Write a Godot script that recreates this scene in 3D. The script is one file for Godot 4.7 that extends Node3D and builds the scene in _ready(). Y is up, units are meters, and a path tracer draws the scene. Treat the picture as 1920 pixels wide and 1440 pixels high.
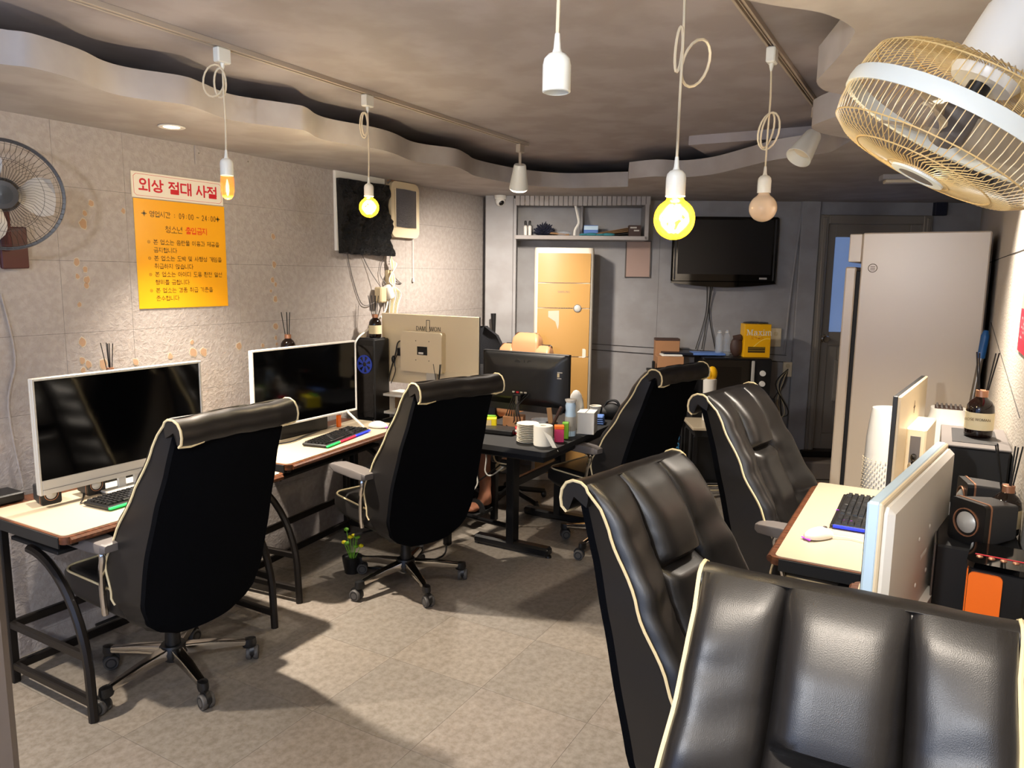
extends Node3D
# A small PC room: desks along the left and right walls, office chairs, pendants and track lights.
# Axes: x to the right along the floor tiles, y up, -z into the room. Metres.

const CEIL := 2.38
const SOFFIT := 2.2
const WALL_L := -3.2
const WALL_R := 0.22
const FRONT := 1.3
const BACK_TURN := 0.4712389   # the back wall stands 27 degrees askew

var M := {}
var used := {}
var rng := RandomNumberGenerator.new()

func _ready():
	rng.seed = 7
	set_view()
	make_materials()
	build_room()
	build_ceiling_fixtures()
	build_left_wall_things()
	build_left_tables()
	build_chairs()
	build_centre_desks()
	build_back_area()
	build_right_side()
	build_fans()
	build_person()

func set_view():
	var cam := Camera3D.new()
	cam.name = "camera"
	cam.fov = 54.432
	cam.near = 0.05
	cam.far = 60.0
	cam.position = Vector3(0, 1.6, 0)
	cam.rotation_order = EULER_ORDER_YXZ
	cam.rotation_degrees = Vector3(-8.334, 29.652, 0.716)
	add_child(cam)
	cam.current = true
	var we := WorldEnvironment.new()
	we.name = "surroundings"
	var e := Environment.new()
	e.background_mode = Environment.BG_COLOR
	e.background_color = Color(0.62, 0.76, 1.0)
	e.background_energy_multiplier = SKY
	e.tonemap_mode = Environment.TONE_MAPPER_LINEAR
	e.tonemap_exposure = EXPO
	e.sdfgi_enabled = true
	e.ssao_enabled = true
	e.ssil_enabled = true
	we.environment = e
	add_child(we)

const SKY := 2.4
const EXPO := 1.22
const WARM := Color(1.0, 0.945, 0.875)

# ---------------------------------------------------------------- mesh builder
class MB:
	var v := PackedVector3Array()
	var t := PackedInt32Array()
	var uv := PackedVector2Array()
	var thr := 0.6

	func tri(a, b, c):
		t.append(a); t.append(b); t.append(c)

	func quad(a, b, c, d):
		tri(a, b, c); tri(a, c, d)

	# turns what was added since the start (a closed piece) so that it winds outwards
	func fix(v0, t0):
		var mid := Vector3.ZERO
		for i in range(v0, v.size()): mid += v[i]
		mid /= max(1, v.size() - v0)
		var vol := 0.0
		for i in range(t0, t.size(), 3):
			vol += (v[t[i]] - mid).dot((v[t[i + 1]] - mid).cross(v[t[i + 2]] - mid))
		if vol < 0.0:
			for i in range(t0, t.size(), 3):
				var k = t[i + 1]; t[i + 1] = t[i + 2]; t[i + 2] = k

	func box(size: Vector3, at := Vector3.ZERO, ch := 0.0, b := Basis.IDENTITY) -> MB:
		var v0 := v.size()
		var t0 := t.size()
		var h := size * 0.5
		if ch <= 0.0:
			for i in 8:
				v.append(at + b * Vector3(h.x if i & 1 else -h.x, h.y if i & 2 else -h.y, h.z if i & 4 else -h.z))
			for f in [[0, 1, 3, 2], [4, 6, 7, 5], [0, 4, 5, 1], [2, 3, 7, 6], [0, 2, 6, 4], [1, 5, 7, 3]]:
				quad(v0 + f[0], v0 + f[1], v0 + f[2], v0 + f[3])
			fix(v0, t0)
			return self
		ch = min(ch, min(h.x, min(h.y, h.z)) * 0.98)
		for i in 8:
			var s := Vector3(1 if i & 1 else -1, 1 if i & 2 else -1, 1 if i & 4 else -1)
			for k in 3:
				var p := h - Vector3(ch, ch, ch)
				p[k] = h[k]
				v.append(at + b * (p * s))
		var ids := func(i, k): return v0 + i * 3 + k
		for k in 3:
			var a := 1 << ((k + 1) % 3)
			var c := 1 << ((k + 2) % 3)
			for s in [0, 1 << k]:
				quad(ids.call(s, k), ids.call(s | a, k), ids.call(s | a | c, k), ids.call(s | c, k)) if s else quad(ids.call(s, k), ids.call(s | c, k), ids.call(s | a | c, k), ids.call(s | a, k))
		for k in 3:
			var a := (k + 1) % 3
			var c := (k + 2) % 3
			for s in 4:
				var base := ((1 << a) if s & 1 else 0) | ((1 << c) if s & 2 else 0)
				var e := base | (1 << k)
				if (s == 0) or (s == 3):
					quad(ids.call(base, a), ids.call(base, c), ids.call(e, c), ids.call(e, a))
				else:
					quad(ids.call(base, c), ids.call(base, a), ids.call(e, a), ids.call(e, c))
		for i in 8:
			var odd := ((i & 1) + ((i >> 1) & 1) + ((i >> 2) & 1)) % 2
			if odd: tri(ids.call(i, 0), ids.call(i, 1), ids.call(i, 2))
			else: tri(ids.call(i, 0), ids.call(i, 2), ids.call(i, 1))
		# orient every triangle away from the middle (the piece is convex)
		for i in range(t0, t.size(), 3):
			var n := (v[t[i + 1]] - v[t[i]]).cross(v[t[i + 2]] - v[t[i]])
			if n.dot(v[t[i]] + v[t[i + 1]] + v[t[i + 2]] - at * 3.0) < 0.0:
				var q = t[i + 1]; t[i + 1] = t[i + 2]; t[i + 2] = q
		return self

	func tube(pts, r, sides := 8, closed := false, squash := 1.0) -> MB:
		var v0 := v.size()
		var t0 := t.size()
		var n: int = pts.size()
		var up := Vector3.ZERO
		for i in n:
			var d: Vector3
			if closed: d = pts[(i + 1) % n] - pts[(i - 1 + n) % n]
			else: d = pts[min(i + 1, n - 1)] - pts[max(i - 1, 0)]
			d = d.normalized()
			if up == Vector3.ZERO:
				up = Vector3.UP if absf(d.y) < 0.9 else Vector3.RIGHT
			up = (up - d * up.dot(d)).normalized()
			var side := d.cross(up)
			var rr: float = r[i] if r is Array or r is PackedFloat32Array else r
			for k in sides:
				var a := TAU * (k + 0.5) / sides
				v.append(pts[i] + up * cos(a) * rr * squash + side * sin(a) * rr)
		var m := n if closed else n - 1
		for i in m:
			var j := (i + 1) % n
			for k in sides:
				var k2 := (k + 1) % sides
				quad(v0 + i * sides + k, v0 + i * sides + k2, v0 + j * sides + k2, v0 + j * sides + k)
		if not closed:
			var c0 := v.size()
			v.append(pts[0]); v.append(pts[n - 1])
			for k in sides:
				var k2 := (k + 1) % sides
				tri(c0, v0 + k2, v0 + k)
				tri(c0 + 1, v0 + (n - 1) * sides + k, v0 + (n - 1) * sides + k2)
		fix(v0, t0)
		return self

	func bar(a: Vector3, b: Vector3, r: float, sides := 8) -> MB:
		return tube([a, b], r, sides)

	# profile of Vector2(radius, height); radius 0 at an end closes it
	func lathe(prof, segs := 24, xf := Transform3D.IDENTITY, sx := 1.0, sz := 1.0) -> MB:
		var v0 := v.size()
		var t0 := t.size()
		var n: int = prof.size()
		for p in prof:
			for k in segs:
				var a := TAU * k / segs
				v.append(xf * Vector3(cos(a) * p.x * sx, p.y, sin(a) * p.x * sz))
		for i in n - 1:
			for k in segs:
				var k2 := (k + 1) % segs
				quad(v0 + i * segs + k, v0 + i * segs + k2, v0 + (i + 1) * segs + k2, v0 + (i + 1) * segs + k)
		for e in [0, n - 1]:
			if prof[e].x > 0.0 and prof[0] != prof[n - 1]:
				var c := v.size()
				v.append(xf * Vector3(0, prof[e].y, 0))
				for k in segs:
					var k2 := (k + 1) % segs
					if e == 0: tri(c, v0 + k2, v0 + k)
					else: tri(c, v0 + e * segs + k, v0 + e * segs + k2)
		fix(v0, t0)
		return self

	func ball(at: Vector3, r: Vector3, nu := 16, nv := 10, b := Basis.IDENTITY) -> MB:
		var prof := []
		for i in nv + 1:
			var a := PI * i / nv
			prof.append(Vector2(max(sin(a), 0.0001), -cos(a)))
		return lathe(prof, nu, Transform3D(b * Basis.from_scale(r), at))

	# a flat outline (xy) given thickness along z, from 0 to depth
	func prism(poly: PackedVector2Array, depth: float, xf := Transform3D.IDENTITY) -> MB:
		var v0 := v.size()
		var t0 := t.size()
		var n := poly.size()
		for z in [0.0, depth]:
			for p in poly: v.append(xf * Vector3(p.x, p.y, z))
		var ix := Geometry2D.triangulate_polygon(poly)
		var cw := Geometry2D.is_polygon_clockwise(poly)
		for i in range(0, ix.size(), 3):
			var a := poly[ix[i]]; var b := poly[ix[i + 1]]; var c := poly[ix[i + 2]]
			var ccw := (b - a).cross(c - a) > 0.0
			if ccw:
				tri(v0 + n + ix[i], v0 + n + ix[i + 1], v0 + n + ix[i + 2]); tri(v0 + ix[i], v0 + ix[i + 2], v0 + ix[i + 1])
			else:
				tri(v0 + n + ix[i], v0 + n + ix[i + 2], v0 + n + ix[i + 1]); tri(v0 + ix[i], v0 + ix[i + 1], v0 + ix[i + 2])
		for i in n:
			var j := (i + 1) % n
			if not cw_of(poly): quad(v0 + i, v0 + j, v0 + n + j, v0 + n + i)
			else: quad(v0 + j, v0 + i, v0 + n + i, v0 + n + j)
		fix(v0, t0)
		return self

	static func cw_of(poly):
		var s := 0.0
		for i in poly.size(): s += poly[i].cross(poly[(i + 1) % poly.size()])
		return s < 0.0

	# rows of equally many points joined to a skin; wrap joins last column to first, caps close the ends
	func skin(rows, wrap := true, caps := true) -> MB:
		var v0 := v.size()
		var t0 := t.size()
		var m: int = rows[0].size()
		for r in rows:
			for p in r: v.append(p)
		for i in rows.size() - 1:
			for k in (m if wrap else m - 1):
				var k2 := (k + 1) % m
				quad(v0 + i * m + k, v0 + i * m + k2, v0 + (i + 1) * m + k2, v0 + (i + 1) * m + k)
		if caps and wrap:
			for e in [0, rows.size() - 1]:
				var c := v.size()
				var mid := Vector3.ZERO
				for p in rows[e]: mid += p
				v.append(mid / m)
				for k in m:
					var k2 := (k + 1) % m
					if e == 0: tri(c, v0 + k2, v0 + k)
					else: tri(c, v0 + e * m + k, v0 + e * m + k2)
			fix(v0, t0)
		return self

	func mesh(angle := 38.0) -> ArrayMesh:
		var nt := t.size() / 3
		var fn := PackedVector3Array(); fn.resize(nt)
		var at := []; at.resize(v.size())
		for i in nt:
			var n := (v[t[i * 3 + 1]] - v[t[i * 3]]).cross(v[t[i * 3 + 2]] - v[t[i * 3]])
			fn[i] = n
			for k in 3:
				var id := t[i * 3 + k]
				if at[id] == null: at[id] = PackedInt32Array([i])
				else: at[id].append(i)
		var lim := cos(deg_to_rad(angle))
		var ov := PackedVector3Array(); var on := PackedVector3Array(); var ou := PackedVector2Array()
		var has := uv.size() == v.size()
		for i in nt:
			var own := fn[i].normalized()
			for k in [0, 2, 1]:
				var id := t[i * 3 + k]
				var s := Vector3.ZERO
				for j in at[id]:
					var len := fn[j].length()
					if len > 1e-14 and fn[j].dot(own) / len > lim: s += fn[j]
				ov.append(v[id])
				on.append(s.normalized() if s.length() > 1e-14 else own)
				if has: ou.append(uv[id])
		var arr := []
		arr.resize(Mesh.ARRAY_MAX)
		arr[Mesh.ARRAY_VERTEX] = ov
		arr[Mesh.ARRAY_NORMAL] = on
		if has: arr[Mesh.ARRAY_TEX_UV] = ou
		var am := ArrayMesh.new()
		am.add_surface_from_arrays(Mesh.PRIMITIVE_TRIANGLES, arr)
		return am

# ---------------------------------------------------------------- node helpers
func numbered(called: String) -> String:
	if not used.has(called):
		used[called] = 0
		return called
	used[called] += 1
	return "%s_%03d" % [called, used[called]]

func thing(called, label, category, at := Vector3.ZERO, turn := 0.0, group := "") -> Node3D:
	var o := Node3D.new()
	o.name = numbered(called)
	add_child(o)
	o.position = at
	o.rotation.y = turn
	tag(o, label, category, group)
	return o

func tag(o, label, category, group := ""):
	o.set_meta("label", label)
	o.set_meta("category", category)
	if group: o.set_meta("group", group)
	return o

func part(parent, called, shape, m, at := Vector3.ZERO, angle := 38.0) -> MeshInstance3D:
	var o := MeshInstance3D.new()
	o.name = called
	o.mesh = shape.mesh(angle) if shape is MB else shape
	o.material_override = M[m] if m is String else m
	o.position = at
	parent.add_child(o, true)
	return o

# a thing that is one mesh
func single(called, shape, m, label, category, at := Vector3.ZERO, turn := 0.0, group := "", angle := 38.0):
	var o := MeshInstance3D.new()
	o.name = numbered(called)
	o.mesh = shape.mesh(angle) if shape is MB else shape
	o.material_override = M[m] if m is String else m
	add_child(o)
	o.position = at
	o.rotation.y = turn
	tag(o, label, category, group)
	return o

func struct(called, label := "") -> Node3D:
	var o := Node3D.new()
	o.name = called
	add_child(o)
	o.set_meta("kind", "structure")
	if label: o.set_meta("label", label)
	return o

func spline(pts, per := 6, closed := false) -> Array:
	var out := []
	var n: int = pts.size()
	for i in (n if closed else n - 1):
		var p0 = pts[(i - 1 + n) % n] if closed else pts[max(i - 1, 0)]
		var p1 = pts[i]
		var p2 = pts[(i + 1) % n]
		var p3 = pts[(i + 2) % n] if closed else pts[min(i + 2, n - 1)]
		for k in per:
			out.append(p1.cubic_interpolate(p2, p0, p3, float(k) / per))
	if not closed: out.append(pts[n - 1])
	return out

func cable(pts, r := 0.0025, sides := 6, per := 6) -> MB:
	return MB.new().tube(spline(pts, per), r, sides)

func face_to(dir: Vector3, up := Vector3.UP) -> Basis:   # local +z looks along dir
	return Basis.looking_at(-dir, up)

# flat card with print: faces +z, centred
func card(w, h) -> MB:
	var m := MB.new()
	for p in [[-1, -1], [1, -1], [1, 1], [-1, 1]]:
		m.v.append(Vector3(p[0] * w * 0.5, p[1] * h * 0.5, 0))
		m.uv.append(Vector2(p[0] * 0.5 + 0.5, 0.5 - p[1] * 0.5))
	m.quad(0, 1, 2, 3)
	return m

func letters(text, size, depth := 0.001, font := "Droid Sans") -> TextMesh:
	var f := SystemFont.new()
	f.font_names = PackedStringArray([font])
	var t := TextMesh.new()
	t.font = f
	t.text = text
	t.font_size = 32
	t.pixel_size = size / 32.0
	t.depth = depth
	return t

func text_part(parent, called, text, size, m, at, b := Basis.IDENTITY, font := "Droid Sans"):
	var o := part(parent, called, letters(text, size, 0.0006, font), m, at)
	o.basis = b
	return o

func rounded(w, h, r, n := 5) -> PackedVector2Array:
	var p := PackedVector2Array()
	for c in [[1, 1, 0], [-1, 1, 1], [-1, -1, 2], [1, -1, 3]]:
		for i in n + 1:
			var a: float = (c[2] + float(i) / n) * PI / 2
			p.append(Vector2(c[0] * (w / 2 - r) + cos(a) * r, c[1] * (h / 2 - r) + sin(a) * r))
	return p

# ---------------------------------------------------------------- materials
func noise_tex(kind, freq, octaves, size := 512, ramp = null, seed_ := 1, warp := 0.0, gain := 0.5) -> NoiseTexture2D:
	var n := FastNoiseLite.new()
	n.noise_type = kind
	n.frequency = freq
	n.fractal_octaves = octaves
	n.fractal_gain = gain
	n.seed = seed_
	if warp > 0.0:
		n.domain_warp_enabled = true
		n.domain_warp_amplitude = warp
		n.domain_warp_frequency = freq * 1.5
	var t := NoiseTexture2D.new()
	t.width = size
	t.height = size
	t.seamless = true
	t.noise = n
	if ramp: t.color_ramp = ramp
	return t

func ramp(cols, offs) -> Gradient:
	var g := Gradient.new()
	g.colors = PackedColorArray(cols)
	g.offsets = PackedFloat32Array(offs)
	return g

func mat(called, c: Color, rough := 0.6, metal := 0.0, more := {}) -> StandardMaterial3D:
	var m := StandardMaterial3D.new()
	m.resource_name = called
	m.albedo_color = c
	m.roughness = rough
	m.metallic = metal
	for k in more: m.set(k, more[k])
	M[called] = m
	return m

func bump(m, tex, cm, scale, world := false):
	m.heightmap_enabled = true
	m.heightmap_texture = tex
	m.heightmap_scale = cm
	m.uv1_triplanar = true
	m.uv1_world_triplanar = world
	m.uv1_scale = Vector3.ONE * scale
	return m

func make_materials():
	var S := FastNoiseLite.TYPE_SIMPLEX_SMOOTH
	var Ce := FastNoiseLite.TYPE_CELLULAR
	var wrinkle := noise_tex(S, 0.012, 5, 1024, null, 11, 60.0, 0.55)
	var ridges := noise_tex(S, 0.010, 4, 1024, null, 17, 45.0, 0.6)
	ridges.noise.fractal_type = FastNoiseLite.FRACTAL_RIDGED
	var grain := noise_tex(S, 0.05, 4, 512, null, 5)
	var pores := noise_tex(Ce, 0.09, 2, 512, null, 9)
	var pebble := noise_tex(Ce, 0.05, 1, 512, null, 21)
	var blot := noise_tex(S, 0.008, 6, 1024, ramp([Color(0.84, 0.82, 0.79), Color(0.93, 0.92, 0.90), Color(1, 1, 0.99)], [0.2, 0.5, 0.85]), 3, 20.0, 0.7)
	var faint := noise_tex(S, 0.006, 5, 1024, ramp([Color(0.93, 0.92, 0.91), Color(1, 1, 1)], [0.3, 0.7]), 8)
	for i in 4:
		var f := mat("floor_tile_%d" % i, [Color(0.51, 0.48, 0.45), Color(0.495, 0.47, 0.44), Color(0.52, 0.49, 0.455), Color(0.505, 0.48, 0.45)][i], 0.5)
		f.albedo_texture = blot
		bump(f, grain, 0.006, 2.9, true)
		f.uv1_offset = Vector3(i * 0.31, i * 0.17, i * 0.57)
	mat("grout", Color(0.24, 0.22, 0.2), 0.9)
	var w := mat("wall_textured", Color(0.65, 0.62, 0.60), 0.8)
	w.albedo_texture = noise_tex(S, 0.02, 5, 512, ramp([Color(0.95, 0.945, 0.94), Color(1, 1, 1)], [0.3, 0.7]), 28)
	bump(w, ridges, 0.22, 2.3, true)
	w = mat("wall_smooth", Color(0.60, 0.595, 0.60), 0.6)
	w.albedo_texture = faint
	w.uv1_triplanar = true; w.uv1_world_triplanar = true; w.uv1_scale = Vector3.ONE * 0.7
	w = mat("wall_side", Color(0.74, 0.71, 0.67), 0.75)
	bump(w, pebble, 0.15, 5.0, true)
	w = mat("ceiling_paint", Color(0.60, 0.575, 0.58), 0.75)
	w.albedo_texture = faint
	w.uv1_triplanar = true; w.uv1_world_triplanar = true; w.uv1_scale = Vector3.ONE * 0.5
	w = mat("soffit_paint", Color(0.655, 0.635, 0.625), 0.75)
	w.albedo_texture = faint
	w.uv1_triplanar = true; w.uv1_world_triplanar = true; w.uv1_scale = Vector3.ONE * 0.5
	mat("seam_dark", Color(0.2, 0.19, 0.19), 0.9)
	mat("navy_paint", Color(0.10, 0.11, 0.18), 0.6)
	mat("torn_card", Color(0.66, 0.54, 0.43), 0.9)
	mat("torn_edge", Color(0.72, 0.68, 0.61), 0.9)
	var l := mat("leather", Color(0.095, 0.087, 0.083), 0.38, 0.0, {"metallic_specular": 0.5})
	bump(l, pores, 0.02, 13.0)
	l = mat("leather_brown", Color(0.15, 0.13, 0.12), 0.4)
	bump(l, pores, 0.07, 7.0)
	l = mat("leather_beige", Color(0.72, 0.53, 0.38), 0.45)
	bump(l, pores, 0.06, 7.0)
	var fb := mat("fabric_back", Color(0.028, 0.032, 0.045), 0.95, 0.0, {"metallic_specular": 0.15})
	bump(fb, grain, 0.06, 14.0)
	fb = mat("fabric_mesh", Color(0.06, 0.07, 0.10), 0.85)
	bump(fb, noise_tex(Ce, 0.12, 1, 256, null, 4), 0.3, 9.0)
	mat("piping", Color(0.86, 0.79, 0.62), 0.5)
	mat("chrome", Color(0.80, 0.78, 0.75), 0.12, 1.0)
	mat("steel", Color(0.55, 0.53, 0.5), 0.32, 1.0)
	mat("black_plastic", Color(0.045, 0.045, 0.05), 0.42)
	mat("black_matte", Color(0.035, 0.035, 0.04), 0.7)
	mat("black_gloss", Color(0.012, 0.012, 0.015), 0.06, 0.0, {"metallic_specular": 0.6})
	mat("screen_black", Color(0.008, 0.008, 0.011), 0.08)
	mat("tv_black", Color(0.07, 0.07, 0.075), 0.32)
	mat("grey_plastic", Color(0.38, 0.36, 0.35), 0.5)
	mat("dark_grey", Color(0.16, 0.16, 0.165), 0.5)
	mat("tyre_grey", Color(0.28, 0.27, 0.26), 0.6)
	mat("black_steel", Color(0.05, 0.05, 0.058), 0.4, 0.3)
	mat("bronze_steel", Color(0.13, 0.115, 0.105), 0.35, 0.5)
	w = mat("desk_white", Color(0.72, 0.665, 0.57), 0.35)
	w = mat("desk_brown", Color(0.40, 0.235, 0.14), 0.4)
	w.albedo_texture = noise_tex(S, 0.02, 4, 512, ramp([Color(0.7, 0.68, 0.66), Color(1, 1, 1)], [0.3, 0.7]), 31)
	w.uv1_triplanar = true
	w.uv1_scale = Vector3(6, 6, 0.7)
	mat("white_plastic", Color(0.88, 0.87, 0.84), 0.35)
	mat("white_matte", Color(0.86, 0.85, 0.82), 0.7)
	mat("cream_plastic", Color(0.86, 0.80, 0.68), 0.4)
	mat("ivory_plastic", Color(0.80, 0.73, 0.58), 0.45)
	mat("silver_plastic", Color(0.72, 0.71, 0.68), 0.35, 0.2)
	mat("blue_white", Color(0.74, 0.84, 0.92), 0.3)
	mat("rim_white", Color(0.86, 0.88, 0.86), 0.3)
	mat("jamb_brown", Color(0.30, 0.27, 0.255), 0.5)
	mat("socket_white", Color(0.90, 0.90, 0.86), 0.3)
	mat("cord_white", Color(0.84, 0.79, 0.68), 0.5)
	mat("cord_black", Color(0.03, 0.03, 0.035), 0.5)
	mat("track_white", Color(0.66, 0.61, 0.55), 0.45)
	mat("ac_cream", Color(0.70, 0.54, 0.31), 0.28)
	mat("ac_body", Color(0.84, 0.81, 0.75), 0.35)
	mat("fridge_white", Color(0.80, 0.74, 0.66), 0.3)
	mat("fridge_gap", Color(0.03, 0.03, 0.03), 0.7)
	mat("door_steel", Color(0.55, 0.52, 0.48), 0.35, 0.2)
	mat("step_stone", Color(0.46, 0.42, 0.38), 0.8)
	mat("amber_glass", Color(0.075, 0.03, 0.018), 0.08)
	mat("paper_label", Color(0.84, 0.78, 0.62), 0.7)
	mat("copper", Color(0.70, 0.50, 0.38), 0.35, 0.7)
	mat("ink", Color(0.08, 0.075, 0.07), 0.7)
	mat("ink_brown", Color(0.30, 0.22, 0.12), 0.7)
	mat("red_ink", Color(0.80, 0.10, 0.16), 0.6)
	mat("cardboard", Color(0.62, 0.45, 0.31), 0.85)
	mat("yellow_card", Color(0.93, 0.70, 0.04), 0.4)
	mat("yellow_bright", Color(0.95, 0.88, 0.12), 0.5)
	mat("orange_plastic", Color(0.92, 0.42, 0.08), 0.45)
	mat("pink_card", Color(0.80, 0.20, 0.42), 0.5)
	mat("green_card", Color(0.42, 0.66, 0.15), 0.5)
	mat("blue_soft", Color(0.34, 0.48, 0.74), 0.7)
	mat("blue_grip", Color(0.05, 0.32, 0.55), 0.45)
	mat("teal", Color(0.24, 0.52, 0.56), 0.7)
	mat("pink_soft", Color(0.86, 0.55, 0.52), 0.4)
	mat("tissue", Color(0.88, 0.86, 0.80), 0.9)
	mat("kraft", Color(0.55, 0.42, 0.28), 0.8)
	mat("brown_pack", Color(0.24, 0.16, 0.13), 0.6)
	mat("blue_box", Color(0.02, 0.06, 0.13), 0.45)
	mat("label_blue", Color(0.20, 0.48, 0.66), 0.5)
	mat("skin", Color(0.70, 0.47, 0.36), 0.55, 0.0, {"subsurf_scatter_enabled": true, "subsurf_scatter_strength": 0.1})
	mat("shirt", Color(0.05, 0.05, 0.06), 0.9)
	mat("hair", Color(0.03, 0.025, 0.022), 0.6)
	mat("fan_wire", Color(0.82, 0.70, 0.47), 0.35)
	mat("fan_dark", Color(0.10, 0.07, 0.06), 0.4)
	mat("foil", Color(0.50, 0.50, 0.52), 0.2, 1.0)
	M["foil"].heightmap_enabled = true
	bump(M["foil"], wrinkle, 1.2, 7.0)
	w = mat("black_sheet", Color(0.035, 0.036, 0.045), 0.5)
	bump(w, wrinkle, 2.2, 5.0)
	mat("clear_plastic", Color(0.85, 0.9, 0.95, 0.18), 0.08, 0.0, {"transparency": BaseMaterial3D.TRANSPARENCY_ALPHA})
	mat("smoke_plastic", Color(0.20, 0.20, 0.22, 0.45), 0.1, 0.0, {"transparency": BaseMaterial3D.TRANSPARENCY_ALPHA})
	mat("pane", Color(0.9, 0.95, 1.0, 0.05), 0.02, 0.0, {"transparency": BaseMaterial3D.TRANSPARENCY_ALPHA})
	mat("frosted", Color(0.62, 0.70, 0.82, 0.72), 0.6, 0.0, {"transparency": BaseMaterial3D.TRANSPARENCY_ALPHA})
	mat("fan_silver", Color(0.70, 0.68, 0.65), 0.4)
	mat("maroon", Color(0.26, 0.06, 0.06), 0.5)
	mat("blade", Color(0.72, 0.66, 0.56, 0.5), 0.25, 0.0, {"transparency": BaseMaterial3D.TRANSPARENCY_ALPHA})
	mat("yellow_glass", Color(1.0, 0.78, 0.06, 0.42), 0.05, 0.0, {"transparency": BaseMaterial3D.TRANSPARENCY_ALPHA})
	mat("amber_clear", Color(0.95, 0.58, 0.18, 0.45), 0.05, 0.0, {"transparency": BaseMaterial3D.TRANSPARENCY_ALPHA})
	mat("milk_glass", Color(0.86, 0.76, 0.64), 0.12)
	glow("glow_globe", Color(1.0, 0.90, 0.45), 9.0)
	glow("glow_core", Color(1.0, 0.90, 0.62), 3.0)
	glow("glow_white", Color(0.94, 0.97, 1.0), 6.0)
	glow("glow_lamp", Color(1.0, 0.93, 0.80), 6.0)
	glow("led_green", Color(0.05, 0.85, 0.35), 0.5)
	glow("led_red", Color(0.90, 0.10, 0.25), 0.5)
	glow("led_blue", Color(0.10, 0.20, 1.0), 0.8)
	glow("led_violet", Color(0.70, 0.15, 0.85), 0.6)
	glow("led_pc", Color(0.16, 0.24, 0.60), 0.25)

func glow(called, c, e):
	mat(called, c, 0.4, 0.0, {"emission_enabled": true, "emission": c, "emission_energy_multiplier": e})

# ---------------------------------------------------------------- room
func bw(s: float, out: float, y: float) -> Vector3:   # a point by its place along the back wall and its distance from it
	return Vector3(WALL_L, y, -5.3) + Vector3(cos(BACK_TURN), 0, -sin(BACK_TURN)) * s + Vector3(sin(BACK_TURN), 0, cos(BACK_TURN)) * out

func box_part(parent, called, lo: Vector3, hi: Vector3, m, ch := 0.0):
	return part(parent, called, MB.new().box(hi - lo, (lo + hi) * 0.5, ch), m)

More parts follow.
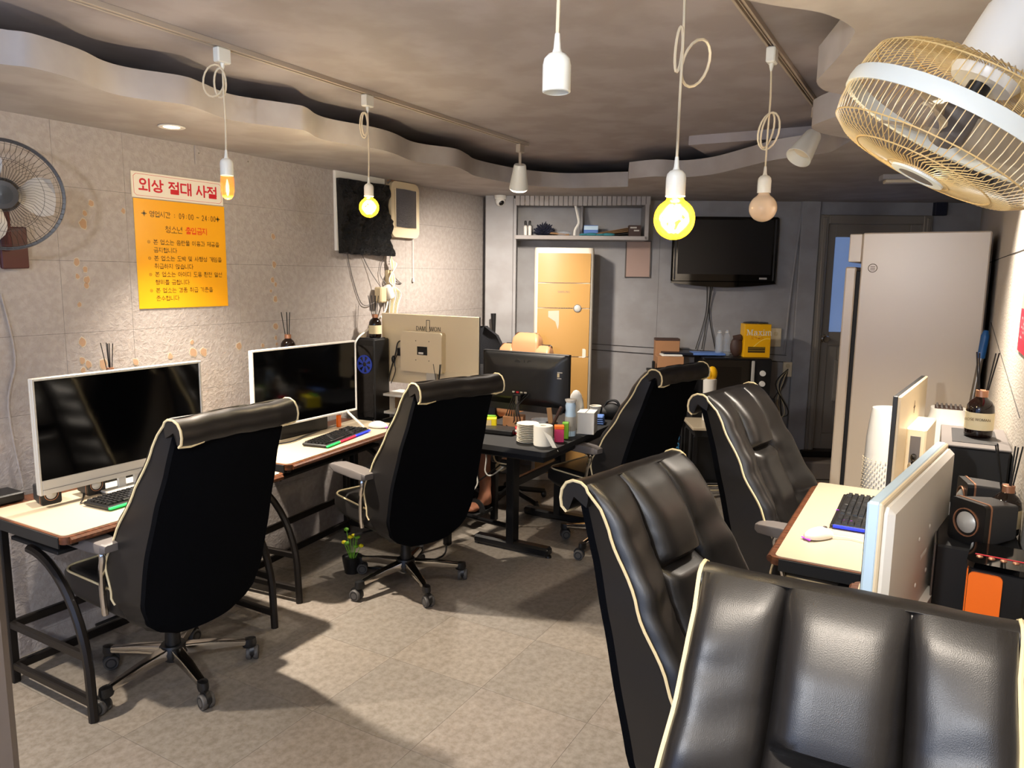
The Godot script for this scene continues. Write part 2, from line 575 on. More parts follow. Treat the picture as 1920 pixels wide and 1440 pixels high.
func build_room():
	# floor: sub-base and one vinyl tile after another
	var fl := struct("floor", "grey stone-look vinyl tile floor")
	box_part(fl, "floor_base", Vector3(WALL_L - 0.2, -0.12, -7.4), Vector3(WALL_R + 0.2, -0.004, FRONT + 0.2), "grout")
	var tile := MB.new().box(Vector3(0.4488, 0.004, 0.4488), Vector3(0, -0.002, 0)).mesh()
	for i in range(-4, 4):
		for k in range(-11, 9):
			var c := Vector3(-1.435 + (i + 0.5) * 0.45, 0, -2.308 + (k + 0.5) * 0.45)
			if c.x < WALL_L - 0.1 or c.x > WALL_R + 0.15 or c.z > FRONT + 0.1: continue
			if (c - bw(0, 0, 0)).dot(Vector3(sin(BACK_TURN), 0, cos(BACK_TURN))) < -0.12: continue
			part(fl, "tile", tile, "floor_tile_%d" % ((i * 7 + k * 3 + 400) % 4), c)
	# ceiling with its hanging wavy soffit
	var ce := struct("ceiling", "grey painted ceiling with a wavy soffit along the walls")
	box_part(ce, "upper_panel", Vector3(WALL_L - 0.2, CEIL, -7.4), Vector3(WALL_R + 0.2, CEIL + 0.12, FRONT + 0.2), "ceiling_paint")
	var left := [[-2.5, 1.3], [-2.46, 0.8], [-2.54, 0.4], [-2.45, -0.05], [-2.53, -0.5], [-2.46, -0.85], [-2.52, -1.12], [-2.48, -1.27], [-2.44, -1.34], [-2.47, -1.5], [-2.53, -1.62], [-2.53, -1.72], [-2.46, -1.87], [-2.48, -1.97], [-2.53, -2.11], [-2.52, -2.21], [-2.44, -2.39], [-2.435, -2.46], [-2.5, -2.59], [-2.51, -2.71], [-2.46, -2.93], [-2.47, -3.1], [-2.53, -3.31], [-2.52, -3.44], [-2.45, -3.62], [-2.5, -3.82], [-2.56, -4.01], [-2.55, -4.3], [-2.5, -4.55], [-2.36, -4.78], [-2.19, -4.86], [-1.91, -4.91]]
	var right := [[-1.75, -4.51], [-1.56, -4.48], [-1.43, -4.58], [-1.23, -4.52], [-0.98, -4.28], [-0.81, -4.11], [-0.67, -4.04], [-0.53, -3.98], [-0.44, -3.78], [-0.4, -3.66], [-0.43, -3.58], [-0.49, -3.45], [-0.51, -3.31], [-0.48, -3.23], [-0.42, -3.15], [-0.34, -3.07], [-0.26, -2.94], [-0.32, -2.8], [-0.38, -2.69], [-0.39, -2.57], [-0.37, -2.5], [-0.3, -2.31], [-0.25, -2.15], [-0.24, -2.06], [-0.29, -1.92], [-0.4, -1.79], [-0.5, -1.62], [-0.47, -1.4], [-0.38, -1.2], [-0.36, -0.9], [-0.45, -0.6], [-0.42, -0.2], [-0.36, 0.3], [-0.44, 0.8], [-0.4, 1.3]]
	var poly := PackedVector2Array()
	for run in [left, right]:
		var pts := []
		for p in run: pts.append(Vector2(p[0], p[1]))
		poly.append_array(PackedVector2Array(spline(pts, 5)))
	poly.append(Vector2(WALL_R + 0.02, FRONT))
	poly.append(Vector2(WALL_R + 0.02, -7.03))
	poly.append(Vector2(WALL_L - 0.02, -5.29))
	poly.append(Vector2(WALL_L - 0.02, FRONT))
	# the outline lies in xz: x stays, y of the outline becomes z
	part(ce, "soffit", MB.new().prism(poly, 0.1, Transform3D(Basis(Vector3(1, 0, 0), Vector3(0, 0, 1), Vector3(0, -1, 0)), Vector3(0, SOFFIT + 0.1, 0))), "soffit_paint", Vector3.ZERO, 30.0)
	box_part(ce, "raised_panel", Vector3(-1.3, CEIL - 0.05, -4.75), Vector3(-0.45, CEIL, -4.25), "ceiling_paint")
	# left wall, faced with textured panels
	var wl := struct("wall_left", "left wall of wrinkled plaster-look panels with torn patches")
	box_part(wl, "wall_core", Vector3(WALL_L - 0.2, -0.1, -5.6), Vector3(WALL_L - 0.003, CEIL + 0.02, FRONT + 0.2), "seam_dark")
	var zs := [1.3, 0.68, 0.06, -0.56, -1.18, -1.8, -2.11, -2.72, -3.36, -4.13, -4.72, -5.3]
	var ys := [0.0, 0.08, 0.39, 0.7, 1.01, 1.33, 1.635, 1.94, 2.38]
	for i in zs.size() - 1:
		for j in ys.size() - 1:
			var a = zs[i + 1] + 0.0006; var b = zs[i] - 0.0006
			var lo = ys[j] + 0.0006; var hi = ys[j + 1] - 0.0006
			part(wl, "panel", MB.new().box(Vector3(0.006, hi - lo, b - a)), "wall_textured", Vector3(WALL_L - 0.003, (lo + hi) / 2, (a + b) / 2))
	# torn spots where things were once glued on
	for p in [[-1.91, 1.79, .028], [-1.92, 1.835, .016], [-1.95, 1.88, .018], [-2.095, 1.86, .017], [-1.87, 1.63, .02], [-1.905, 1.60, .018], [-1.91, 1.555, .022], [-1.905, 1.53, .016], [-1.87, 1.57, .014], [-1.87, 1.45, .016], [-1.87, 1.29, .026], [-1.865, 1.21, .02], [-1.89, 1.19, .022], [-1.865, 1.165, .018], [-1.955, 1.185, .03], [-2.11, 1.18, .024], [-2.29, 1.19, .021], [-2.42, 1.2, .03], [-2.415, 1.25, .016], [-2.48, 1.195, .03], [-2.70, 1.21, .026], [-2.96, 1.79, .021], [-2.96, 1.64, .024], [-2.945, 1.555, .02], [-2.965, 1.53, .016], [-2.93, 1.495, .012], [-2.96, 1.45, .022], [-2.955, 1.3, .026], [-2.955, 1.235, .016], [-2.96, 1.2, .014], [-2.86, 1.2, .016]]:
		for ring in [["patch_rim", 1.22, 0.0012, "torn_edge"], ["torn_patch", 1.0, 0.002, "torn_card"]]:
			var pl := PackedVector2Array()
			var n := 11
			for k in n:
				var a := TAU * k / n
				var r: float = p[2] * 0.75 * ring[1] * (0.75 + 0.4 * fposmod(sin(k * 12.9 + p[0] * 78.2 + p[1] * 31.0) * 43.7, 1.0))
				pl.append(Vector2(cos(a) * r * 0.8, sin(a) * r))
			part(wl, ring[0], MB.new().prism(pl, ring[2], Transform3D(Basis(Vector3.UP, PI / 2), Vector3.ZERO)), ring[3], Vector3(WALL_L, p[1], p[0]))
	# back wall, standing askew, with the door opening
	var wb := struct("wall_back", "grey painted back wall")
	wb.position = Vector3(WALL_L, 0, -5.3)
	wb.rotation.y = BACK_TURN
	box_part(wb, "wall_section", Vector3(-0.4, -0.1, -0.2), Vector3(1.339, CEIL + 0.02, 0), "wall_smooth")
	box_part(wb, "wall_section", Vector3(1.341, -0.1, -0.2), Vector3(2.59, CEIL + 0.02, 0), "wall_smooth")
	box_part(wb, "wall_section", Vector3(2.59, 2.1, -0.2), Vector3(3.46, CEIL + 0.02, 0), "wall_smooth")
	box_part(wb, "wall_section", Vector3(2.59, -0.1, -0.2), Vector3(3.46, 0.15, 0), "wall_smooth")
	box_part(wb, "wall_section", Vector3(3.46, -0.1, -0.2), Vector3(4.2, CEIL + 0.02, 0), "wall_smooth")
	box_part(wb, "wall_joint", Vector3(1.339, 0, -0.01), Vector3(1.341, CEIL, -0.001), "seam_dark")
	box_part(wb, "column", Vector3(-0.05, 0, 0), Vector3(0.17, CEIL, 0.29), "wall_smooth", 0.006)
	box_part(wb, "pilaster", Vector3(2.44, 0, 0), Vector3(2.585, CEIL, 0.04), "wall_smooth", 0.005)
	box_part(wb, "dark_post", Vector3(3.46, 2.1, 0), Vector3(3.55, CEIL, 0.05), "navy_paint", 0.003)
	part(wb, "rail", MB.new().tube([Vector3(0.55, 1.055, 0.004), Vector3(1.3, 1.02, 0.004), Vector3(2.4, 0.975, 0.004)], 0.003, 4), "seam_dark")
	part(wb, "rail", MB.new().tube([Vector3(0.55, 1.01, 0.004), Vector3(1.3, 0.968, 0.004), Vector3(2.4, 0.92, 0.004)], 0.004, 4), "seam_dark")
	# right wall and the front wall behind the camera, with an unseen glazed opening for daylight
	var wr := struct("wall_right", "pale rough right wall")
	box_part(wr, "wall_section", Vector3(WALL_R, -0.1, -7.4), Vector3(WALL_R + 0.2, CEIL + 0.02, FRONT + 0.2), "wall_side")
	box_part(wr, "joint", Vector3(WALL_R - 0.002, 1.699, -6.0), Vector3(WALL_R, 1.702, -2.4), "seam_dark")
	part(wr, "joint", MB.new().bar(Vector3(WALL_R, 1.40, -4.3), Vector3(WALL_R, 1.22, -2.5), 0.002, 4), "seam_dark")
	var wf := struct("wall_front", "front wall with a glazed opening")
	box_part(wf, "wall_section", Vector3(WALL_L - 0.2, -0.1, FRONT), Vector3(-2.7, CEIL + 0.02, FRONT + 0.2), "wall_smooth")
	box_part(wf, "wall_section", Vector3(-0.1, -0.1, FRONT), Vector3(WALL_R + 0.2, CEIL + 0.02, FRONT + 0.2), "wall_smooth")
	box_part(wf, "wall_section", Vector3(-2.7, 2.15, FRONT), Vector3(-0.1, CEIL + 0.02, FRONT + 0.2), "wall_smooth")
	box_part(wf, "wall_section", Vector3(-2.7, -0.1, FRONT), Vector3(-0.1, 0.3, FRONT + 0.2), "wall_smooth")
	var wi := struct("window_1", "unseen window behind the camera letting in cool daylight")  # out of view, placed so that cool daylight reaches the room
	for x in [-2.68, -1.4, -0.12]: box_part(wi, "mullion", Vector3(x - 0.02, 0.3, FRONT + 0.06), Vector3(x + 0.02, 2.15, FRONT + 0.11), "door_steel", 0.003)
	for y in [0.32, 2.13]: box_part(wi, "window_rail", Vector3(-2.7, y - 0.02, FRONT + 0.06), Vector3(-0.1, y + 0.02, FRONT + 0.11), "door_steel", 0.003)
	for x in [-2.66, -1.38]: box_part(wi, "glass_pane", Vector3(x, 0.34, FRONT + 0.083), Vector3(x + 1.24, 2.11, FRONT + 0.087), "pane")
	# door jamb close by the camera on the left
	var tr := struct("trim_1", "grey-brown door jamb at the left edge")
	box_part(tr, "jamb_face", Vector3(-1.06, 0, -0.44), Vector3(-0.94, SOFFIT, -0.36), "jamb_brown", 0.012)
	# the back door on its step
	var d := struct("door_1", "metal door with a frosted pane and a round knob")
	d.position = Vector3(WALL_L, 0, -5.3)
	d.rotation.y = BACK_TURN
	for x in [[2.59, 2.66], [3.39, 3.46]]:
		box_part(d, "frame_post", Vector3(x[0], 0.15, -0.1), Vector3(x[1], 2.1, 0.03), "door_steel", 0.006)
		box_part(d, "frame_lip", Vector3(x[0] + 0.02, 0.15, 0.03), Vector3(x[1] - 0.02, 2.08, 0.045), "door_steel", 0.004)
	box_part(d, "frame_head", Vector3(2.66, 2.03, -0.1), Vector3(3.39, 2.1, 0.03), "door_steel", 0.006)
	box_part(d, "sill", Vector3(2.55, 0.15, -0.1), Vector3(3.46, 0.2, 0.1), "bronze_steel", 0.006)
	for s in [[2.655, 0.195, 2.735, 2.035], [3.315, 0.195, 3.395, 2.035], [2.735, 1.93, 3.315, 2.035], [2.735, 1.06, 3.315, 1.17], [2.735, 0.195, 3.315, 0.33]]:
		box_part(d, "door_stile", Vector3(s[0], s[1], -0.06), Vector3(s[2], s[3], -0.02), "door_steel", 0.004)
	var lp = box_part(d, "lower_panel", Vector3(2.735, 0.33, -0.05), Vector3(3.315, 1.06, -0.035), "door_steel")
	for k in 7: box_part(d, "panel_rib", Vector3(2.745 + k * 0.083, 0.34, -0.036), Vector3(2.745 + k * 0.083 + 0.07, 1.05, -0.031), "door_steel", 0.002)
	for s in [[2.80, 0.60, 2.83, 0.94], [3.22, 0.60, 3.25, 0.94], [2.83, 0.91, 3.22, 0.94], [2.83, 0.60, 3.22, 0.63]]:
		box_part(d, "vent_frame", Vector3(s[0], s[1], -0.035), Vector3(s[2], s[3], -0.012), "door_steel", 0.003)
	box_part(d, "frosted_pane", Vector3(2.735, 1.17, -0.045), Vector3(3.315, 1.93, -0.037), "frosted")
	part(d, "knob", MB.new().lathe([Vector2(0.001, 0), Vector2(0.034, 0), Vector2(0.034, 0.006), Vector2(0.014, 0.012), Vector2(0.014, 0.03), Vector2(0.024, 0.036), Vector2(0.028, 0.052), Vector2(0.022, 0.062), Vector2(0.001, 0.064)], 20, Transform3D(Basis(Vector3.RIGHT, PI / 2), Vector3(2.70, 1.115, -0.02))), "chrome")
	var st := struct("trim_2", "low stone step below the back door")
	st.position = Vector3(WALL_L, 0, -5.3)
	st.rotation.y = BACK_TURN
	box_part(st, "step_block", Vector3(2.52, 0, 0.0), Vector3(3.5, 0.15, 0.26), "step_stone", 0.012)

# ---------------------------------------------------------------- lamps
func spot(parent, at, dir: Vector3, energy, angle := 60.0, blend := 0.6, size := 0.03, c := WARM):
	var l := SpotLight3D.new()
	l.name = "lamp_light"
	l.light_color = c
	l.light_energy = energy
	l.light_size = size
	l.spot_angle = angle
	l.spot_angle_attenuation = blend
	l.spot_range = 12.0
	l.spot_attenuation = 2.0
	l.shadow_enabled = true
	parent.add_child(l, true)
	l.position = at
	l.basis = Basis.looking_at(dir, Vector3.FORWARD if absf(dir.y) > 0.9 else Vector3.UP)
	return l

func omni(parent, at, energy, c, size := 0.03):
	var l := OmniLight3D.new()
	l.name = "lamp_light"
	l.light_color = c
	l.light_energy = energy
	l.light_size = size
	l.omni_range = 12.0
	l.omni_attenuation = 2.0
	l.shadow_enabled = true
	parent.add_child(l, true)
	l.position = at
	return l

func downlight(at: Vector3, label, energy, tilt := Vector3.DOWN, angle := 54.0) -> Node3D:
	var t := thing("recessed_downlight", label, "light", at, 0.0, "recessed downlights in the soffit")
	part(t, "ring", MB.new().lathe([Vector2(0.032, 0.0), Vector2(0.052, -0.001), Vector2(0.055, -0.004), Vector2(0.05, -0.007), Vector2(0.034, -0.005), Vector2(0.032, 0.0)], 28), "white_plastic")
	part(t, "lamp_lens", MB.new().lathe([Vector2(0.001, -0.006), Vector2(0.033, -0.004), Vector2(0.033, -0.001), Vector2(0.001, -0.001)], 24), "glow_lamp")
	spot(t, Vector3(0, -0.012, 0), tilt, energy, angle, 1.0, 0.03)
	return t

func track(at: Vector3, length: float, label) -> Node3D:
	var t := thing("ceiling_track", label, "light track", at)
	for x in [-0.012, 0.012]: part(t, "rail_side", MB.new().box(Vector3(0.008, 0.018, length), Vector3(x, -0.009, 0), 0.001), "track_white")
	part(t, "rail_back", MB.new().box(Vector3(0.018, 0.004, length), Vector3(0, -0.003, 0)), "track_white")
	part(t, "centre_rib", MB.new().box(Vector3(0.003, 0.013, length), Vector3(0, -0.009, 0)), "track_white")
	for z in [-1, 1]: part(t, "end_cap", MB.new().box(Vector3(0.034, 0.02, 0.02), Vector3(0, -0.01, z * length / 2), 0.002), "track_white")
	return t

func adapter(t, m := "socket_white"):
	part(t, "track_adapter", MB.new().box(Vector3(0.03, 0.05, 0.055), Vector3(0, -0.025, 0), 0.004), m)
	part(t, "strain_relief", MB.new().lathe([Vector2(0.008, -0.05), Vector2(0.007, -0.06), Vector2(0.003, -0.075)], 12), m)

# a bulb on a white cord; knot: loops of slack cord tied up under the track
func pendant(label, at: Vector3, socket_y: float, bulb: String, knot: Array, energy := 0.0, scale_ := 1.0) -> Node3D:
	var t := thing("pendant_lamp", label, "pendant lamp", at, 0.0, "pendant bulbs on white cords")
	adapter(t)
	var drop := socket_y - at.y
	part(t, "cord", cable([Vector3(0, -0.07, 0), Vector3(0.004, drop * 0.4, 0.003), Vector3(0, drop * 0.7, -0.003), Vector3(0, drop + 0.02, 0)], 0.0032), "cord_white")
	for k in knot:   # [y, radius x, radius y, turn, side shift]
		var loop := []
		for i in 18:
			var a := TAU * i / 18
			loop.append(Vector3(k[4] + cos(a) * k[1], k[0] + sin(a) * k[2] + cos(a) * 0.012, sin(a) * 0.01).rotated(Vector3.UP, k[3]))
		part(t, "cord_loop", MB.new().tube(loop, 0.0034, 6, true), "cord_white")
	var s := Node3D.new()
	s.name = "lamp_socket"
	t.add_child(s)
	s.position = Vector3(0, drop, 0)
	s.scale = Vector3.ONE * scale_
	part(s, "neck", MB.new().lathe([Vector2(0.004, 0.022), Vector2(0.006, 0.0), Vector2(0.010, -0.012)], 14), "socket_white")
	var shell = [Vector2(0.006, -0.006), Vector2(0.014, -0.009), Vector2(0.0205, -0.016), Vector2(0.0225, -0.025), Vector2(0.0225, -0.066), Vector2(0.020, -0.067), Vector2(0.0195, -0.03), Vector2(0.001, -0.028)]
	part(s, "shell", MB.new().lathe(shell, 24), "socket_white")
	if bulb == "none": return t
	if bulb == "tube":
		part(s, "glass_bulb", MB.new().lathe([Vector2(0.0185, -0.055), Vector2(0.022, -0.072), Vector2(0.0235, -0.085), Vector2(0.0235, -0.118), Vector2(0.020, -0.135), Vector2(0.011, -0.146), Vector2(0.001, -0.149)], 24), "amber_clear")
		part(s, "filament", MB.new().lathe([Vector2(0.001, -0.078), Vector2(0.003, -0.085), Vector2(0.006, -0.10), Vector2(0.006, -0.12), Vector2(0.003, -0.132), Vector2(0.001, -0.135)], 12), "glow_core")
		omni(s, Vector3(0, -0.185, 0), energy, Color(1.0, 0.90, 0.75), 0.01)
	else:
		var r := 0.047
		var prof := [Vector2(0.016, -0.058), Vector2(0.018, -0.068)]
		for i in 17:
			var a := deg_to_rad(28) + (PI - deg_to_rad(28)) * i / 16
			prof.append(Vector2(max(sin(a) * r, 0.0006), -0.117 + cos(a) * r))
		if bulb == "white":
			part(s, "glow_bulb", MB.new().lathe(prof, 24), "glow_white")
			omni(s, Vector3(0, -0.117, 0), energy, Color(0.97, 0.98, 1.0), 0.045)
		elif bulb == "milk":
			part(s, "glass_bulb", MB.new().lathe(prof, 32), "milk_glass")
		else:
			part(s, "glass_bulb", MB.new().lathe(prof, 32), "yellow_glass")
			# loops of glowing filament wound round a stem inside the bulb
			for q in 7:
				var pts := []
				for i in 13:
					var f := i / 12.0
					var a := q * TAU / 7 + 0.5 * sin(f * TAU)
					pts.append(Vector3(cos(a), 0, sin(a)) * (0.010 + 0.022 * sin(f * PI)) + Vector3(0, -0.085 - 0.062 * f, 0))
				part(s, "filament_glow", MB.new().tube(pts, 0.0034, 6), "glow_globe")
			omni(s, Vector3(0, -0.117, 0), energy, Color(1.0, 0.91, 0.74), 0.03)
	return t

func track_spot(label, at: Vector3, dir: Vector3, lit: bool, energy := 0.0) -> Node3D:
	var t := thing("track_spotlight", label, "spotlight", at, 0.0, "spotlights on the ceiling tracks")
	part(t, "track_adapter", MB.new().box(Vector3(0.03, 0.05, 0.06), Vector3(0, -0.025, 0), 0.004), "track_white")
	part(t, "arm", MB.new().box(Vector3(0.016, 0.075, 0.012), Vector3(0, -0.083, 0), 0.003), "track_white")
	var h := Node3D.new()
	h.name = "lamp_head"
	t.add_child(h)
	h.position = Vector3(0, -0.115, 0)
	h.basis = Basis(Quaternion(Vector3.DOWN, dir.normalized()))
	part(h, "lamp_shade", MB.new().lathe([Vector2(0.001, 0.0), Vector2(0.033, -0.002), Vector2(0.037, -0.01), Vector2(0.058, -0.145), Vector2(0.056, -0.146), Vector2(0.035, -0.03), Vector2(0.001, -0.028)], 28), "socket_white")
	if lit:
		part(h, "lamp_lens", MB.new().lathe([Vector2(0.001, -0.162), Vector2(0.045, -0.158), Vector2(0.056, -0.147), Vector2(0.051, -0.128), Vector2(0.001, -0.128)], 24), "glow_lamp")
		spot(h, Vector3(0, -0.172, 0), Vector3.DOWN, energy, 78.0, 0.9, 0.05, Color(1.0, 0.95, 0.89))
	else:
		part(h, "lamp_lens", MB.new().lathe([Vector2(0.001, -0.10), Vector2(0.046, -0.10), Vector2(0.044, -0.09), Vector2(0.001, -0.09)], 24), "cream_plastic")
	return t

func build_ceiling_fixtures():
	track(Vector3(-2.23, CEIL, -2.1), 3.9, "long white light track along the left of the ceiling")
	track(Vector3(-0.56, CEIL, -1.6), 4.5, "white light track on the right of the ceiling")
	downlight(Vector3(-2.87, SOFFIT, -2.12), "glowing recessed downlight above the yellow notice", DL_LEFT, Vector3(0.3, -1, -0.15), 48.0)
	downlight(Vector3(-2.87, SOFFIT, -0.75), "unseen recessed downlight in the left soffit towards the entrance, lighting the near left floor", DL_LEFT * 0.6, Vector3(0.3, -1, 0), 50.0)  # outside the view, placed to light the floor and desk at the left
	downlight(Vector3(-0.06, SOFFIT, -3.0), "unseen recessed downlight lighting the white desk beside the fridge", DL_RIGHT)  # unseen lamp, placed to light the right desk and the wall beside it
	downlight(Vector3(-0.12, SOFFIT, 0.1), "unseen recessed downlight in the right soffit by the camera, lighting the foreground", DL_RIGHT * 0.5)  # out of view, placed for warm light from the camera side
	downlight(Vector3(-0.14, SOFFIT, -0.85), "faint unseen recessed downlight in the right soffit, lighting the nearest chair", DL_RIGHT * 0.4)  # out of view above, placed to give the nearest leather chair its highlights
	pendant("tubular amber bulb hanging on a knotted cord before the notice", Vector3(-2.23, 2.362, -1.86), 2.0, "tube", [[-0.11, 0.035, 0.05, 0.8, -0.03], [-0.115, 0.022, 0.045, 0.3, -0.012]], 0.2)
	pendant("small glowing yellow globe bulb before the black sheet", Vector3(-2.23, 2.362, -2.62), 1.995, "globe", [[-0.12, 0.012, 0.045, 0.5, -0.014], [-0.125, 0.018, 0.05, 0.2, -0.02]], 0.8, 0.93)
	pendant("empty white lamp socket hanging by a thick cord", Vector3(-0.56, 2.362, -1.115), 1.955, "none", [], 0.0, 1.0)
	pendant("large glowing yellow globe bulb with a wide cord loop", Vector3(-0.56, 2.362, -1.745), 1.853, "globe", [[-0.272, 0.045, 0.05, 1.1, 0.048], [-0.25, 0.008, 0.045, 0.4, -0.006]], 0.9, 1.02)
	pendant("unlit milky globe bulb hanging before the television", Vector3(-0.56, 2.362, -2.72), 1.955, "milk", [[-0.268, 0.036, 0.058, 0.5, 0.004], [-0.265, 0.026, 0.055, 0.9, 0.0]], 0.0, 1.0)
	pendant("unseen white bulb on the right track behind the camera, lighting the empty socket", Vector3(-0.56, 2.362, 0.45), 1.98, "white", [], 2.4, 1.0)  # out of view, placed to light the empty socket and fan with cool white
	track_spot("lit white spotlight at the end of the left track", Vector3(-2.23, 2.362, -3.98), Vector3(-0.25, -1, -0.35), true, DL_SPOT)
	track_spot("unlit spotlight at the end of the right track, tilted to the room", Vector3(-0.56, 2.362, -3.72), Vector3(-0.35, -0.8, 0.55), false)

const DL_LEFT := 12.0
const DL_RIGHT := 6.5
const DL_SPOT := 4.2

# ---------------------------------------------------------------- printing: Korean syllables drawn stroke by stroke
const JAMO := {
	"ㄱ": [[0, 0, 1, 0, .95, 1]], "ㄴ": [[0, 0, 0, 1, 1, 1]], "ㄷ": [[1, 0, 0, 0, 0, 1, 1, 1]], "ㄹ": [[0, 0, 1, 0, 1, .5, 0, .5, 0, 1, 1, 1]],
	"ㅁ": [[0, 0, 1, 0, 1, 1, 0, 1, 0, 0]], "ㅂ": [[0, 0, 0, 1, 1, 1, 1, 0], [0, .5, 1, .5]], "ㅅ": [[.5, 0, .42, .4, 0, 1], [.46, .35, 1, 1]],
	"ㅇ": [[.5, 0, .78, .07, .95, .25, 1, .5, .95, .75, .78, .93, .5, 1, .22, .93, .05, .75, 0, .5, .05, .25, .22, .07, .5, 0]],
	"ㅈ": [[0, 0, 1, 0], [.55, 0, .42, .5, 0, 1], [.48, .4, 1, 1]], "ㅊ": [[.35, -.12, .65, -.12], [0, .18, 1, .18], [.52, .18, .42, .6, 0, 1], [.48, .52, 1, 1]],
	"ㅋ": [[0, 0, 1, 0, .95, 1], [0, .5, 1, .5]], "ㅌ": [[1, 0, 0, 0, 0, 1, 1, 1], [0, .5, 1, .5]], "ㅍ": [[0, 0, 1, 0], [0, 1, 1, 1], [.3, 0, .3, 1], [.7, 0, .7, 1]],
	"ㅎ": [[.3, -.08, .7, -.08], [0, .2, 1, .2], [.5, .4, .8, .47, .88, .7, .8, .93, .5, 1, .2, .93, .12, .7, .2, .47, .5, .4]],
	"ㅆ": [[.27, 0, .22, .4, 0, 1], [.25, .35, .5, 1], [.75, 0, .7, .4, .52, 1], [.73, .35, 1, 1]], "ㄶ": [[0, 0, 0, 1, .42, 1], [.62, 0, .9, 0], [.52, .25, 1, .25], [.76, .45, .95, .7, .76, 1, .57, .7, .76, .45]],
	"ㅏ": [[.5, 0, .5, 1], [.5, .5, 1, .5]], "ㅐ": [[.35, 0, .35, 1], [.35, .5, .9, .5], [.9, 0, .9, 1]], "ㅓ": [[.7, 0, .7, 1], [.2, .5, .7, .5]], "ㅔ": [[.45, 0, .45, 1], [0, .5, .45, .5], [.95, 0, .95, 1]],
	"ㅕ": [[.7, 0, .7, 1], [.2, .32, .7, .32], [.2, .62, .7, .62]], "ㅣ": [[.6, 0, .6, 1]], "ㅗ": [[0, 1, 1, 1], [.5, .2, .5, 1]], "ㅜ": [[0, .2, 1, .2], [.5, .2, .5, 1]], "ㅡ": [[0, .6, 1, .6]],
	"ㅛ": [[0, 1, 1, 1], [.33, .2, .33, 1], [.67, .2, .67, 1]], "ㅠ": [[0, .2, 1, .2], [.33, .2, .33, 1], [.67, .2, .67, 1]], "ㅑ": [[.5, 0, .5, 1], [.5, .35, 1, .35], [.5, .65, 1, .65]], "ㅖ": [[.45, 0, .45, 1], [0, .35, .45, .35], [0, .65, .45, .65], [.95, 0, .95, 1]],
}
const LEAD := ["ㄱ", "ㄲ", "ㄴ", "ㄷ", "ㄸ", "ㄹ", "ㅁ", "ㅂ", "ㅃ", "ㅅ", "ㅆ", "ㅇ", "ㅈ", "ㅉ", "ㅊ", "ㅋ", "ㅌ", "ㅍ", "ㅎ"]
const VOWEL := ["ㅏ", "ㅐ", "ㅑ", "ㅒ", "ㅓ", "ㅔ", "ㅕ", "ㅖ", "ㅗ", "ㅗㅏ", "ㅗㅐ", "ㅗㅣ", "ㅛ", "ㅜ", "ㅜㅓ", "ㅜㅔ", "ㅜㅣ", "ㅠ", "ㅡ", "ㅡㅣ", "ㅣ"]
const TAIL := ["", "ㄱ", "ㄲ", "ㄳ", "ㄴ", "ㄵ", "ㄶ", "ㄷ", "ㄹ", "ㄺ", "ㄻ", "ㄼ", "ㄽ", "ㄾ", "ㄿ", "ㅀ", "ㅁ", "ㅂ", "ㅄ", "ㅅ", "ㅆ", "ㅇ", "ㅈ", "ㅊ", "ㅋ", "ㅌ", "ㅍ", "ㅎ"]
const SIGNS := {
	"0": [[.5, 0, .8, .1, .9, .5, .8, .9, .5, 1, .2, .9, .1, .5, .2, .1, .5, 0]], "9": [[.85, .35, .7, .58, .45, .62, .2, .5, .15, .28, .3, .05, .55, 0, .8, .1, .87, .35, .8, .75, .4, 1]],
	"2": [[.12, .25, .3, .03, .65, .02, .85, .22, .75, .48, .1, 1, .9, 1]], "4": [[.7, 1, .7, 0, .08, .7, .95, .7]], ":": [[.5, .3, .5, .36], [.5, .75, .5, .81]], "~": [[0, .55, .25, .42, .7, .58, 1, .45]],
}

func stroke(img: Image, a: Vector2, b: Vector2, w: float, c: Color):
	var lo := (a.min(b) - Vector2(w, w)).floor()
	var hi := (a.max(b) + Vector2(w, w)).ceil()
	var d := b - a
	var l2: float = max(d.length_squared(), 0.0001)
	for y in range(max(0, lo.y), min(img.get_height(), hi.y + 1)):
		for x in range(max(0, lo.x), min(img.get_width(), hi.x + 1)):
			var p := Vector2(x, y)
			var f := clampf((p - a).dot(d) / l2, 0, 1)
			var k := clampf(w * 0.5 + 0.5 - p.distance_to(a + d * f), 0, 1)
			if k > 0: img.set_pixel(x, y, img.get_pixel(x, y).lerp(c, k))

func strokes(img, list, r: Rect2, w, c):
	for s in list:
		for i in range(0, s.size() - 2, 2):
			stroke(img, r.position + Vector2(s[i], s[i + 1]) * r.size, r.position + Vector2(s[i + 2], s[i + 3]) * r.size, w, c)

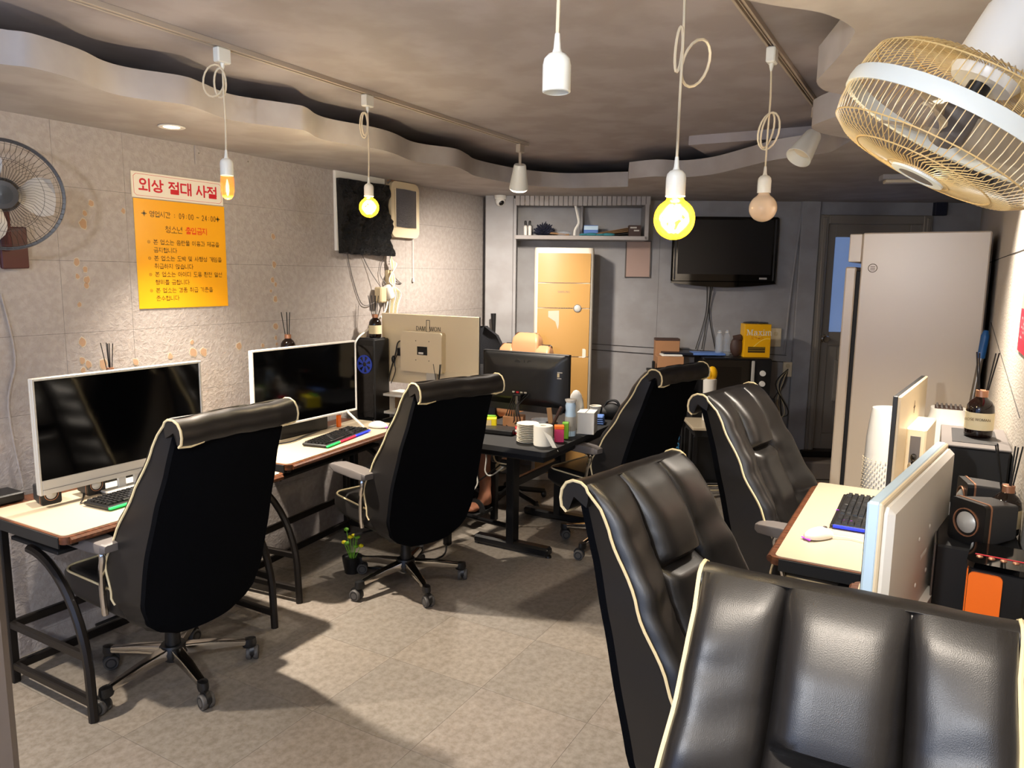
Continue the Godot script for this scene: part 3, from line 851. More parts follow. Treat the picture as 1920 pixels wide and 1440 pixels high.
func syllable(img, ch: String, at: Vector2, size: float, w, c):
	var code := ch.unicode_at(0) - 0xAC00
	if code < 0 or code > 11171:
		if SIGNS.has(ch): strokes(img, SIGNS[ch], Rect2(at + Vector2(.12, .08) * size, Vector2(.42, .84) * size), w, c)
		return
	var lead: String = LEAD[code / 588]
	var vow: String = VOWEL[(code % 588) / 28]
	var tail: String = TAIL[code % 28]
	var h := 0.56 if tail else 0.92
	var box := func(x, y, ww, hh): return Rect2(at + Vector2(x, y) * size, Vector2(ww, hh) * size)
	var first := vow[0]
	var flat := first in ["ㅗ", "ㅜ", "ㅡ", "ㅛ", "ㅠ"]
	if vow.length() == 2:
		strokes(img, JAMO[lead], box.call(.12, .06, .42, h * .42), w, c)
		strokes(img, JAMO[first], box.call(.04, .06 + h * .55, .6, h * .32), w, c)
		strokes(img, JAMO[vow[1]], box.call(.62, .02, .34, h), w, c)
	elif flat:
		strokes(img, JAMO[lead], box.call(.22, .05, .56, h * .46), w, c)
		strokes(img, JAMO[first], box.call(.04, .05 + h * .6, .92, h * .36), w, c)
	else:
		strokes(img, JAMO[lead], box.call(.08, .1, .42, h * .72), w, c)
		strokes(img, JAMO[first], box.call(.54, .02, .4, h), w, c)
	if tail: strokes(img, JAMO[tail], box.call(.22, .68, .6, .26), w, c)

func line_of(img, text: String, at: Vector2, size: float, w, c, spread := 1.0):
	var x := at.x
	for ch in text:
		if ch == " ":
			x += size * 0.45
			continue
		syllable(img, ch, Vector2(x, at.y), size, w, c)
		x += size * (0.62 if SIGNS.has(ch) else 1.0) * spread
	return x

func star(img, at: Vector2, r: float, c):
	for k in 4:
		var d: Vector2 = Vector2.RIGHT.rotated(k * PI / 4) * r * (1.0 if k % 2 == 0 else 0.55)
		stroke(img, at - d, at + d, r * 0.28, c)

func printed(called, img: Image, rough := 0.5) -> StandardMaterial3D:
	var m := mat(called, Color.WHITE, rough)
	m.albedo_texture = ImageTexture.create_from_image(img)
	return m

func sheet(called, label, category, w, h, thick, at: Vector3, b: Basis, print_m, edge_m) -> Node3D:
	var t := thing(called, label, category, at)
	t.basis = b
	part(t, "backing", MB.new().box(Vector3(w, h, thick), Vector3(0, 0, thick / 2), min(0.001, thick * 0.3)), edge_m)
	part(t, "printed_face", card(w - 0.002, h - 0.002), print_m, Vector3(0, 0, thick + 0.0006))
	return t

# ---------------------------------------------------------------- left wall
func build_left_wall_things():
	var on_wall := Basis(Vector3.UP, PI / 2)
	# white sign with red letters
	var im := Image.create(900, 230, false, Image.FORMAT_RGB8)
	im.fill(Color(0.90, 0.87, 0.80))
	var red := Color(0.78, 0.08, 0.15)
	for e in [[40, 18, 860, 18], [860, 18, 882, 40], [882, 40, 882, 190], [882, 190, 860, 212], [860, 212, 40, 212], [40, 212, 18, 190], [18, 190, 18, 40], [18, 40, 40, 18]]:
		stroke(im, Vector2(e[0], e[1]), Vector2(e[2], e[3]), 3.0, red)
	line_of(im, "외상", Vector2(62, 55), 116, 16, red)
	line_of(im, "절대", Vector2(338, 55), 116, 16, red)
	line_of(im, "사절", Vector2(612, 55), 116, 16, red)
	sheet("notice_sign", "white sign with large red Korean letters above the yellow notice", "sign", 0.495, 0.115, 0.006, Vector3(WALL_L + 0.001, 1.983, -2.385), on_wall * Basis(Vector3.BACK, 0.0), printed("print_sign", im), "cream_plastic")
	# yellow notice
	im = Image.create(700, 720, false, Image.FORMAT_RGB8)
	im.fill(Color(0.94, 0.66, 0.10))
	var ink := Color(0.30, 0.19, 0.05)
	star(im, Vector2(68, 92), 17, Color(0.12, 0.08, 0.03))
	star(im, Vector2(640, 92), 17, Color(0.12, 0.08, 0.03))
	line_of(im, "영업시간 : 09:00 ~ 24:00", Vector2(104, 72), 41, 4.0, ink, 0.95)
	var x = line_of(im, "청소년 ", Vector2(215, 165), 47, 4.0, ink, 0.95)
	line_of(im, "출입금지", Vector2(x, 165), 47, 5.0, Color(0.88, 0.20, 0.08), 0.95)
	var rows := ["본 업소는 음란물 이용과 제공을", "금지합니다", "본 업소는 도박 및 사행성 게임을", "취급하지 않습니다", "본 업소는 아이디 도용 환전 알선", "행위를 금합니다", "본 업소는 경품 취급 기준을", "준수합니다"]
	for i in rows.size():
		var y := 258 + i * 54
		line_of(im, rows[i], Vector2(122, y), 35, 3.4, ink, 1.01)
		if i % 2 == 0:
			for k in 10: stroke(im, Vector2(90, y + 19) + Vector2.RIGHT.rotated(k * TAU / 10) * 9, Vector2(90, y + 19) + Vector2.RIGHT.rotated((k + 1) * TAU / 10) * 9, 2.2, ink)
			stroke(im, Vector2(89, y + 19), Vector2(91, y + 19), 5, ink)
	sheet("yellow_notice", "yellow notice with rows of dark Korean writing on the left wall", "poster", 0.495, 0.50, 0.003, Vector3(WALL_L + 0.001, 1.672, -2.392), on_wall, printed("print_notice", im, 0.35), "yellow_card")
	# small painted cover plate by the soffit
	var cp := thing("cover_plate", "painted junction cover plate on the left wall under the soffit", "cover plate", Vector3(WALL_L, 2.165, -2.65))
	part(cp, "plate", MB.new().box(Vector3(0.008, 0.11, 0.34), Vector3(0.004, 0, 0), 0.002), "wall_textured")
	for z in [-0.15, 0.15]: part(cp, "screw", MB.new().lathe([Vector2(0.001, 0.003), Vector2(0.004, 0.002), Vector2(0.004, 0), Vector2(0.001, 0)], 10, Transform3D(Basis(Vector3.BACK, -PI / 2), Vector3(0.008, 0, z))), "steel")
	# meter box hidden under a black sheet
	var bs := thing("sheeted_box", "box on the left wall wrapped in crinkled black sheet", "wall box", Vector3(WALL_L, 1.98, -3.665), 0.0)
	part(bs, "white_backboard", MB.new().box(Vector3(0.02, 0.5, 0.46), Vector3(0.01, 0.0, 0), 0.003), "white_matte")
	var rows2 := []
	var fn := FastNoiseLite.new()
	fn.seed = 5
	fn.frequency = 0.05
	for j in 27:
		var row := []
		for i in 27:
			var u := i / 26.0 - 0.5
			var f := j / 26.0
			var puff := 0.06 + 0.05 * fn.get_noise_2d(u * 60.0, f * 60.0) + 0.02 * fn.get_noise_2d(u * 190.0 + 50.0, f * 190.0)
			row.append(Vector3(puff, 0.175 - f * 0.44 + 0.008 * sin(u * 30) * f, u * (0.45 + 0.02 * f) - 0.02 * f))
		for i in 27:
			var u := 0.5 - i / 26.0
			var f := j / 26.0
			row.append(Vector3(0.022, 0.175 - f * 0.44, u * (0.45 + 0.02 * f) - 0.02 * f))
		rows2.append(row)
	part(bs, "black_sheet", MB.new().skin(rows2), "black_sheet", Vector3.ZERO, 60.0)
	# cream box with a foil-covered window
	var cb := thing("cream_wall_box", "cream plastic box with a foil-covered window on the left wall", "wall box", Vector3(WALL_L, 2.015, -4.07))
	part(cb, "shell", MB.new().prism(rounded(0.30, 0.36, 0.05, 6), 0.05, Transform3D(Basis(Vector3.UP, PI / 2), Vector3.ZERO)), "cream_plastic")
	part(cb, "foil_window", MB.new().prism(rounded(0.225, 0.25, 0.012, 3), 0.006, Transform3D(Basis(Vector3.UP, PI / 2), Vector3(0.05, 0.01, 0))), "foil")
	part(cb, "window_rim", MB.new().tube([Vector3(0.055, 0.135, -0.112), Vector3(0.055, 0.135, 0.112), Vector3(0.055, -0.115, 0.112), Vector3(0.055, -0.115, -0.112)], 0.004, 6, true), "cream_plastic")
	part(cb, "brown_top", MB.new().box(Vector3(0.03, 0.02, 0.26), Vector3(0.015, 0.187, 0), 0.002), "cardboard")
	part(cb, "bundled_leads", cable([Vector3(0.03, 0.16, 0.16), Vector3(0.05, 0.2, 0.12), Vector3(0.045, 0.205, 0.05), Vector3(0.02, 0.21, 0.02)], 0.006), "grey_plastic")
	# cables hanging down to the socket board
	var sb := thing("socket_board", "ivory cable duct with adapters and a tangle of ivory leads", "socket", Vector3(WALL_L, 0, -3.93))
	part(sb, "duct", MB.new().box(Vector3(0.03, 0.52, 0.045), Vector3(0.015, 1.36, 0), 0.003), "ivory_plastic")
	part(sb, "adapter_plug", MB.new().box(Vector3(0.06, 0.10, 0.06), Vector3(0.05, 1.46, 0.13), 0.008), "ivory_plastic")
	part(sb, "white_adapter", MB.new().lathe([Vector2(0.001, 0.045), Vector2(0.026, 0.04), Vector2(0.032, 0.0), Vector2(0.03, -0.04), Vector2(0.001, -0.045)], 16, Transform3D(Basis(Vector3.RIGHT, 0.5), Vector3(0.06, 1.48, 0.06))), "white_plastic")
	for k in 7:
		var q := k * 0.017
		part(sb, "lead", cable([Vector3(0.03, 1.76 - q, -0.01 + q * 0.3), Vector3(0.045 + q * 0.2, 1.66, 0.02 - q * 0.4), Vector3(0.05, 1.55, -0.02 + q * 0.6), Vector3(0.055, 1.47, 0.03 - q), Vector3(0.04, 1.36, 0.03 - q * 0.8), Vector3(0.03, 1.2 - q, 0.02 - q * 0.5)], 0.004), "ivory_plastic" if k % 3 else "white_plastic")
	for s in [[Vector3(0.06, 1.50, 0.13), Vector3(0.02, 1.62, 0.2), Vector3(0.008, 1.75, 0.28)], [Vector3(0.04, 1.42, 0.15), Vector3(0.012, 1.4, 0.26), Vector3(0.008, 1.55, 0.34), Vector3(0.008, 1.75, 0.40)], [Vector3(0.04, 1.53, 0.06), Vector3(0.014, 1.6, 0.09), Vector3(0.02, 1.72, 0.05)], [Vector3(0.02, 1.6, -0.02), Vector3(0.01, 1.55, -0.1), Vector3(0.01, 1.53, -0.14), Vector3(0.02, 1.55, -0.03)]]:
		part(sb, "dark_lead", cable(s, 0.0028), "grey_plastic")
	part(sb, "white_flex", cable([Vector3(0.05, 1.44, 0.05), Vector3(0.06, 1.34, 0.11), Vector3(0.07, 1.25, 0.27), Vector3(0.09, 1.18, 0.42), Vector3(0.1, 1.0, 0.5)], 0.006), "white_plastic")
	var pc := thing("pull_cord", "thin white pull cord with a small knob on the left wall", "pull cord", Vector3(WALL_L + 0.012, 0, -4.2))
	part(pc, "string", cable([Vector3(0, 1.83, 0), Vector3(0.002, 1.7, 0.002), Vector3(0, 1.57, 0)], 0.0015), "white_plastic")
	part(pc, "end_knob", MB.new().lathe([Vector2(0.001, 0.02), Vector2(0.005, 0.016), Vector2(0.009, -0.012), Vector2(0.001, -0.016)], 12, Transform3D(Basis.IDENTITY, Vector3(0, 1.555, 0))), "white_plastic")
	# cable hanging at the far left
	single("wall_cable", cable([Vector3(0, 1.5, 0), Vector3(0.004, 1.25, -0.03), Vector3(0.004, 1.05, 0.01), Vector3(0.004, 0.72, -0.02)], 0.004), "wall_textured", "painted cable running down the left wall beside the monitor", "cable", Vector3(WALL_L + 0.008, 0, -1.56))

# ---------------------------------------------------------------- desk hardware
func keyboard(label, at: Vector3, turn, glow_front: Array) -> Node3D:
	var t := thing("keyboard", label, "keyboard", at, turn, "black backlit keyboards")
	part(t, "body", MB.new().box(Vector3(0.445, 0.014, 0.145), Vector3(0, 0.009, 0), 0.004), "black_plastic")
	var x := -0.2225
	for g in glow_front:   # strips of light showing along the front edge
		part(t, "led_strip", MB.new().box(Vector3(0.445 * g[1] - 0.002, 0.008, 0.012), Vector3(x + 0.445 * g[1] / 2, 0.008, 0.0755), 0.002), g[0])
		x += 0.445 * g[1]
	var cap := MB.new()
	var v0 := cap.v.size()
	for q in [[0.0, 0.0085], [0.008, 0.0066]]:
		for s in [[-1, -1], [1, -1], [1, 1], [-1, 1]]: cap.v.append(Vector3(s[0] * q[1], q[0], s[1] * q[1]))
	for f in [[0, 1, 5, 4], [1, 2, 6, 5], [2, 3, 7, 6], [3, 0, 4, 7], [4, 5, 6, 7], [3, 2, 1, 0]]: cap.quad(f[0], f[1], f[2], f[3])
	cap.fix(0, 0)
	var cm := cap.mesh()
	for j in 6:
		for i in 21:
			if i == 15 or i == 18 and false: continue
			if j == 5 and i > 2 and i < 9: continue
			if j == 3 and i > 14 and i < 19: continue
			part(t, "key", cm, "dark_grey" if (i + j) % 9 == 0 else "black_plastic", Vector3(-0.205 + i * 0.0205, 0.016, -0.054 + j * 0.0215))
	part(t, "space_bar", MB.new().box(Vector3(0.118, 0.008, 0.016), Vector3(-0.09, 0.02, 0.0535), 0.002), "black_plastic")
	return t

func mouse(label, at: Vector3, turn, led := "led_violet") -> Node3D:
	var t := thing("mouse", label, "mouse", at, turn, "white mice on the desks")
	var rows := []
	for i in 13:
		var f := i / 12.0
		var w := 0.031 * sqrt(max(1.0 - pow(absf(f * 2 - 1), 2.6), 0.003)) * (1.0 - 0.1 * sin(f * PI))
		var h := 0.038 * pow(max(sin(f * PI * 0.92 + 0.12), 0.0), 0.7)
		var row := []
		for k in 14:
			var a := TAU * k / 14
			row.append(Vector3(cos(a) * w, max(sin(a), -0.25) * h * 0.8 + 0.008, (f - 0.5) * 0.12))
		rows.append(row)
	part(t, "shell", MB.new().skin(rows), "white_plastic")
	part(t, "wheel", MB.new().lathe([Vector2(0.001, -0.004), Vector2(0.008, -0.004), Vector2(0.008, 0.004), Vector2(0.001, 0.004)], 14, Transform3D(Basis(Vector3.BACK, PI / 2), Vector3(0, 0.031, -0.026))), "grey_plastic")
	part(t, "led_rim", MB.new().box(Vector3(0.04, 0.003, 0.006), Vector3(0, 0.004, 0.056), 0.001), led)
	return t

func diffuser(label, at: Vector3, scale_ := 1.0, reeds := [[-0.35, 0.1], [-0.3, -0.1], [0.1, 0.1], [0.2, -0.05], [0.05, 0.0]]) -> Node3D:
	var t := thing("reed_diffuser", label, "diffuser", at, 0.0, "amber reed diffusers")
	t.scale = Vector3.ONE * scale_
	part(t, "bottle", MB.new().lathe([Vector2(0.001, 0.0), Vector2(0.030, 0.0), Vector2(0.0345, 0.005), Vector2(0.035, 0.012), Vector2(0.035, 0.074), Vector2(0.033, 0.088), Vector2(0.026, 0.1), Vector2(0.016, 0.109), Vector2(0.0135, 0.113), Vector2(0.0135, 0.12), Vector2(0.001, 0.12)], 32), "amber_glass")
	part(t, "paper_label", MB.new().lathe([Vector2(0.0345, 0.022), Vector2(0.0356, 0.022), Vector2(0.0356, 0.07), Vector2(0.0345, 0.07)], 32), "paper_label")
	part(t, "collar", MB.new().lathe([Vector2(0.006, 0.112), Vector2(0.0155, 0.112), Vector2(0.0155, 0.13), Vector2(0.013, 0.131), Vector2(0.006, 0.13)], 24), "copper")
	for r in reeds:
		part(t, "reed", MB.new().bar(Vector3(r[0] * 0.01, 0.06, r[1] * 0.01), Vector3(r[0] * 0.11, 0.235, r[1] * 0.11), 0.0021, 6), "black_matte")
	return t

func desk_speaker(label, at: Vector3, turn, s := 1.0) -> Node3D:
	var t := thing("desk_speaker", label, "speaker", at, turn, "small black desk speakers")
	var rows := []
	for q in [[-0.04, 0.030, 0.032], [0.0, 0.033, 0.036], [0.03, 0.035, 0.038]]:
		var row := []
		for p in rounded(q[1] * 2, q[2] * 2, 0.006, 3): row.append(Vector3(p.x, p.y + 0.038, q[0]) * s)
		rows.append(row)
	part(t, "cabinet", MB.new().skin(rows), "dark_grey", Vector3.ZERO, 30.0)
	part(t, "front_frame", MB.new().prism(rounded(0.072 * s, 0.078 * s, 0.008 * s, 4), 0.012 * s, Transform3D(Basis.IDENTITY, Vector3(0, 0.038, 0.03) * s)), "black_plastic")
	part(t, "trim_band", MB.new().prism(rounded(0.074 * s, 0.080 * s, 0.008 * s, 4), 0.003 * s, Transform3D(Basis.IDENTITY, Vector3(0, 0.038, 0.028) * s)), "copper")
	part(t, "ring", MB.new().lathe([Vector2(0.0235, 0.0), Vector2(0.0255, 0.0), Vector2(0.0255, 0.003), Vector2(0.0235, 0.003), Vector2(0.0235, 0.0)], 24, Transform3D(Basis(Vector3.RIGHT, PI / 2).scaled(Vector3.ONE * s), Vector3(0, 0.038, 0.0415) * s)), "copper")
	part(t, "cone", MB.new().lathe([Vector2(0.001, 0.007), Vector2(0.012, 0.005), Vector2(0.019, 0.0), Vector2(0.019, -0.002), Vector2(0.001, -0.002)], 24, Transform3D(Basis(Vector3.RIGHT, PI / 2).scaled(Vector3.ONE * s), Vector3(0, 0.038, 0.043) * s)), "silver_plastic")
	return t

# monitor: faces local +z, stands at its base
func monitor(label, at: Vector3, turn, w, h, bottom, style) -> Node3D:
	var t := thing("monitor", label, "monitor", at, turn)
	var frame_m: String = {"silver": "silver_plastic", "white": "white_plastic", "thin": "dark_grey", "black": "black_plastic", "pale": "blue_white"}[style]
	var back_m: String = {"silver": "silver_plastic", "white": "white_plastic", "thin": "cream_plastic", "black": "black_plastic", "pale": "cream_plastic"}[style]
	var chin: float = {"silver": 0.055, "white": 0.012, "thin": 0.016, "black": 0.02, "pale": 0.02}[style]
	var b := 0.010
	var y0: float = bottom
	part(t, "back_shell", MB.new().box(Vector3(w, h, 0.012), Vector3(0, y0 + h / 2, -0.012), 0.003), back_m)
	for s in [-1, 1]: part(t, "bezel", MB.new().box(Vector3(b, h, 0.016), Vector3(s * (w / 2 - b / 2), y0 + h / 2, 0.001), 0.002), frame_m)
	part(t, "bezel", MB.new().box(Vector3(w - 2 * b, b, 0.016), Vector3(0, y0 + h - b / 2, 0.001), 0.002), frame_m)
	part(t, "chin", MB.new().box(Vector3(w - 2 * b, chin, 0.016), Vector3(0, y0 + chin / 2, 0.001), 0.002), frame_m)
	part(t, "screen", MB.new().box(Vector3(w - 2 * b, h - b - chin, 0.008), Vector3(0, y0 + chin + (h - b - chin) / 2, 0.0)), "screen_black")
	return t

func desk_stand(t, top, m, back := -0.05, foot := 0.2):
	part(t, "stand_neck", MB.new().box(Vector3(0.06, top - 0.01, 0.025), Vector3(0, top / 2, back), 0.004), m)
	part(t, "stand_foot", MB.new().prism(rounded(0.26, foot, 0.03, 4), 0.01, Transform3D(Basis(Vector3.RIGHT, -PI / 2), Vector3(0, 0, back + 0.02))), m)

# desk with a white top on bronze tube legs that bow outwards; long side along local x, front towards local +z
func arch_desk(label, at: Vector3, turn, w, d, h := 0.71) -> Node3D:
	var t := thing("computer_desk", label, "desk", at, turn, "white-topped desks on dark tube legs")
	var top := rounded(w, d, 0.025, 4)
	part(t, "board", MB.new().prism(top, 0.026, Transform3D(Basis(Vector3.RIGHT, -PI / 2), Vector3(0, h - 0.028, 0))), "desk_brown")
	part(t, "white_top", MB.new().prism(rounded(w - 0.02, d - 0.12, 0.02, 4), 0.003, Transform3D(Basis(Vector3.RIGHT, -PI / 2), Vector3(0, h - 0.002, 0.045))), "desk_white")
	part(t, "front_edge", MB.new().tube([Vector3(-w / 2 + 0.02, h - 0.015, d / 2), Vector3(w / 2 - 0.02, h - 0.015, d / 2)], 0.012, 8), "desk_brown")
	part(t, "keyboard_shelf", MB.new().box(Vector3(w - 0.16, 0.016, d * 0.5), Vector3(0, h - 0.12, -0.04), 0.003), "black_matte")
	for s in [-1, 1]:
		var x: float = s * (w / 2 - 0.07)
		var arc := []
		for i in 13:
			var a := deg_to_rad(90.0 - 90.0 * i / 12.0)
			arc.append(Vector3(x, 0.14 + 0.44 * sin(a), d / 2 - 0.36 + 0.33 * cos(a)))
		arc.append(Vector3(x, 0.0, d / 2 - 0.025))
		part(t, "bowed_leg", MB.new().tube(arc, 0.017, 8), "bronze_steel")
		part(t, "rear_leg", MB.new().box(Vector3(0.03, h - 0.03, 0.03), Vector3(x, (h - 0.03) / 2, -d / 2 + 0.08), 0.004), "bronze_steel")
		part(t, "side_bar", MB.new().box(Vector3(0.022, 0.03, d - 0.1), Vector3(x, 0.24, 0.02), 0.004), "bronze_steel")
		part(t, "side_bar", MB.new().box(Vector3(0.022, 0.03, d - 0.1), Vector3(x, 0.07, 0.02), 0.004), "bronze_steel")
		part(t, "upper_bar", MB.new().box(Vector3(0.03, 0.03, d - 0.12), Vector3(x, h - 0.045, 0), 0.004), "bronze_steel")
	for s in [-1, 1]: part(t, "end_strip", MB.new().box(Vector3(0.006, 0.04, d - 0.06), Vector3(s * (w / 2 + 0.001), h - 0.024, 0), 0.001), "black_matte")
	for y in [0.24, 0.07]:
		part(t, "cross_bar", MB.new().box(Vector3(w - 0.14, 0.035, 0.022), Vector3(0, y, -d / 2 + 0.09), 0.004), "bronze_steel")
	return t

func build_left_tables():
	arch_desk("white-topped desk nearest the camera on the left", Vector3(-2.79, 0, -1.83), PI / 2, 0.98, 0.62)
	arch_desk("white-topped desk on the left with the rainbow keyboard", Vector3(-2.87, 0, -2.93), PI / 2 + 0.10, 1.06, 0.50)
	# first workplace
	var m := monitor("large silver-framed monitor on the nearest left desk", Vector3(-2.85, 0.713, -1.825), PI / 2, 0.72, 0.44, 0.05, "silver")
	part(m, "chin_line", MB.new().box(Vector3(0.70, 0.0015, 0.002), Vector3(0, 0.07, 0.0095)), "grey_plastic")
	for s in [-0.035, 0.035]: part(m, "stand_leg", MB.new().box(Vector3(0.035, 0.05, 0.012), Vector3(s, 0.026, -0.005), 0.003), "silver_plastic")
	part(m, "stand_foot", MB.new().box(Vector3(0.24, 0.01, 0.14), Vector3(0, 0.005, -0.03), 0.003), "silver_plastic")
	keyboard("black keyboard with a green glowing edge on the nearest left desk", Vector3(-2.705, 0.713, -1.80), PI / 2 + 0.07, [["led_green", 1.0]])
	desk_speaker("small round-coned speaker under the silver monitor, right one of the pair", Vector3(-2.905, 0.713, -1.69), PI / 2)
	desk_speaker("small speaker under the left corner of the silver monitor", Vector3(-2.925, 0.713, -1.53), PI / 2 - 0.1)
	diffuser("reed diffuser peeking over the silver monitor on the left", Vector3(-3.06, 1.055, -1.9))
	single("pc_tower", MB.new().box(Vector3(0.21, 0.34, 0.2), Vector3(0, 0.17, 0), 0.006), "black_plastic", "black computer case behind the silver monitor carrying a diffuser", "computer", Vector3(-3.07, 0.714, -1.90))
	single("desk_cable", cable([Vector3(-3.0, 0.72, -1.72), Vector3(-2.84, 0.717, -1.62), Vector3(-2.78, 0.717, -1.58), Vector3(-2.80, 0.717, -1.68), Vector3(-2.90, 0.717, -1.70), Vector3(-2.83, 0.718, -1.75)], 0.0025), "cord_black", "thin black lead looping on the nearest left desk", "cable")
	for k in 3:
		single("white_cable", cable([Vector3(-2.98, 0.73, -1.95 - k * 0.03), Vector3(-2.93 + k * 0.01, 0.735 + k * 0.006, -1.99), Vector3(-2.9, 0.72, -2.08 - k * 0.02), Vector3(-2.96, 0.72, -2.14), Vector3(-3.02, 0.725, -2.05 + k * 0.04)], 0.003), "white_plastic", ["white lead curling behind the green-edged keyboard", "white lead lying by the silver monitor's foot", "white lead at the back of the nearest left desk"][k], "cable", Vector3.ZERO, 0.0, "white leads behind the first keyboard")
	var dock := thing("black_tray", "flat black device at the back of the left desk by the wall", "device", Vector3(-3.08, 0.712, -1.42))
	part(dock, "case", MB.new().box(Vector3(0.12, 0.035, 0.16), Vector3(0, 0.0175, 0), 0.005), "black_plastic")
	part(dock, "plug", MB.new().box(Vector3(0.03, 0.04, 0.05), Vector3(0.0, 0.055, 0.03), 0.006), "black_matte")
	# second workplace
	m = monitor("white-framed monitor on the second left desk", Vector3(-2.93, 0.713, -2.92), PI / 2, 0.76, 0.41, 0.09, "white")
	for s in [-1, 1]: part(m, "stand_leg", MB.new().tube([Vector3(s * 0.29, 0.11, -0.01), Vector3(s * 0.34, 0.004, 0.09)], 0.007, 6), "white_plastic")
	part(m, "stand_brace", MB.new().tube([Vector3(-0.33, 0.008, -0.1), Vector3(-0.29, 0.11, -0.012), Vector3(0.29, 0.11, -0.012), Vector3(0.33, 0.008, -0.1)], 0.007, 6), "white_plastic")
	keyboard("black keyboard with green, red and blue lights on the second left desk", Vector3(-2.77, 0.713, -2.965), PI / 2 + 0.20, [["led_green", 0.28], ["led_red", 0.36], ["led_blue", 0.36]])
	mouse("white mouse beside the rainbow keyboard", Vector3(-2.775, 0.714, -3.31), PI / 2 + 0.3)
	diffuser("reed diffuser behind the white-framed monitor", Vector3(-3.08, 1.112, -2.93), 1.15, [[-0.25, 0.1], [-0.2, -0.15], [0.1, 0.12], [0.05, -0.1]])
	single("pc_tower", MB.new().box(Vector3(0.17, 0.40, 0.36), Vector3(0, 0.20, 0), 0.006), "black_plastic", "black computer case behind the white-framed monitor", "computer", Vector3(-3.075, 0.712, -2.95), 0.0)
	single("desk_cable", cable([Vector3(-2.95, 0.72, -2.6), Vector3(-2.9, 0.718, -2.75), Vector3(-2.94, 0.72, -2.9), Vector3(-2.98, 0.718, -3.05)], 0.004), "cord_black", "black lead under the white-framed monitor", "cable")
	single("stick_stop", MB.new().box(Vector3(0.02, 0.07, 0.025), Vector3(0, 0.035, 0), 0.003), "orange_plastic", "small orange wooden peg behind the white-framed monitor", "peg", Vector3(-2.975, 0.713, -3.2))

# ---------------------------------------------------------------- office chairs
func table_at(tab, t):
	for i in tab.size() - 1:
		if t <= tab[i + 1][0]:
			var f: float = (t - tab[i][0]) / (tab[i + 1][0] - tab[i][0])
			f = f * f * (3 - 2 * f)
			return lerpf(tab[i][1], tab[i + 1][1], f)
	return tab[-1][1]

const BACK_W := [[0.0, 0.12], [0.04, 0.19], [0.10, 0.235], [0.2, 0.258], [0.4, 0.262], [0.62, 0.252], [0.82, 0.236], [1.0, 0.23]]
const BACK_G := [[0.0, 0.05], [0.12, 0.11], [0.2, 0.16], [0.36, 0.205], [0.5, 0.175], [0.7, 0.125], [0.9, 0.085], [1.0, 0.07]]

func back_y(t): return 0.285 + t * 0.805
func back_z(t): return -0.19 - 0.22 * pow(t, 1.35)

func chair_cushion() -> MB:
	var rows := []
	var us := []   # columns lie closer together at the seams
	for p in [0.0, 0.06, 0.12, 0.18, 0.24, 0.29, 0.33, 0.36, 0.38, 0.392, 0.4, 0.408, 0.42, 0.44, 0.47, 0.52, 0.58, 0.64, 0.70, 0.76, 0.82, 0.87, 0.91, 0.945, 0.97, 0.985, 1.0]:
		us.append(p)
		if p > 0.0: us.push_front(-p)
	var nt := 60
	for j in nt + 1:
		var t := j / float(nt)
		var w: float = table_at(BACK_W, t)
		var g: float = table_at(BACK_G, t)
		var row := []
		for i in 7:
			var u := 1.0 - 2.0 * i / 6.0
			row.append(Vector3(u * w, back_y(t), back_z(t) + 0.012))
		for u in us:
			var s: float = absf(u)
			var dc := g * 0.62 + 0.012
			var dep := lerpf(dc, g, smoothstep(0.4, 0.95, s))
			var pf := 0.0
			if s < 0.40:
				pf = 0.046 * (1.0 - pow(s / 0.40, 6))
				pf *= 1.0 - 0.95 * exp(-pow((t - 0.755) / 0.016, 2))
				pf *= 1.0 + 0.30 * exp(-pow((t - 0.86) / 0.09, 2))
			else:
				pf = 0.034 * (1.0 - pow((s - 0.70) / 0.30, 6))
			pf *= smoothstep(0.0, 0.15, t)
			pf -= 0.010 * exp(-pow((s - 0.40) / 0.014, 2))
			var crease: float = 0.0022 * sin(u * 9 + t * 60 + 3 * sin(u * 5)) * smoothstep(0.25, 0.45, s) + 0.0022 * sin(t * 115 + u * 9 + 2.0 * sin(t * 31)) * exp(-pow((s - 0.40) / 0.09, 2))
			var edge := 0.012 * (1.0 - pow(1.0 - minf((1.0 - s) / 0.08, 1.0), 2))
			var front := dep - 0.012 + edge + pf + crease
			var over := clampf((t - 0.90) / 0.10, 0.0, 1.0)   # the front rolls over at the top
			front = lerpf(0.02, front, sqrt(1.0 - over * over * 0.97))
			row.append(Vector3(u * (w + 0.014), back_y(t) + pf * 0.1 + 0.03 * over * over, back_z(t) + front))
		rows.append(row)
	return MB.new().skin(rows)

func flap_profile(x) -> Array:
	var top: float = back_y(1.0)
	var z: float = back_z(1.0)
	var wob := 0.002 * sin(x * 19.0 + 0.7) + 0.0012 * sin(x * 53.0 + 1.0)
	var pr := []
	for q in [[0.03, -0.03], [0.034, -0.01], [0.034, 0.012], [0.028, 0.024], [0.012, 0.033], [-0.014, 0.034], [-0.036, 0.024], [-0.05, 0.004], [-0.054, -0.02], [-0.05, -0.042], [-0.036, -0.052], [-0.026, -0.045], [-0.026, -0.03], [-0.024, -0.016], [-0.01, -0.006], [0.01, -0.02]]:
		pr.append(Vector3(x, top + q[1] + wob, z + q[0] + wob))
	return pr

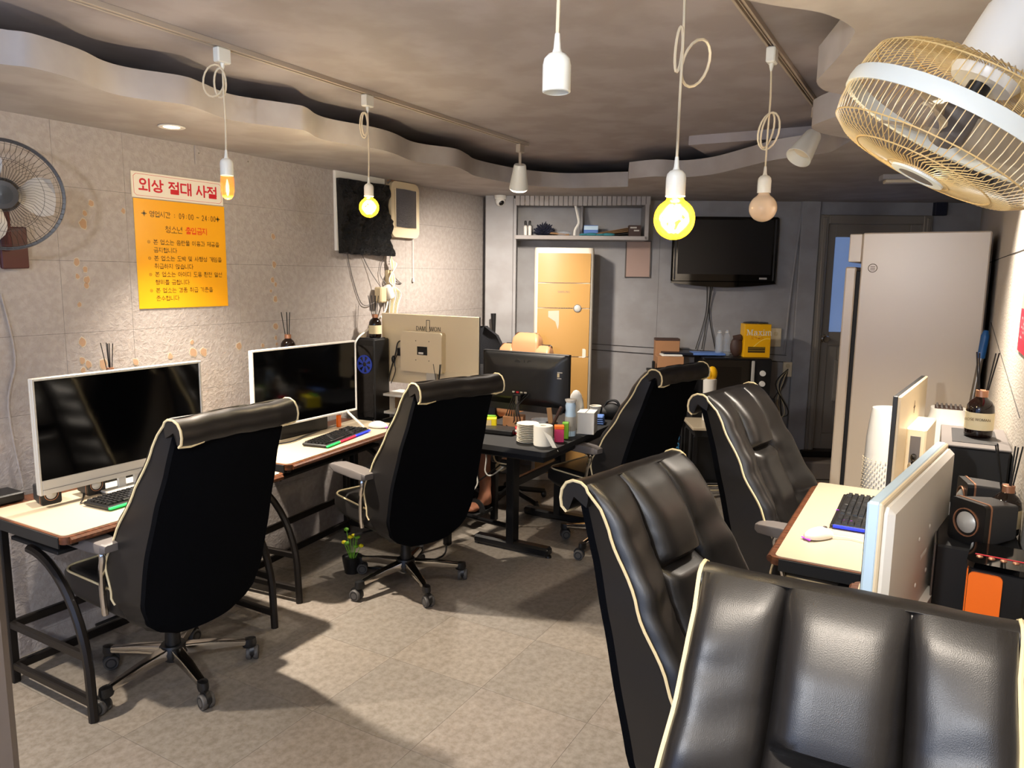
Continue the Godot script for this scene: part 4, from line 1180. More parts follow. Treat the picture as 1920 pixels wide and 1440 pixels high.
func make_chair(label) -> Node3D:
	var t := thing("office_chair", label, "chair", Vector3.ZERO, 0.0, "high-backed black leather chairs with pale piping")
	part(t, "back_cushion", chair_cushion(), "leather", Vector3.ZERO, 60.0)
	var rows := []
	for j in 25:
		var f := j / 24.0
		var w: float = table_at(BACK_W, f)
		var row := []
		for i in 11:
			var u := -1.0 + i / 5.0
			row.append(Vector3(u * w, back_y(f), back_z(f) - 0.012 - 0.022 * (1.0 - u * u)))
		for i in 11:
			var u := 1.0 - i / 5.0
			row.append(Vector3(u * w, back_y(f), back_z(f) + 0.012))
		rows.append(row)
	part(t, "back_panel", MB.new().skin(rows), "fabric_back", Vector3.ZERO, 60.0)
	rows = []
	for i in 25: rows.append(flap_profile(-0.25 + 0.5 * i / 24.0))
	part(t, "head_roll", MB.new().skin(rows), "leather", Vector3.ZERO, 60.0)
	for s in [-1, 1]:
		var line := []
		for j in 30:
			var f := 0.17 + 0.80 * j / 29.0
			line.append(Vector3(s * (table_at(BACK_W, f) + 0.016), back_y(f), back_z(f) + table_at(BACK_G, f) - 0.008))
		var pr := flap_profile(s * 0.251)
		for k in range(2, 11): line.append(pr[k])
		line.append(Vector3(s * 0.21, pr[10].y - 0.004, pr[10].z - 0.004))
		line.append(Vector3(s * 0.16, pr[10].y + 0.004, pr[10].z - 0.006))
		part(t, "piping", MB.new().tube(line, 0.0042, 6), "piping")
	# seat
	rows = []
	for j in 15:
		var f := j / 14.0
		var e := pow(absf(f * 2 - 1), 5)
		var row := []
		for p in rounded(0.50 * (1.0 - 0.07 * e), 0.125 * (1.0 - 0.45 * e), 0.034 * (1.0 - 0.5 * e), 4):
			row.append(Vector3(p.x, 0.405 + p.y + (0.014 * (1.0 - pow(p.x / 0.25, 2)) if p.y > 0 else 0.0) + 0.025 * f, -0.2 + 0.50 * f))
		rows.append(row)
	part(t, "seat", MB.new().skin(rows), "leather", Vector3.ZERO, 55.0)
	var ring := []
	for p in rounded(0.50, 0.48, 0.06, 5): ring.append(Vector3(p.x, 0.452 + 0.025 * (p.y + 0.25) / 0.5, p.y + 0.05))
	part(t, "seat_piping", MB.new().tube(ring, 0.0042, 6, true), "piping")
	for s in [-1, 1]:
		var arm := part(t, "arm_tube", MB.new().tube(spline([Vector3(s * 0.262, 0.365, 0.0), Vector3(s * 0.272, 0.45, -0.01), Vector3(s * 0.285, 0.55, -0.035), Vector3(s * 0.288, 0.60, -0.05), Vector3(s * 0.288, 0.625, -0.03), Vector3(s * 0.288, 0.63, 0.06)], 4), 0.0115, 8), "chrome")
		var pad := []
		for q in [[-0.12, 0.030, 0.026], [-0.105, 0.04, 0.038], [-0.02, 0.042, 0.046], [0.14, 0.040, 0.042], [0.185, 0.032, 0.026]]:
			var row := []
			for p in rounded(q[1] * 2, q[2], 0.009, 2): row.append(Vector3(s * 0.29 + p.x, 0.65 + p.y, q[0]))
			pad.append(row)
		part(t, "arm_pad", MB.new().skin(pad), "grey_plastic", Vector3.ZERO, 28.0)
	part(t, "mechanism", MB.new().box(Vector3(0.17, 0.045, 0.26), Vector3(0, 0.322, -0.02), 0.008), "black_plastic")
	part(t, "lever", MB.new().bar(Vector3(0.08, 0.315, 0.05), Vector3(0.26, 0.305, 0.07), 0.006, 6), "black_plastic")
	part(t, "gas_column", MB.new().lathe([Vector2(0.001, 0.07), Vector2(0.03, 0.07), Vector2(0.032, 0.12), Vector2(0.027, 0.20), Vector2(0.027, 0.22), Vector2(0.014, 0.22), Vector2(0.014, 0.31), Vector2(0.001, 0.31)], 16), "black_plastic")
	part(t, "hub", MB.new().lathe([Vector2(0.001, 0.085), Vector2(0.05, 0.085), Vector2(0.056, 0.11), Vector2(0.045, 0.14), Vector2(0.001, 0.142)], 20), "black_plastic")
	var wheel := MB.new().lathe([Vector2(0.012, -0.01), Vector2(0.026, -0.01), Vector2(0.029, -0.006), Vector2(0.029, 0.006), Vector2(0.026, 0.01), Vector2(0.012, 0.01)], 18, Transform3D(Basis(Vector3.BACK, PI / 2), Vector3.ZERO)).mesh()
	var disc := MB.new().lathe([Vector2(0.001, -0.0085), Vector2(0.021, -0.0105), Vector2(0.021, 0.0105), Vector2(0.001, 0.0085)], 16, Transform3D(Basis(Vector3.BACK, PI / 2), Vector3.ZERO)).mesh()
	for k in 5:
		var leg := Node3D.new()
		leg.name = "base_leg"
		t.add_child(leg, true)
		leg.rotation.y = k * TAU / 5 + 0.35
		var sec := []
		for q in [[0.045, 0.024, 0.112, 0.042], [0.15, 0.020, 0.103, 0.036], [0.275, 0.015, 0.086, 0.026]]:
			var row := []
			for p in rounded(q[1] * 2, q[3], 0.007, 2): row.append(Vector3(p.x, q[2] + p.y, q[0]))
			sec.append(row)
		part(leg, "spoke", MB.new().skin(sec), "chrome", Vector3.ZERO, 40.0)
		part(leg, "end_cap", MB.new().lathe([Vector2(0.001, 0.062), Vector2(0.017, 0.062), Vector2(0.02, 0.075), Vector2(0.018, 0.098), Vector2(0.001, 0.102)], 14, Transform3D(Basis.IDENTITY, Vector3(0, 0, 0.285)), 1.0, 1.5), "black_plastic")
		var tw := 0.6 + k * 1.3
		for s in [-1, 1]:
			var off := Vector3(s * 0.014, 0, -0.012).rotated(Vector3.UP, tw)
			var w1 := part(leg, "caster_wheel", wheel, "tyre_grey", Vector3(0, 0.029, 0.295) + off)
			w1.rotation.y = tw
			var w2 := part(leg, "caster_disc", disc, "black_plastic", Vector3(0, 0.029, 0.295) + off)
			w2.rotation.y = tw
		var hood := part(leg, "caster_hood", MB.new().lathe([Vector2(0.001, -0.009), Vector2(0.031, -0.009), Vector2(0.031, 0.009), Vector2(0.001, 0.009)], 14, Transform3D(Basis(Vector3.BACK, PI / 2), Vector3(0, 0.006, 0))), "black_plastic", Vector3(0, 0.029, 0.295) + Vector3(0, 0.004, -0.012).rotated(Vector3.UP, tw))
		hood.rotation.y = tw
	return t

func copy_chair(src, label, at: Vector3, turn, drop := 0.0) -> Node3D:
	var c: Node3D = src.duplicate()
	c.name = numbered("office_chair")
	add_child(c)
	c.position = at
	c.rotation.y = turn
	c.set_meta("label", label)
	for p in c.get_children():   # seat set lower on its column
		if not (p.name.begins_with("base_leg") or p.name in ["hub", "gas_column"]): p.position.y -= drop
	return c

func build_chairs():
	var c := make_chair("black leather chair seen from behind at the nearest left desk")
	c.position = Vector3(-2.53, 0, -1.755)
	c.rotation.y = -PI / 2
	copy_chair(c, "black leather chair seen from behind at the second left desk", Vector3(-2.30, 0, -2.95), -PI / 2 - 0.28)
	copy_chair(c, "black leather chair turned to the black desk in the middle of the room", Vector3(-1.60, 0, -4.02), -PI / 2 - 0.23)
	copy_chair(c, "leather chair at the white desk beside the fridge", Vector3(-0.37, 0, -3.16), PI / 2 - 0.2)
	var rb := copy_chair(c, "leather chair in the right foreground turned sideways to the wall", Vector3(-0.32, 0, -1.86), PI / 2 - 0.22, 0.05)
	for p in rb.get_children():   # this one has no arms
		if p.name.begins_with("arm_"):
			rb.remove_child(p)
			p.free()
	copy_chair(c, "leather chair nearest the camera with its padded front facing it", Vector3(-0.085, 0, -0.95), 0.03, 0.06)
	# beige armchair behind the black desk
	var b := thing("beige_chair", "beige leather office chair behind the black monitor", "chair", Vector3(-2.55, 0, -4.47), 0.0)
	var seg := func(w, h, d, r):
		var rows := []
		for j in 11:
			var f := j / 10.0 * 2 - 1
			var k := pow(1.0 - pow(absf(f), 4), 0.5)
			var row := []
			for p in rounded(max(w * (0.55 + 0.45 * k), 0.01), max(d * (0.25 + 0.75 * k), 0.01), r, 4): row.append(Vector3(p.x, f * h / 2, p.y))
			rows.append(row)
		return MB.new().skin(rows)
	for q in [["back_pad", 0.0, 0.22, 1.0], ["side_pad", -0.145, 0.12, 0.93], ["side_pad", 0.145, 0.12, 0.93]]:
		var rows := []
		for j in 19:
			var f := j / 18.0
			var k := pow(max(1.0 - pow(absf(f * 2 - 1), 7), 0.0), 0.5)
			var row := []
			for p in rounded(q[2] * (0.72 + 0.28 * k), 0.11 * (0.15 + 0.85 * k), 0.02, 4):
				row.append(Vector3(q[1] + p.x, 0.56 + (1.19 * q[3] - 0.56) * f, -0.19 + p.y - 0.04 * f + 0.9 * q[1] * q[1]))
			rows.append(row)
		part(b, q[0], MB.new().skin(rows), "leather_beige", Vector3.ZERO, 60.0)
	part(b, "back_shell", MB.new().box(Vector3(0.38, 0.5, 0.03), Vector3(0, 0.86, -0.245), 0.012), "black_plastic")
	part(b, "seat", seg.call(0.46, 0.12, 0.46, 0.08), "leather_beige", Vector3(0, 0.46, 0.02), 60.0)
	part(b, "column", MB.new().lathe([Vector2(0.001, 0.06), Vector2(0.03, 0.06), Vector2(0.025, 0.4), Vector2(0.001, 0.4)], 14), "black_plastic")
	for k in 5:
		var d := Vector3(sin(k * TAU / 5), 0, cos(k * TAU / 5))
		part(b, "base_leg", MB.new().tube([d * 0.02 + Vector3(0, 0.1, 0), d * 0.27 + Vector3(0, 0.05, 0)], 0.02, 6), "black_plastic")
		part(b, "caster", MB.new().ball(d * 0.27 + Vector3(0, 0.028, 0), Vector3(0.02, 0.028, 0.028), 12, 8), "black_plastic")

# ---------------------------------------------------------------- middle of the room
func build_centre_desks():
	# black steel desk on T-shaped feet
	var t := thing("black_desk", "black desk on steel T feet in the middle of the room", "desk", Vector3(-2.0, 0, -3.83))
	part(t, "desk_top", MB.new().prism(rounded(0.66, 1.08, 0.03, 4), 0.028, Transform3D(Basis(Vector3.RIGHT, -PI / 2), Vector3(0, 0.682, 0))), "black_matte")
	part(t, "edge_frame", MB.new().box(Vector3(0.60, 0.04, 1.0), Vector3(0, 0.662, 0), 0.006), "black_steel")
	for z in [0.17, -0.45]:
		part(t, "foot_bar", MB.new().box(Vector3(0.50, 0.05, 0.07), Vector3(-0.07, 0.035, z), 0.012), "black_steel")
		part(t, "post", MB.new().box(Vector3(0.05, 0.62, 0.075), Vector3(-0.07, 0.35, z), 0.006), "black_steel")
	part(t, "cross_bar", MB.new().box(Vector3(0.03, 0.05, 0.58), Vector3(-0.07, 0.40, -0.14), 0.005), "black_steel")
	part(t, "foot_rest", MB.new().bar(Vector3(-0.10, 0.13, 0.15), Vector3(-0.62, 0.10, 0.02), 0.016, 8), "black_steel")
	for s in [[0.17, 0.17], [-0.31, 0.17]]: part(t, "levelling_foot", MB.new().lathe([Vector2(0.001, 0), Vector2(0.018, 0), Vector2(0.016, 0.012), Vector2(0.001, 0.012)], 12), "black_plastic", Vector3(s[0], 0, s[1]))
	# dark table along the left wall carrying the wooden-looking monitor
	var k := thing("black_table", "dark low table against the left wall behind the second desk", "table", Vector3(-2.80, 0, -3.80))
	part(k, "table_top", MB.new().box(Vector3(0.78, 0.03, 0.62), Vector3(0, 0.655, 0), 0.005), "black_matte")
	for s in [[-1, -1], [-1, 1], [1, -1], [1, 1]]: part(k, "leg", MB.new().box(Vector3(0.04, 0.64, 0.04), Vector3(s[0] * 0.36, 0.32, s[1] * 0.27), 0.004), "black_steel")
	# monitor with its cream back to the room
	var m := monitor("monitor with a cream back and a black plug lead", Vector3(-2.745, 0.842, -3.78), PI, 0.735, 0.43, 0.075, "thin")
	part(m, "lower_strip", MB.new().box(Vector3(0.74, 0.10, 0.006), Vector3(0.002, 0.115, -0.021), 0.002), "cream_plastic")
	part(m, "mount_box", MB.new().prism(rounded(0.315, 0.25, 0.014, 3), 0.045, Transform3D(Basis(Vector3.UP, PI), Vector3(0.025, 0.275, -0.018))), "cream_plastic")
	part(m, "port_plate", MB.new().box(Vector3(0.075, 0.052, 0.004), Vector3(0.012, 0.285, -0.064)), "black_plastic")
	part(m, "port_sticker", MB.new().box(Vector3(0.036, 0.012, 0.002), Vector3(0.02, 0.27, -0.067)), "white_matte")
	for s in [[-1, -1], [-1, 1], [1, -1], [1, 1]]: part(m, "screw", MB.new().ball(Vector3(0.012 + s[0] * 0.05, 0.285 + s[1] * 0.06, -0.063), Vector3(0.004, 0.004, 0.002), 8, 6), "steel")
	part(m, "plug", MB.new().box(Vector3(0.04, 0.05, 0.03), Vector3(0.205, 0.265, -0.03), 0.004), "black_plastic")
	part(m, "plug_lead", cable([Vector3(0.19, 0.34, -0.03), Vector3(0.225, 0.32, -0.035), Vector3(0.24, 0.25, -0.04), Vector3(0.27, 0.17, -0.04), Vector3(0.30, 0.06, -0.05)], 0.004), "cord_black")
	part(m, "ferrite", MB.new().ball(Vector3(0.255, 0.215, -0.042), Vector3(0.013, 0.024, 0.013), 10, 8), "black_plastic")
	part(m, "second_lead", cable([Vector3(0.215, 0.26, -0.045), Vector3(0.24, 0.2, -0.05), Vector3(0.235, 0.14, -0.05), Vector3(0.27, 0.06, -0.05)], 0.003), "cord_black")
	var face := Basis(Vector3.UP, PI)
	text_part(m, "letters", "DAM", 0.036, "ink", Vector3(0.055, 0.418, -0.0195), face)
	text_part(m, "letters", "WON", 0.036, "ink", Vector3(-0.055, 0.418, -0.0195), face)
	for s in [-0.012, 0.012]: part(m, "logo_bar", MB.new().box(Vector3(0.003, 0.072, 0.0012), Vector3(s, 0.436, -0.019)), "ink")
	for y in [0.40, 0.472]: part(m, "logo_bar", MB.new().box(Vector3(0.024, 0.003, 0.0012), Vector3(0, y, -0.019)), "ink")
	part(m, "stand_neck", MB.new().prism(rounded(0.07, 0.14, 0.015, 3), 0.02, Transform3D(Basis.IDENTITY, Vector3(-0.05, 0.09, -0.06))), "silver_plastic")
	part(m, "stand_foot", MB.new().box(Vector3(0.22, 0.008, 0.17), Vector3(-0.05, 0.004, -0.02), 0.003), "black_plastic")
	# white riser shelf under it
	var r := thing("monitor_riser", "white shelf riser with a wooden drawer front under the cream monitor", "riser", Vector3(-2.83, 0.67, -3.78))
	part(r, "shelf_top", MB.new().box(Vector3(0.46, 0.016, 0.2), Vector3(0, 0.163, 0), 0.002), "white_plastic")
	part(r, "lower_shelf", MB.new().box(Vector3(0.43, 0.016, 0.19), Vector3(0, 0.048, 0), 0.002), "white_plastic")
	for s in [-1, 1]: part(r, "side", MB.new().box(Vector3(0.016, 0.156, 0.2), Vector3(s * 0.222, 0.078, 0), 0.002), "white_plastic")
	part(r, "wood_back", MB.new().box(Vector3(0.428, 0.1, 0.01), Vector3(0, 0.105, -0.03)), "kraft")
	# computer case with a blue fan
	var p := thing("pc_tower", "black computer case with a blue glowing fan against the left wall", "computer", Vector3(-3.115, 0.67, -3.67))
	part(p, "case", MB.new().box(Vector3(0.15, 0.52, 0.15), Vector3(0, 0.26, -0.005), 0.008), "black_plastic")
	part(p, "side_glass", MB.new().box(Vector3(0.135, 0.46, 0.004), Vector3(0, 0.25, 0.072)), "black_gloss")
	part(p, "led_ring", MB.new().tube(ring_of(0.055, 24, Vector3(0, 0.36, 0.077)), 0.005, 6, true), "led_pc")
	for i in 7:
		var a := i * TAU / 7
		part(p, "led_blade", MB.new().prism(PackedVector2Array([Vector2(0.014, -0.006), Vector2(0.048, -0.016), Vector2(0.05, 0.006), Vector2(0.014, 0.006)]), 0.002, Transform3D(Basis(Vector3.BACK, a), Vector3(0, 0.36, 0.075))), "led_pc")
	part(p, "top_grille", MB.new().box(Vector3(0.12, 0.006, 0.12), Vector3(0, 0.522, 0), 0.002), "dark_grey")
	diffuser("reed diffuser standing on the black computer case by the left wall", Vector3(-3.085, 1.196, -3.665), 1.12)
	single("small_jar", MB.new().lathe([Vector2(0.001, 0), Vector2(0.022, 0), Vector2(0.023, 0.02), Vector2(0.02, 0.03), Vector2(0.001, 0.03)], 16), "cream_plastic", "tiny cream jar beside the diffuser on the black case", "jar", Vector3(-3.16, 1.196, -3.63))
	var pk := thing("pink_bottle", "pink and white cone-shaped bottle behind the cream monitor", "bottle", Vector3(-3.14, 1.2, -4.02))
	part(pk, "body", MB.new().lathe([Vector2(0.001, 0), Vector2(0.045, 0), Vector2(0.044, 0.05), Vector2(0.040, 0.06), Vector2(0.001, 0.06)], 20), "white_plastic")
	part(pk, "cap", MB.new().lathe([Vector2(0.04, 0.058), Vector2(0.032, 0.085), Vector2(0.018, 0.105), Vector2(0.001, 0.107)], 20), "pink_soft")
	single("wall_ledge", MB.new().box(Vector3(0.14, 0.02, 0.3), Vector3(0, 0, 0), 0.003), "black_plastic", "small dark ledge on the left wall under the pink bottle", "ledge", Vector3(-3.13, 1.189, -4.05))
	# black desk: monitor seen from behind
	m = monitor("black monitor turned with its back to the room on the black desk", Vector3(-2.07, 0.711, -3.80), PI, 0.57, 0.335, 0.11, "black")
	var sk := []
	for q in [[0.0, 0.56, 0.32, 0.0], [0.022, 0.50, 0.27, 0.006], [0.04, 0.40, 0.2, -0.01], [0.045, 0.30, 0.16, -0.012]]:
		var row := []
		for c in rounded(q[1], q[2], 0.02, 3): row.append(Vector3(c.x, c.y + 0.28 + q[3], -0.017 - q[0]))
		sk.append(row)
	part(m, "rear_bulge", MB.new().skin(sk), "black_plastic", Vector3.ZERO, 50.0)
	part(m, "lower_bar", MB.new().prism(PackedVector2Array([Vector2(-0.28, 0.0), Vector2(-0.24, -0.055), Vector2(0.24, -0.055), Vector2(0.28, 0.0)]), 0.03, Transform3D(Basis.IDENTITY, Vector3(0, 0.155, -0.03))), "black_plastic")
	part(m, "round_logo", MB.new().lathe([Vector2(0.001, 0.002), Vector2(0.02, 0.002), Vector2(0.02, 0), Vector2(0.001, 0)], 20, Transform3D(Basis(Vector3.RIGHT, -PI / 2), Vector3(0.03, 0.385, -0.049))), "dark_grey")
	text_part(m, "letters", "LG", 0.045, "dark_grey", Vector3(-0.035, 0.385, -0.0505), face)
	part(m, "sticker", MB.new().box(Vector3(0.05, 0.022, 0.001), Vector3(-0.215, 0.33, -0.047)), "paper_label")
	part(m, "sticker", MB.new().box(Vector3(0.085, 0.006, 0.001), Vector3(-0.215, 0.346, -0.047)), "silver_plastic")
	part(m, "sticker", MB.new().box(Vector3(0.035, 0.006, 0.001), Vector3(-0.235, 0.312, -0.047)), "silver_plastic")
	for i in 4: part(m, "port", MB.new().box(Vector3(0.018, 0.009, 0.006), Vector3(0.045 - i * 0.026, 0.215, -0.064), 0.001), "red_ink" if i == 1 else "silver_plastic")
	part(m, "arm_post", MB.new().bar(Vector3(0.0, 0.0, -0.1), Vector3(0.0, 0.2, -0.1), 0.013, 10), "steel")
	part(m, "arm_head", MB.new().box(Vector3(0.05, 0.04, 0.05), Vector3(0, 0.19, -0.085), 0.005), "black_steel")
	part(m, "arm_foot", MB.new().box(Vector3(0.1, 0.015, 0.1), Vector3(0, 0.0075, -0.1), 0.003), "black_steel")
	for i in 6:
		part(m, "hanging_lead", cable([Vector3(0.04 - i * 0.02, 0.21, -0.066), Vector3(0.05 - i * 0.014, 0.14, -0.10 - i * 0.006), Vector3(0.07 - i * 0.02, 0.05, -0.12), Vector3(0.03 + i * 0.012, 0.012, -0.14 + i * 0.01), Vector3(0.09 - i * 0.02, 0.01, -0.06)], 0.003), "cord_black")
	# clutter on the black desk
	var y := 0.711
	var pl := thing("paper_plates", "tall stack of white paper plates on the black desk", "plates", Vector3(-1.875, y, -3.47))
	for i in 11: part(pl, "plate", MB.new().lathe([Vector2(0.001, 0.0), Vector2(0.052, 0.0), Vector2(0.060, 0.004), Vector2(0.0605, 0.006), Vector2(0.051, 0.003), Vector2(0.001, 0.003)], 24), "tissue", Vector3(0.001 * (i % 3), i * 0.0095, 0.001 * (i % 2)))
	var tp := thing("tissue_roll", "white tissue roll with a loose end beside the plate stack", "tissue roll", Vector3(-1.765, y, -3.44))
	part(tp, "roll", MB.new().lathe([Vector2(0.016, 0.0), Vector2(0.05, 0.0), Vector2(0.052, 0.01), Vector2(0.052, 0.10), Vector2(0.05, 0.105), Vector2(0.016, 0.105), Vector2(0.016, 0.0)], 28), "tissue")
	part(tp, "loose_end", MB.new().prism(PackedVector2Array([Vector2(-0.01, 0.09), Vector2(0.035, 0.06), Vector2(0.075, -0.02), Vector2(0.045, -0.005)]), 0.002, Transform3D(Basis(Vector3.UP, 0.4), Vector3(0.03, 0, 0.045))), "tissue")
	var nb := thing("memo_block", "pink and orange block of memo notes by the tissue roll", "memo block", Vector3(-1.73, y, -3.56), 0.5)
	part(nb, "pink_side", MB.new().box(Vector3(0.05, 0.07, 0.05), Vector3(0, 0.035, 0), 0.002), "pink_card")
	part(nb, "orange_top", MB.new().box(Vector3(0.052, 0.018, 0.052), Vector3(0, 0.079, 0), 0.002), "orange_plastic")
	single("green_pack", MB.new().box(Vector3(0.035, 0.09, 0.05), Vector3(0, 0.045, 0), 0.003), "green_card", "green pack between the memo block and the spray can", "pack", Vector3(-1.735, y, -3.65), 0.4)
	var sp := thing("spray_can", "blue-grey air freshener spray bottle with a white cap", "spray", Vector3(-1.745, y, -3.73))
	part(sp, "can", MB.new().lathe([Vector2(0.001, 0), Vector2(0.03, 0), Vector2(0.031, 0.01), Vector2(0.031, 0.12), Vector2(0.027, 0.14), Vector2(0.03, 0.17), Vector2(0.024, 0.19), Vector2(0.001, 0.19)], 20), "blue_white")
	part(sp, "grey_label", MB.new().lathe([Vector2(0.0305, 0.03), Vector2(0.0318, 0.03), Vector2(0.0318, 0.11), Vector2(0.0305, 0.11)], 20), "silver_plastic")
	part(sp, "cap", MB.new().lathe([Vector2(0.024, 0.188), Vector2(0.031, 0.197), Vector2(0.033, 0.206), Vector2(0.001, 0.212)], 20), "white_plastic")
	var wb := thing("white_box", "small white carton beside the spray bottle", "box", Vector3(-1.70, y, -3.86), 0.25)
	part(wb, "carton", MB.new().box(Vector3(0.10, 0.125, 0.12), Vector3(0, 0.0625, 0), 0.002), "white_matte")
	part(wb, "lid_seam", MB.new().box(Vector3(0.004, 0.001, 0.118), Vector3(0, 0.1255, 0)), "grey_plastic")
	part(wb, "print_patch", MB.new().box(Vector3(0.001, 0.04, 0.06), Vector3(0.0505, 0.07, 0.0)), "silver_plastic")
	var cup := thing("paper_cup", "white paper cup on the far end of the black desk", "cup", Vector3(-1.83, y, -4.28))
	part(cup, "wall", MB.new().lathe([Vector2(0.001, 0.003), Vector2(0.027, 0.003), Vector2(0.036, 0.078), Vector2(0.038, 0.08), Vector2(0.036, 0.082), Vector2(0.0335, 0.078), Vector2(0.025, 0.008), Vector2(0.001, 0.008)], 22), "tissue")
	var gl := thing("blue_cloth", "folded light blue packet on the black desk", "cloth", Vector3(-1.78, y, -4.13), 0.3)
	for i in 4: part(gl, "fold", MB.new().box(Vector3(0.14 - i * 0.012, 0.012, 0.10), Vector3(0.004 * i, 0.006 + i * 0.012, -0.003 * i), 0.005), "blue_soft")
	single("pen", MB.new().bar(Vector3(-0.05, 0.006, 0), Vector3(0.05, 0.006, 0.01), 0.005, 8), "white_plastic", "short white and blue pen lying by the blue packet", "pen", Vector3(-1.78, y, -4.02))
	var bg := thing("black_bag", "small black bag at the far end of the black desk", "bag", Vector3(-1.76, y, -4.31))
	part(bg, "pouch", MB.new().ball(Vector3(0.03, 0.05, -0.01), Vector3(0.065, 0.05, 0.045), 16, 10).ball(Vector3(-0.02, 0.035, 0.0), Vector3(0.05, 0.036, 0.04), 12, 8), "black_matte")
	part(bg, "strap", cable([Vector3(-0.03, 0.05, 0), Vector3(0.0, 0.11, 0), Vector3(0.06, 0.115, 0), Vector3(0.09, 0.05, 0)], 0.008), "black_matte")
	var yb := thing("yellow_carton", "yellow carton with a green edge on the black desk", "box", Vector3(-2.24, y, -3.62), 0.5)
	part(yb, "carton", MB.new().box(Vector3(0.14, 0.07, 0.09), Vector3(0, 0.035, 0), 0.002), "yellow_bright")
	part(yb, "pale_side", MB.new().box(Vector3(0.10, 0.06, 0.002), Vector3(-0.01, 0.032, 0.0458)), "paper_label")
	part(yb, "green_edge", MB.new().box(Vector3(0.13, 0.008, 0.03), Vector3(0, 0.074, -0.02), 0.002), "green_card")
	var cl := thing("white_gadget", "white and black gadget at the left edge of the black desk", "device", Vector3(-2.25, y, -3.45), 0.3)
	part(cl, "base", MB.new().box(Vector3(0.09, 0.03, 0.07), Vector3(0, 0.015, 0), 0.01), "white_plastic")
	part(cl, "grip", MB.new().box(Vector3(0.10, 0.02, 0.05), Vector3(0, 0.045, 0), 0.006, Basis(Vector3.BACK, -0.5)), "black_plastic")
	single("black_tray", MB.new().box(Vector3(0.22, 0.03, 0.12), Vector3(0, 0.015, 0), 0.006), "black_plastic", "flat black power brick behind the leads on the black desk", "device", Vector3(-2.12, y, -3.58), 0.1)
	single("pink_pack", MB.new().box(Vector3(0.12, 0.08, 0.09), Vector3(0, 0.04, 0), 0.003), "cardboard", "dull brown carton behind the leads on the black desk", "box", Vector3(-2.1, y, -3.72), 0.35)
	for i in 3: single("snack_pack", MB.new().box(Vector3(0.08, 0.014, 0.05), Vector3(0, 0.007 + i * 0.014, 0), 0.005), ["red_ink", "white_matte", "red_ink"][i], ["red sachet at the bottom of the small pile behind the leads", "white sachet in the middle of the small pile", "red sachet on top of the small pile by the paper plates"][i], "sachet", Vector3(-1.985, y, -3.6 - i * 0.006), 0.3 * i, "sachets on the black desk")
	var ta := thing("clear_tub", "clear plastic tub of odds and ends under the black monitor", "tub", Vector3(-1.92, y, -3.72))
	part(ta, "tub_wall", MB.new().lathe([Vector2(0.001, 0.002), Vector2(0.05, 0.002), Vector2(0.06, 0.075), Vector2(0.057, 0.075), Vector2(0.048, 0.005), Vector2(0.001, 0.005)], 20), "clear_plastic")
	part(ta, "contents", MB.new().ball(Vector3(0, 0.028, 0), Vector3(0.04, 0.02, 0.04), 12, 8), "foil")
	var ph := thing("pen_holder", "pen holder of brown sticks and a dark knife handle", "pen holder", Vector3(-1.835, y, -3.68))
	part(ph, "cup", MB.new().lathe([Vector2(0.001, 0), Vector2(0.035, 0), Vector2(0.035, 0.075), Vector2(0.032, 0.075), Vector2(0.032, 0.004), Vector2(0.001, 0.004)], 18), "smoke_plastic")
	part(ph, "wooden_stick", MB.new().box(Vector3(0.03, 0.13, 0.006), Vector3(-0.01, 0.09, 0), 0.001, Basis(Vector3.BACK, 0.15)), "kraft")
	part(ph, "knife_handle", MB.new().box(Vector3(0.018, 0.13, 0.014), Vector3(0.03, 0.11, 0), 0.005, Basis(Vector3.BACK, -0.45)), "brown_pack")
	# plastic bag standing behind the spray bottle
	single("white_bag", MB.new().ball(Vector3(0, 0.11, 0), Vector3(0.05, 0.12, 0.04), 12, 9), "white_matte", "crumpled white bag standing behind the spray bottle", "bag", Vector3(-1.80, y, -3.92))
	# reeds standing before the cream monitor
	diffuser("short reed diffuser in front of the cream monitor", Vector3(-2.60, 0.848, -3.66), 0.9, [[-0.3, 0.05], [0.15, 0.0], [0.22, 0.05], [0.18, -0.1]])
	# tangle of leads hanging under the desks
	var tang := thing("cable_tangle", "tangle of white and black leads hanging between the desks", "cables", Vector3(-2.33, 0, -3.75))
	for s in [["white_plastic", [Vector3(-0.12, 0.64, 0.0), Vector3(0.02, 0.6, 0.03), Vector3(0.14, 0.57, 0.06), Vector3(0.2, 0.53, 0.03)]], ["white_plastic", [Vector3(0.03, 0.6, 0.04), Vector3(0.06, 0.52, 0.06), Vector3(0.06, 0.44, 0.07), Vector3(0.10, 0.42, 0.06), Vector3(0.20, 0.51, 0.02)]], ["ivory_plastic", [Vector3(0.21, 0.66, 0.2), Vector3(0.17, 0.6, 0.16), Vector3(0.15, 0.52, 0.1), Vector3(0.21, 0.5, 0.06)]], ["white_plastic", [Vector3(-0.1, 0.55, 0.02), Vector3(-0.06, 0.5, 0.03), Vector3(-0.1, 0.46, 0.04)]], ["white_plastic", [Vector3(-0.12, 0.45, 0.04), Vector3(-0.04, 0.44, 0.05), Vector3(0.0, 0.36, 0.06), Vector3(-0.05, 0.30, 0.06), Vector3(-0.15, 0.33, 0.05)]], ["cord_black", [Vector3(-0.15, 0.6, 0.05), Vector3(-0.05, 0.42, 0.06), Vector3(-0.1, 0.3, 0.04), Vector3(0.1, 0.45, 0.03), Vector3(0.2, 0.55, 0.0)]]]:
		part(tang, "lead", cable(s[1], 0.0045), s[0])
	for i in 3: part(tang, "plug_adapter", MB.new().box(Vector3(0.05, 0.045, 0.06), Vector3(0.17 - i * 0.05, 0.5 - 0.04 * (i % 2), 0.02 - i * 0.03), 0.008), ["black_plastic", "ivory_plastic", "black_plastic"][i])
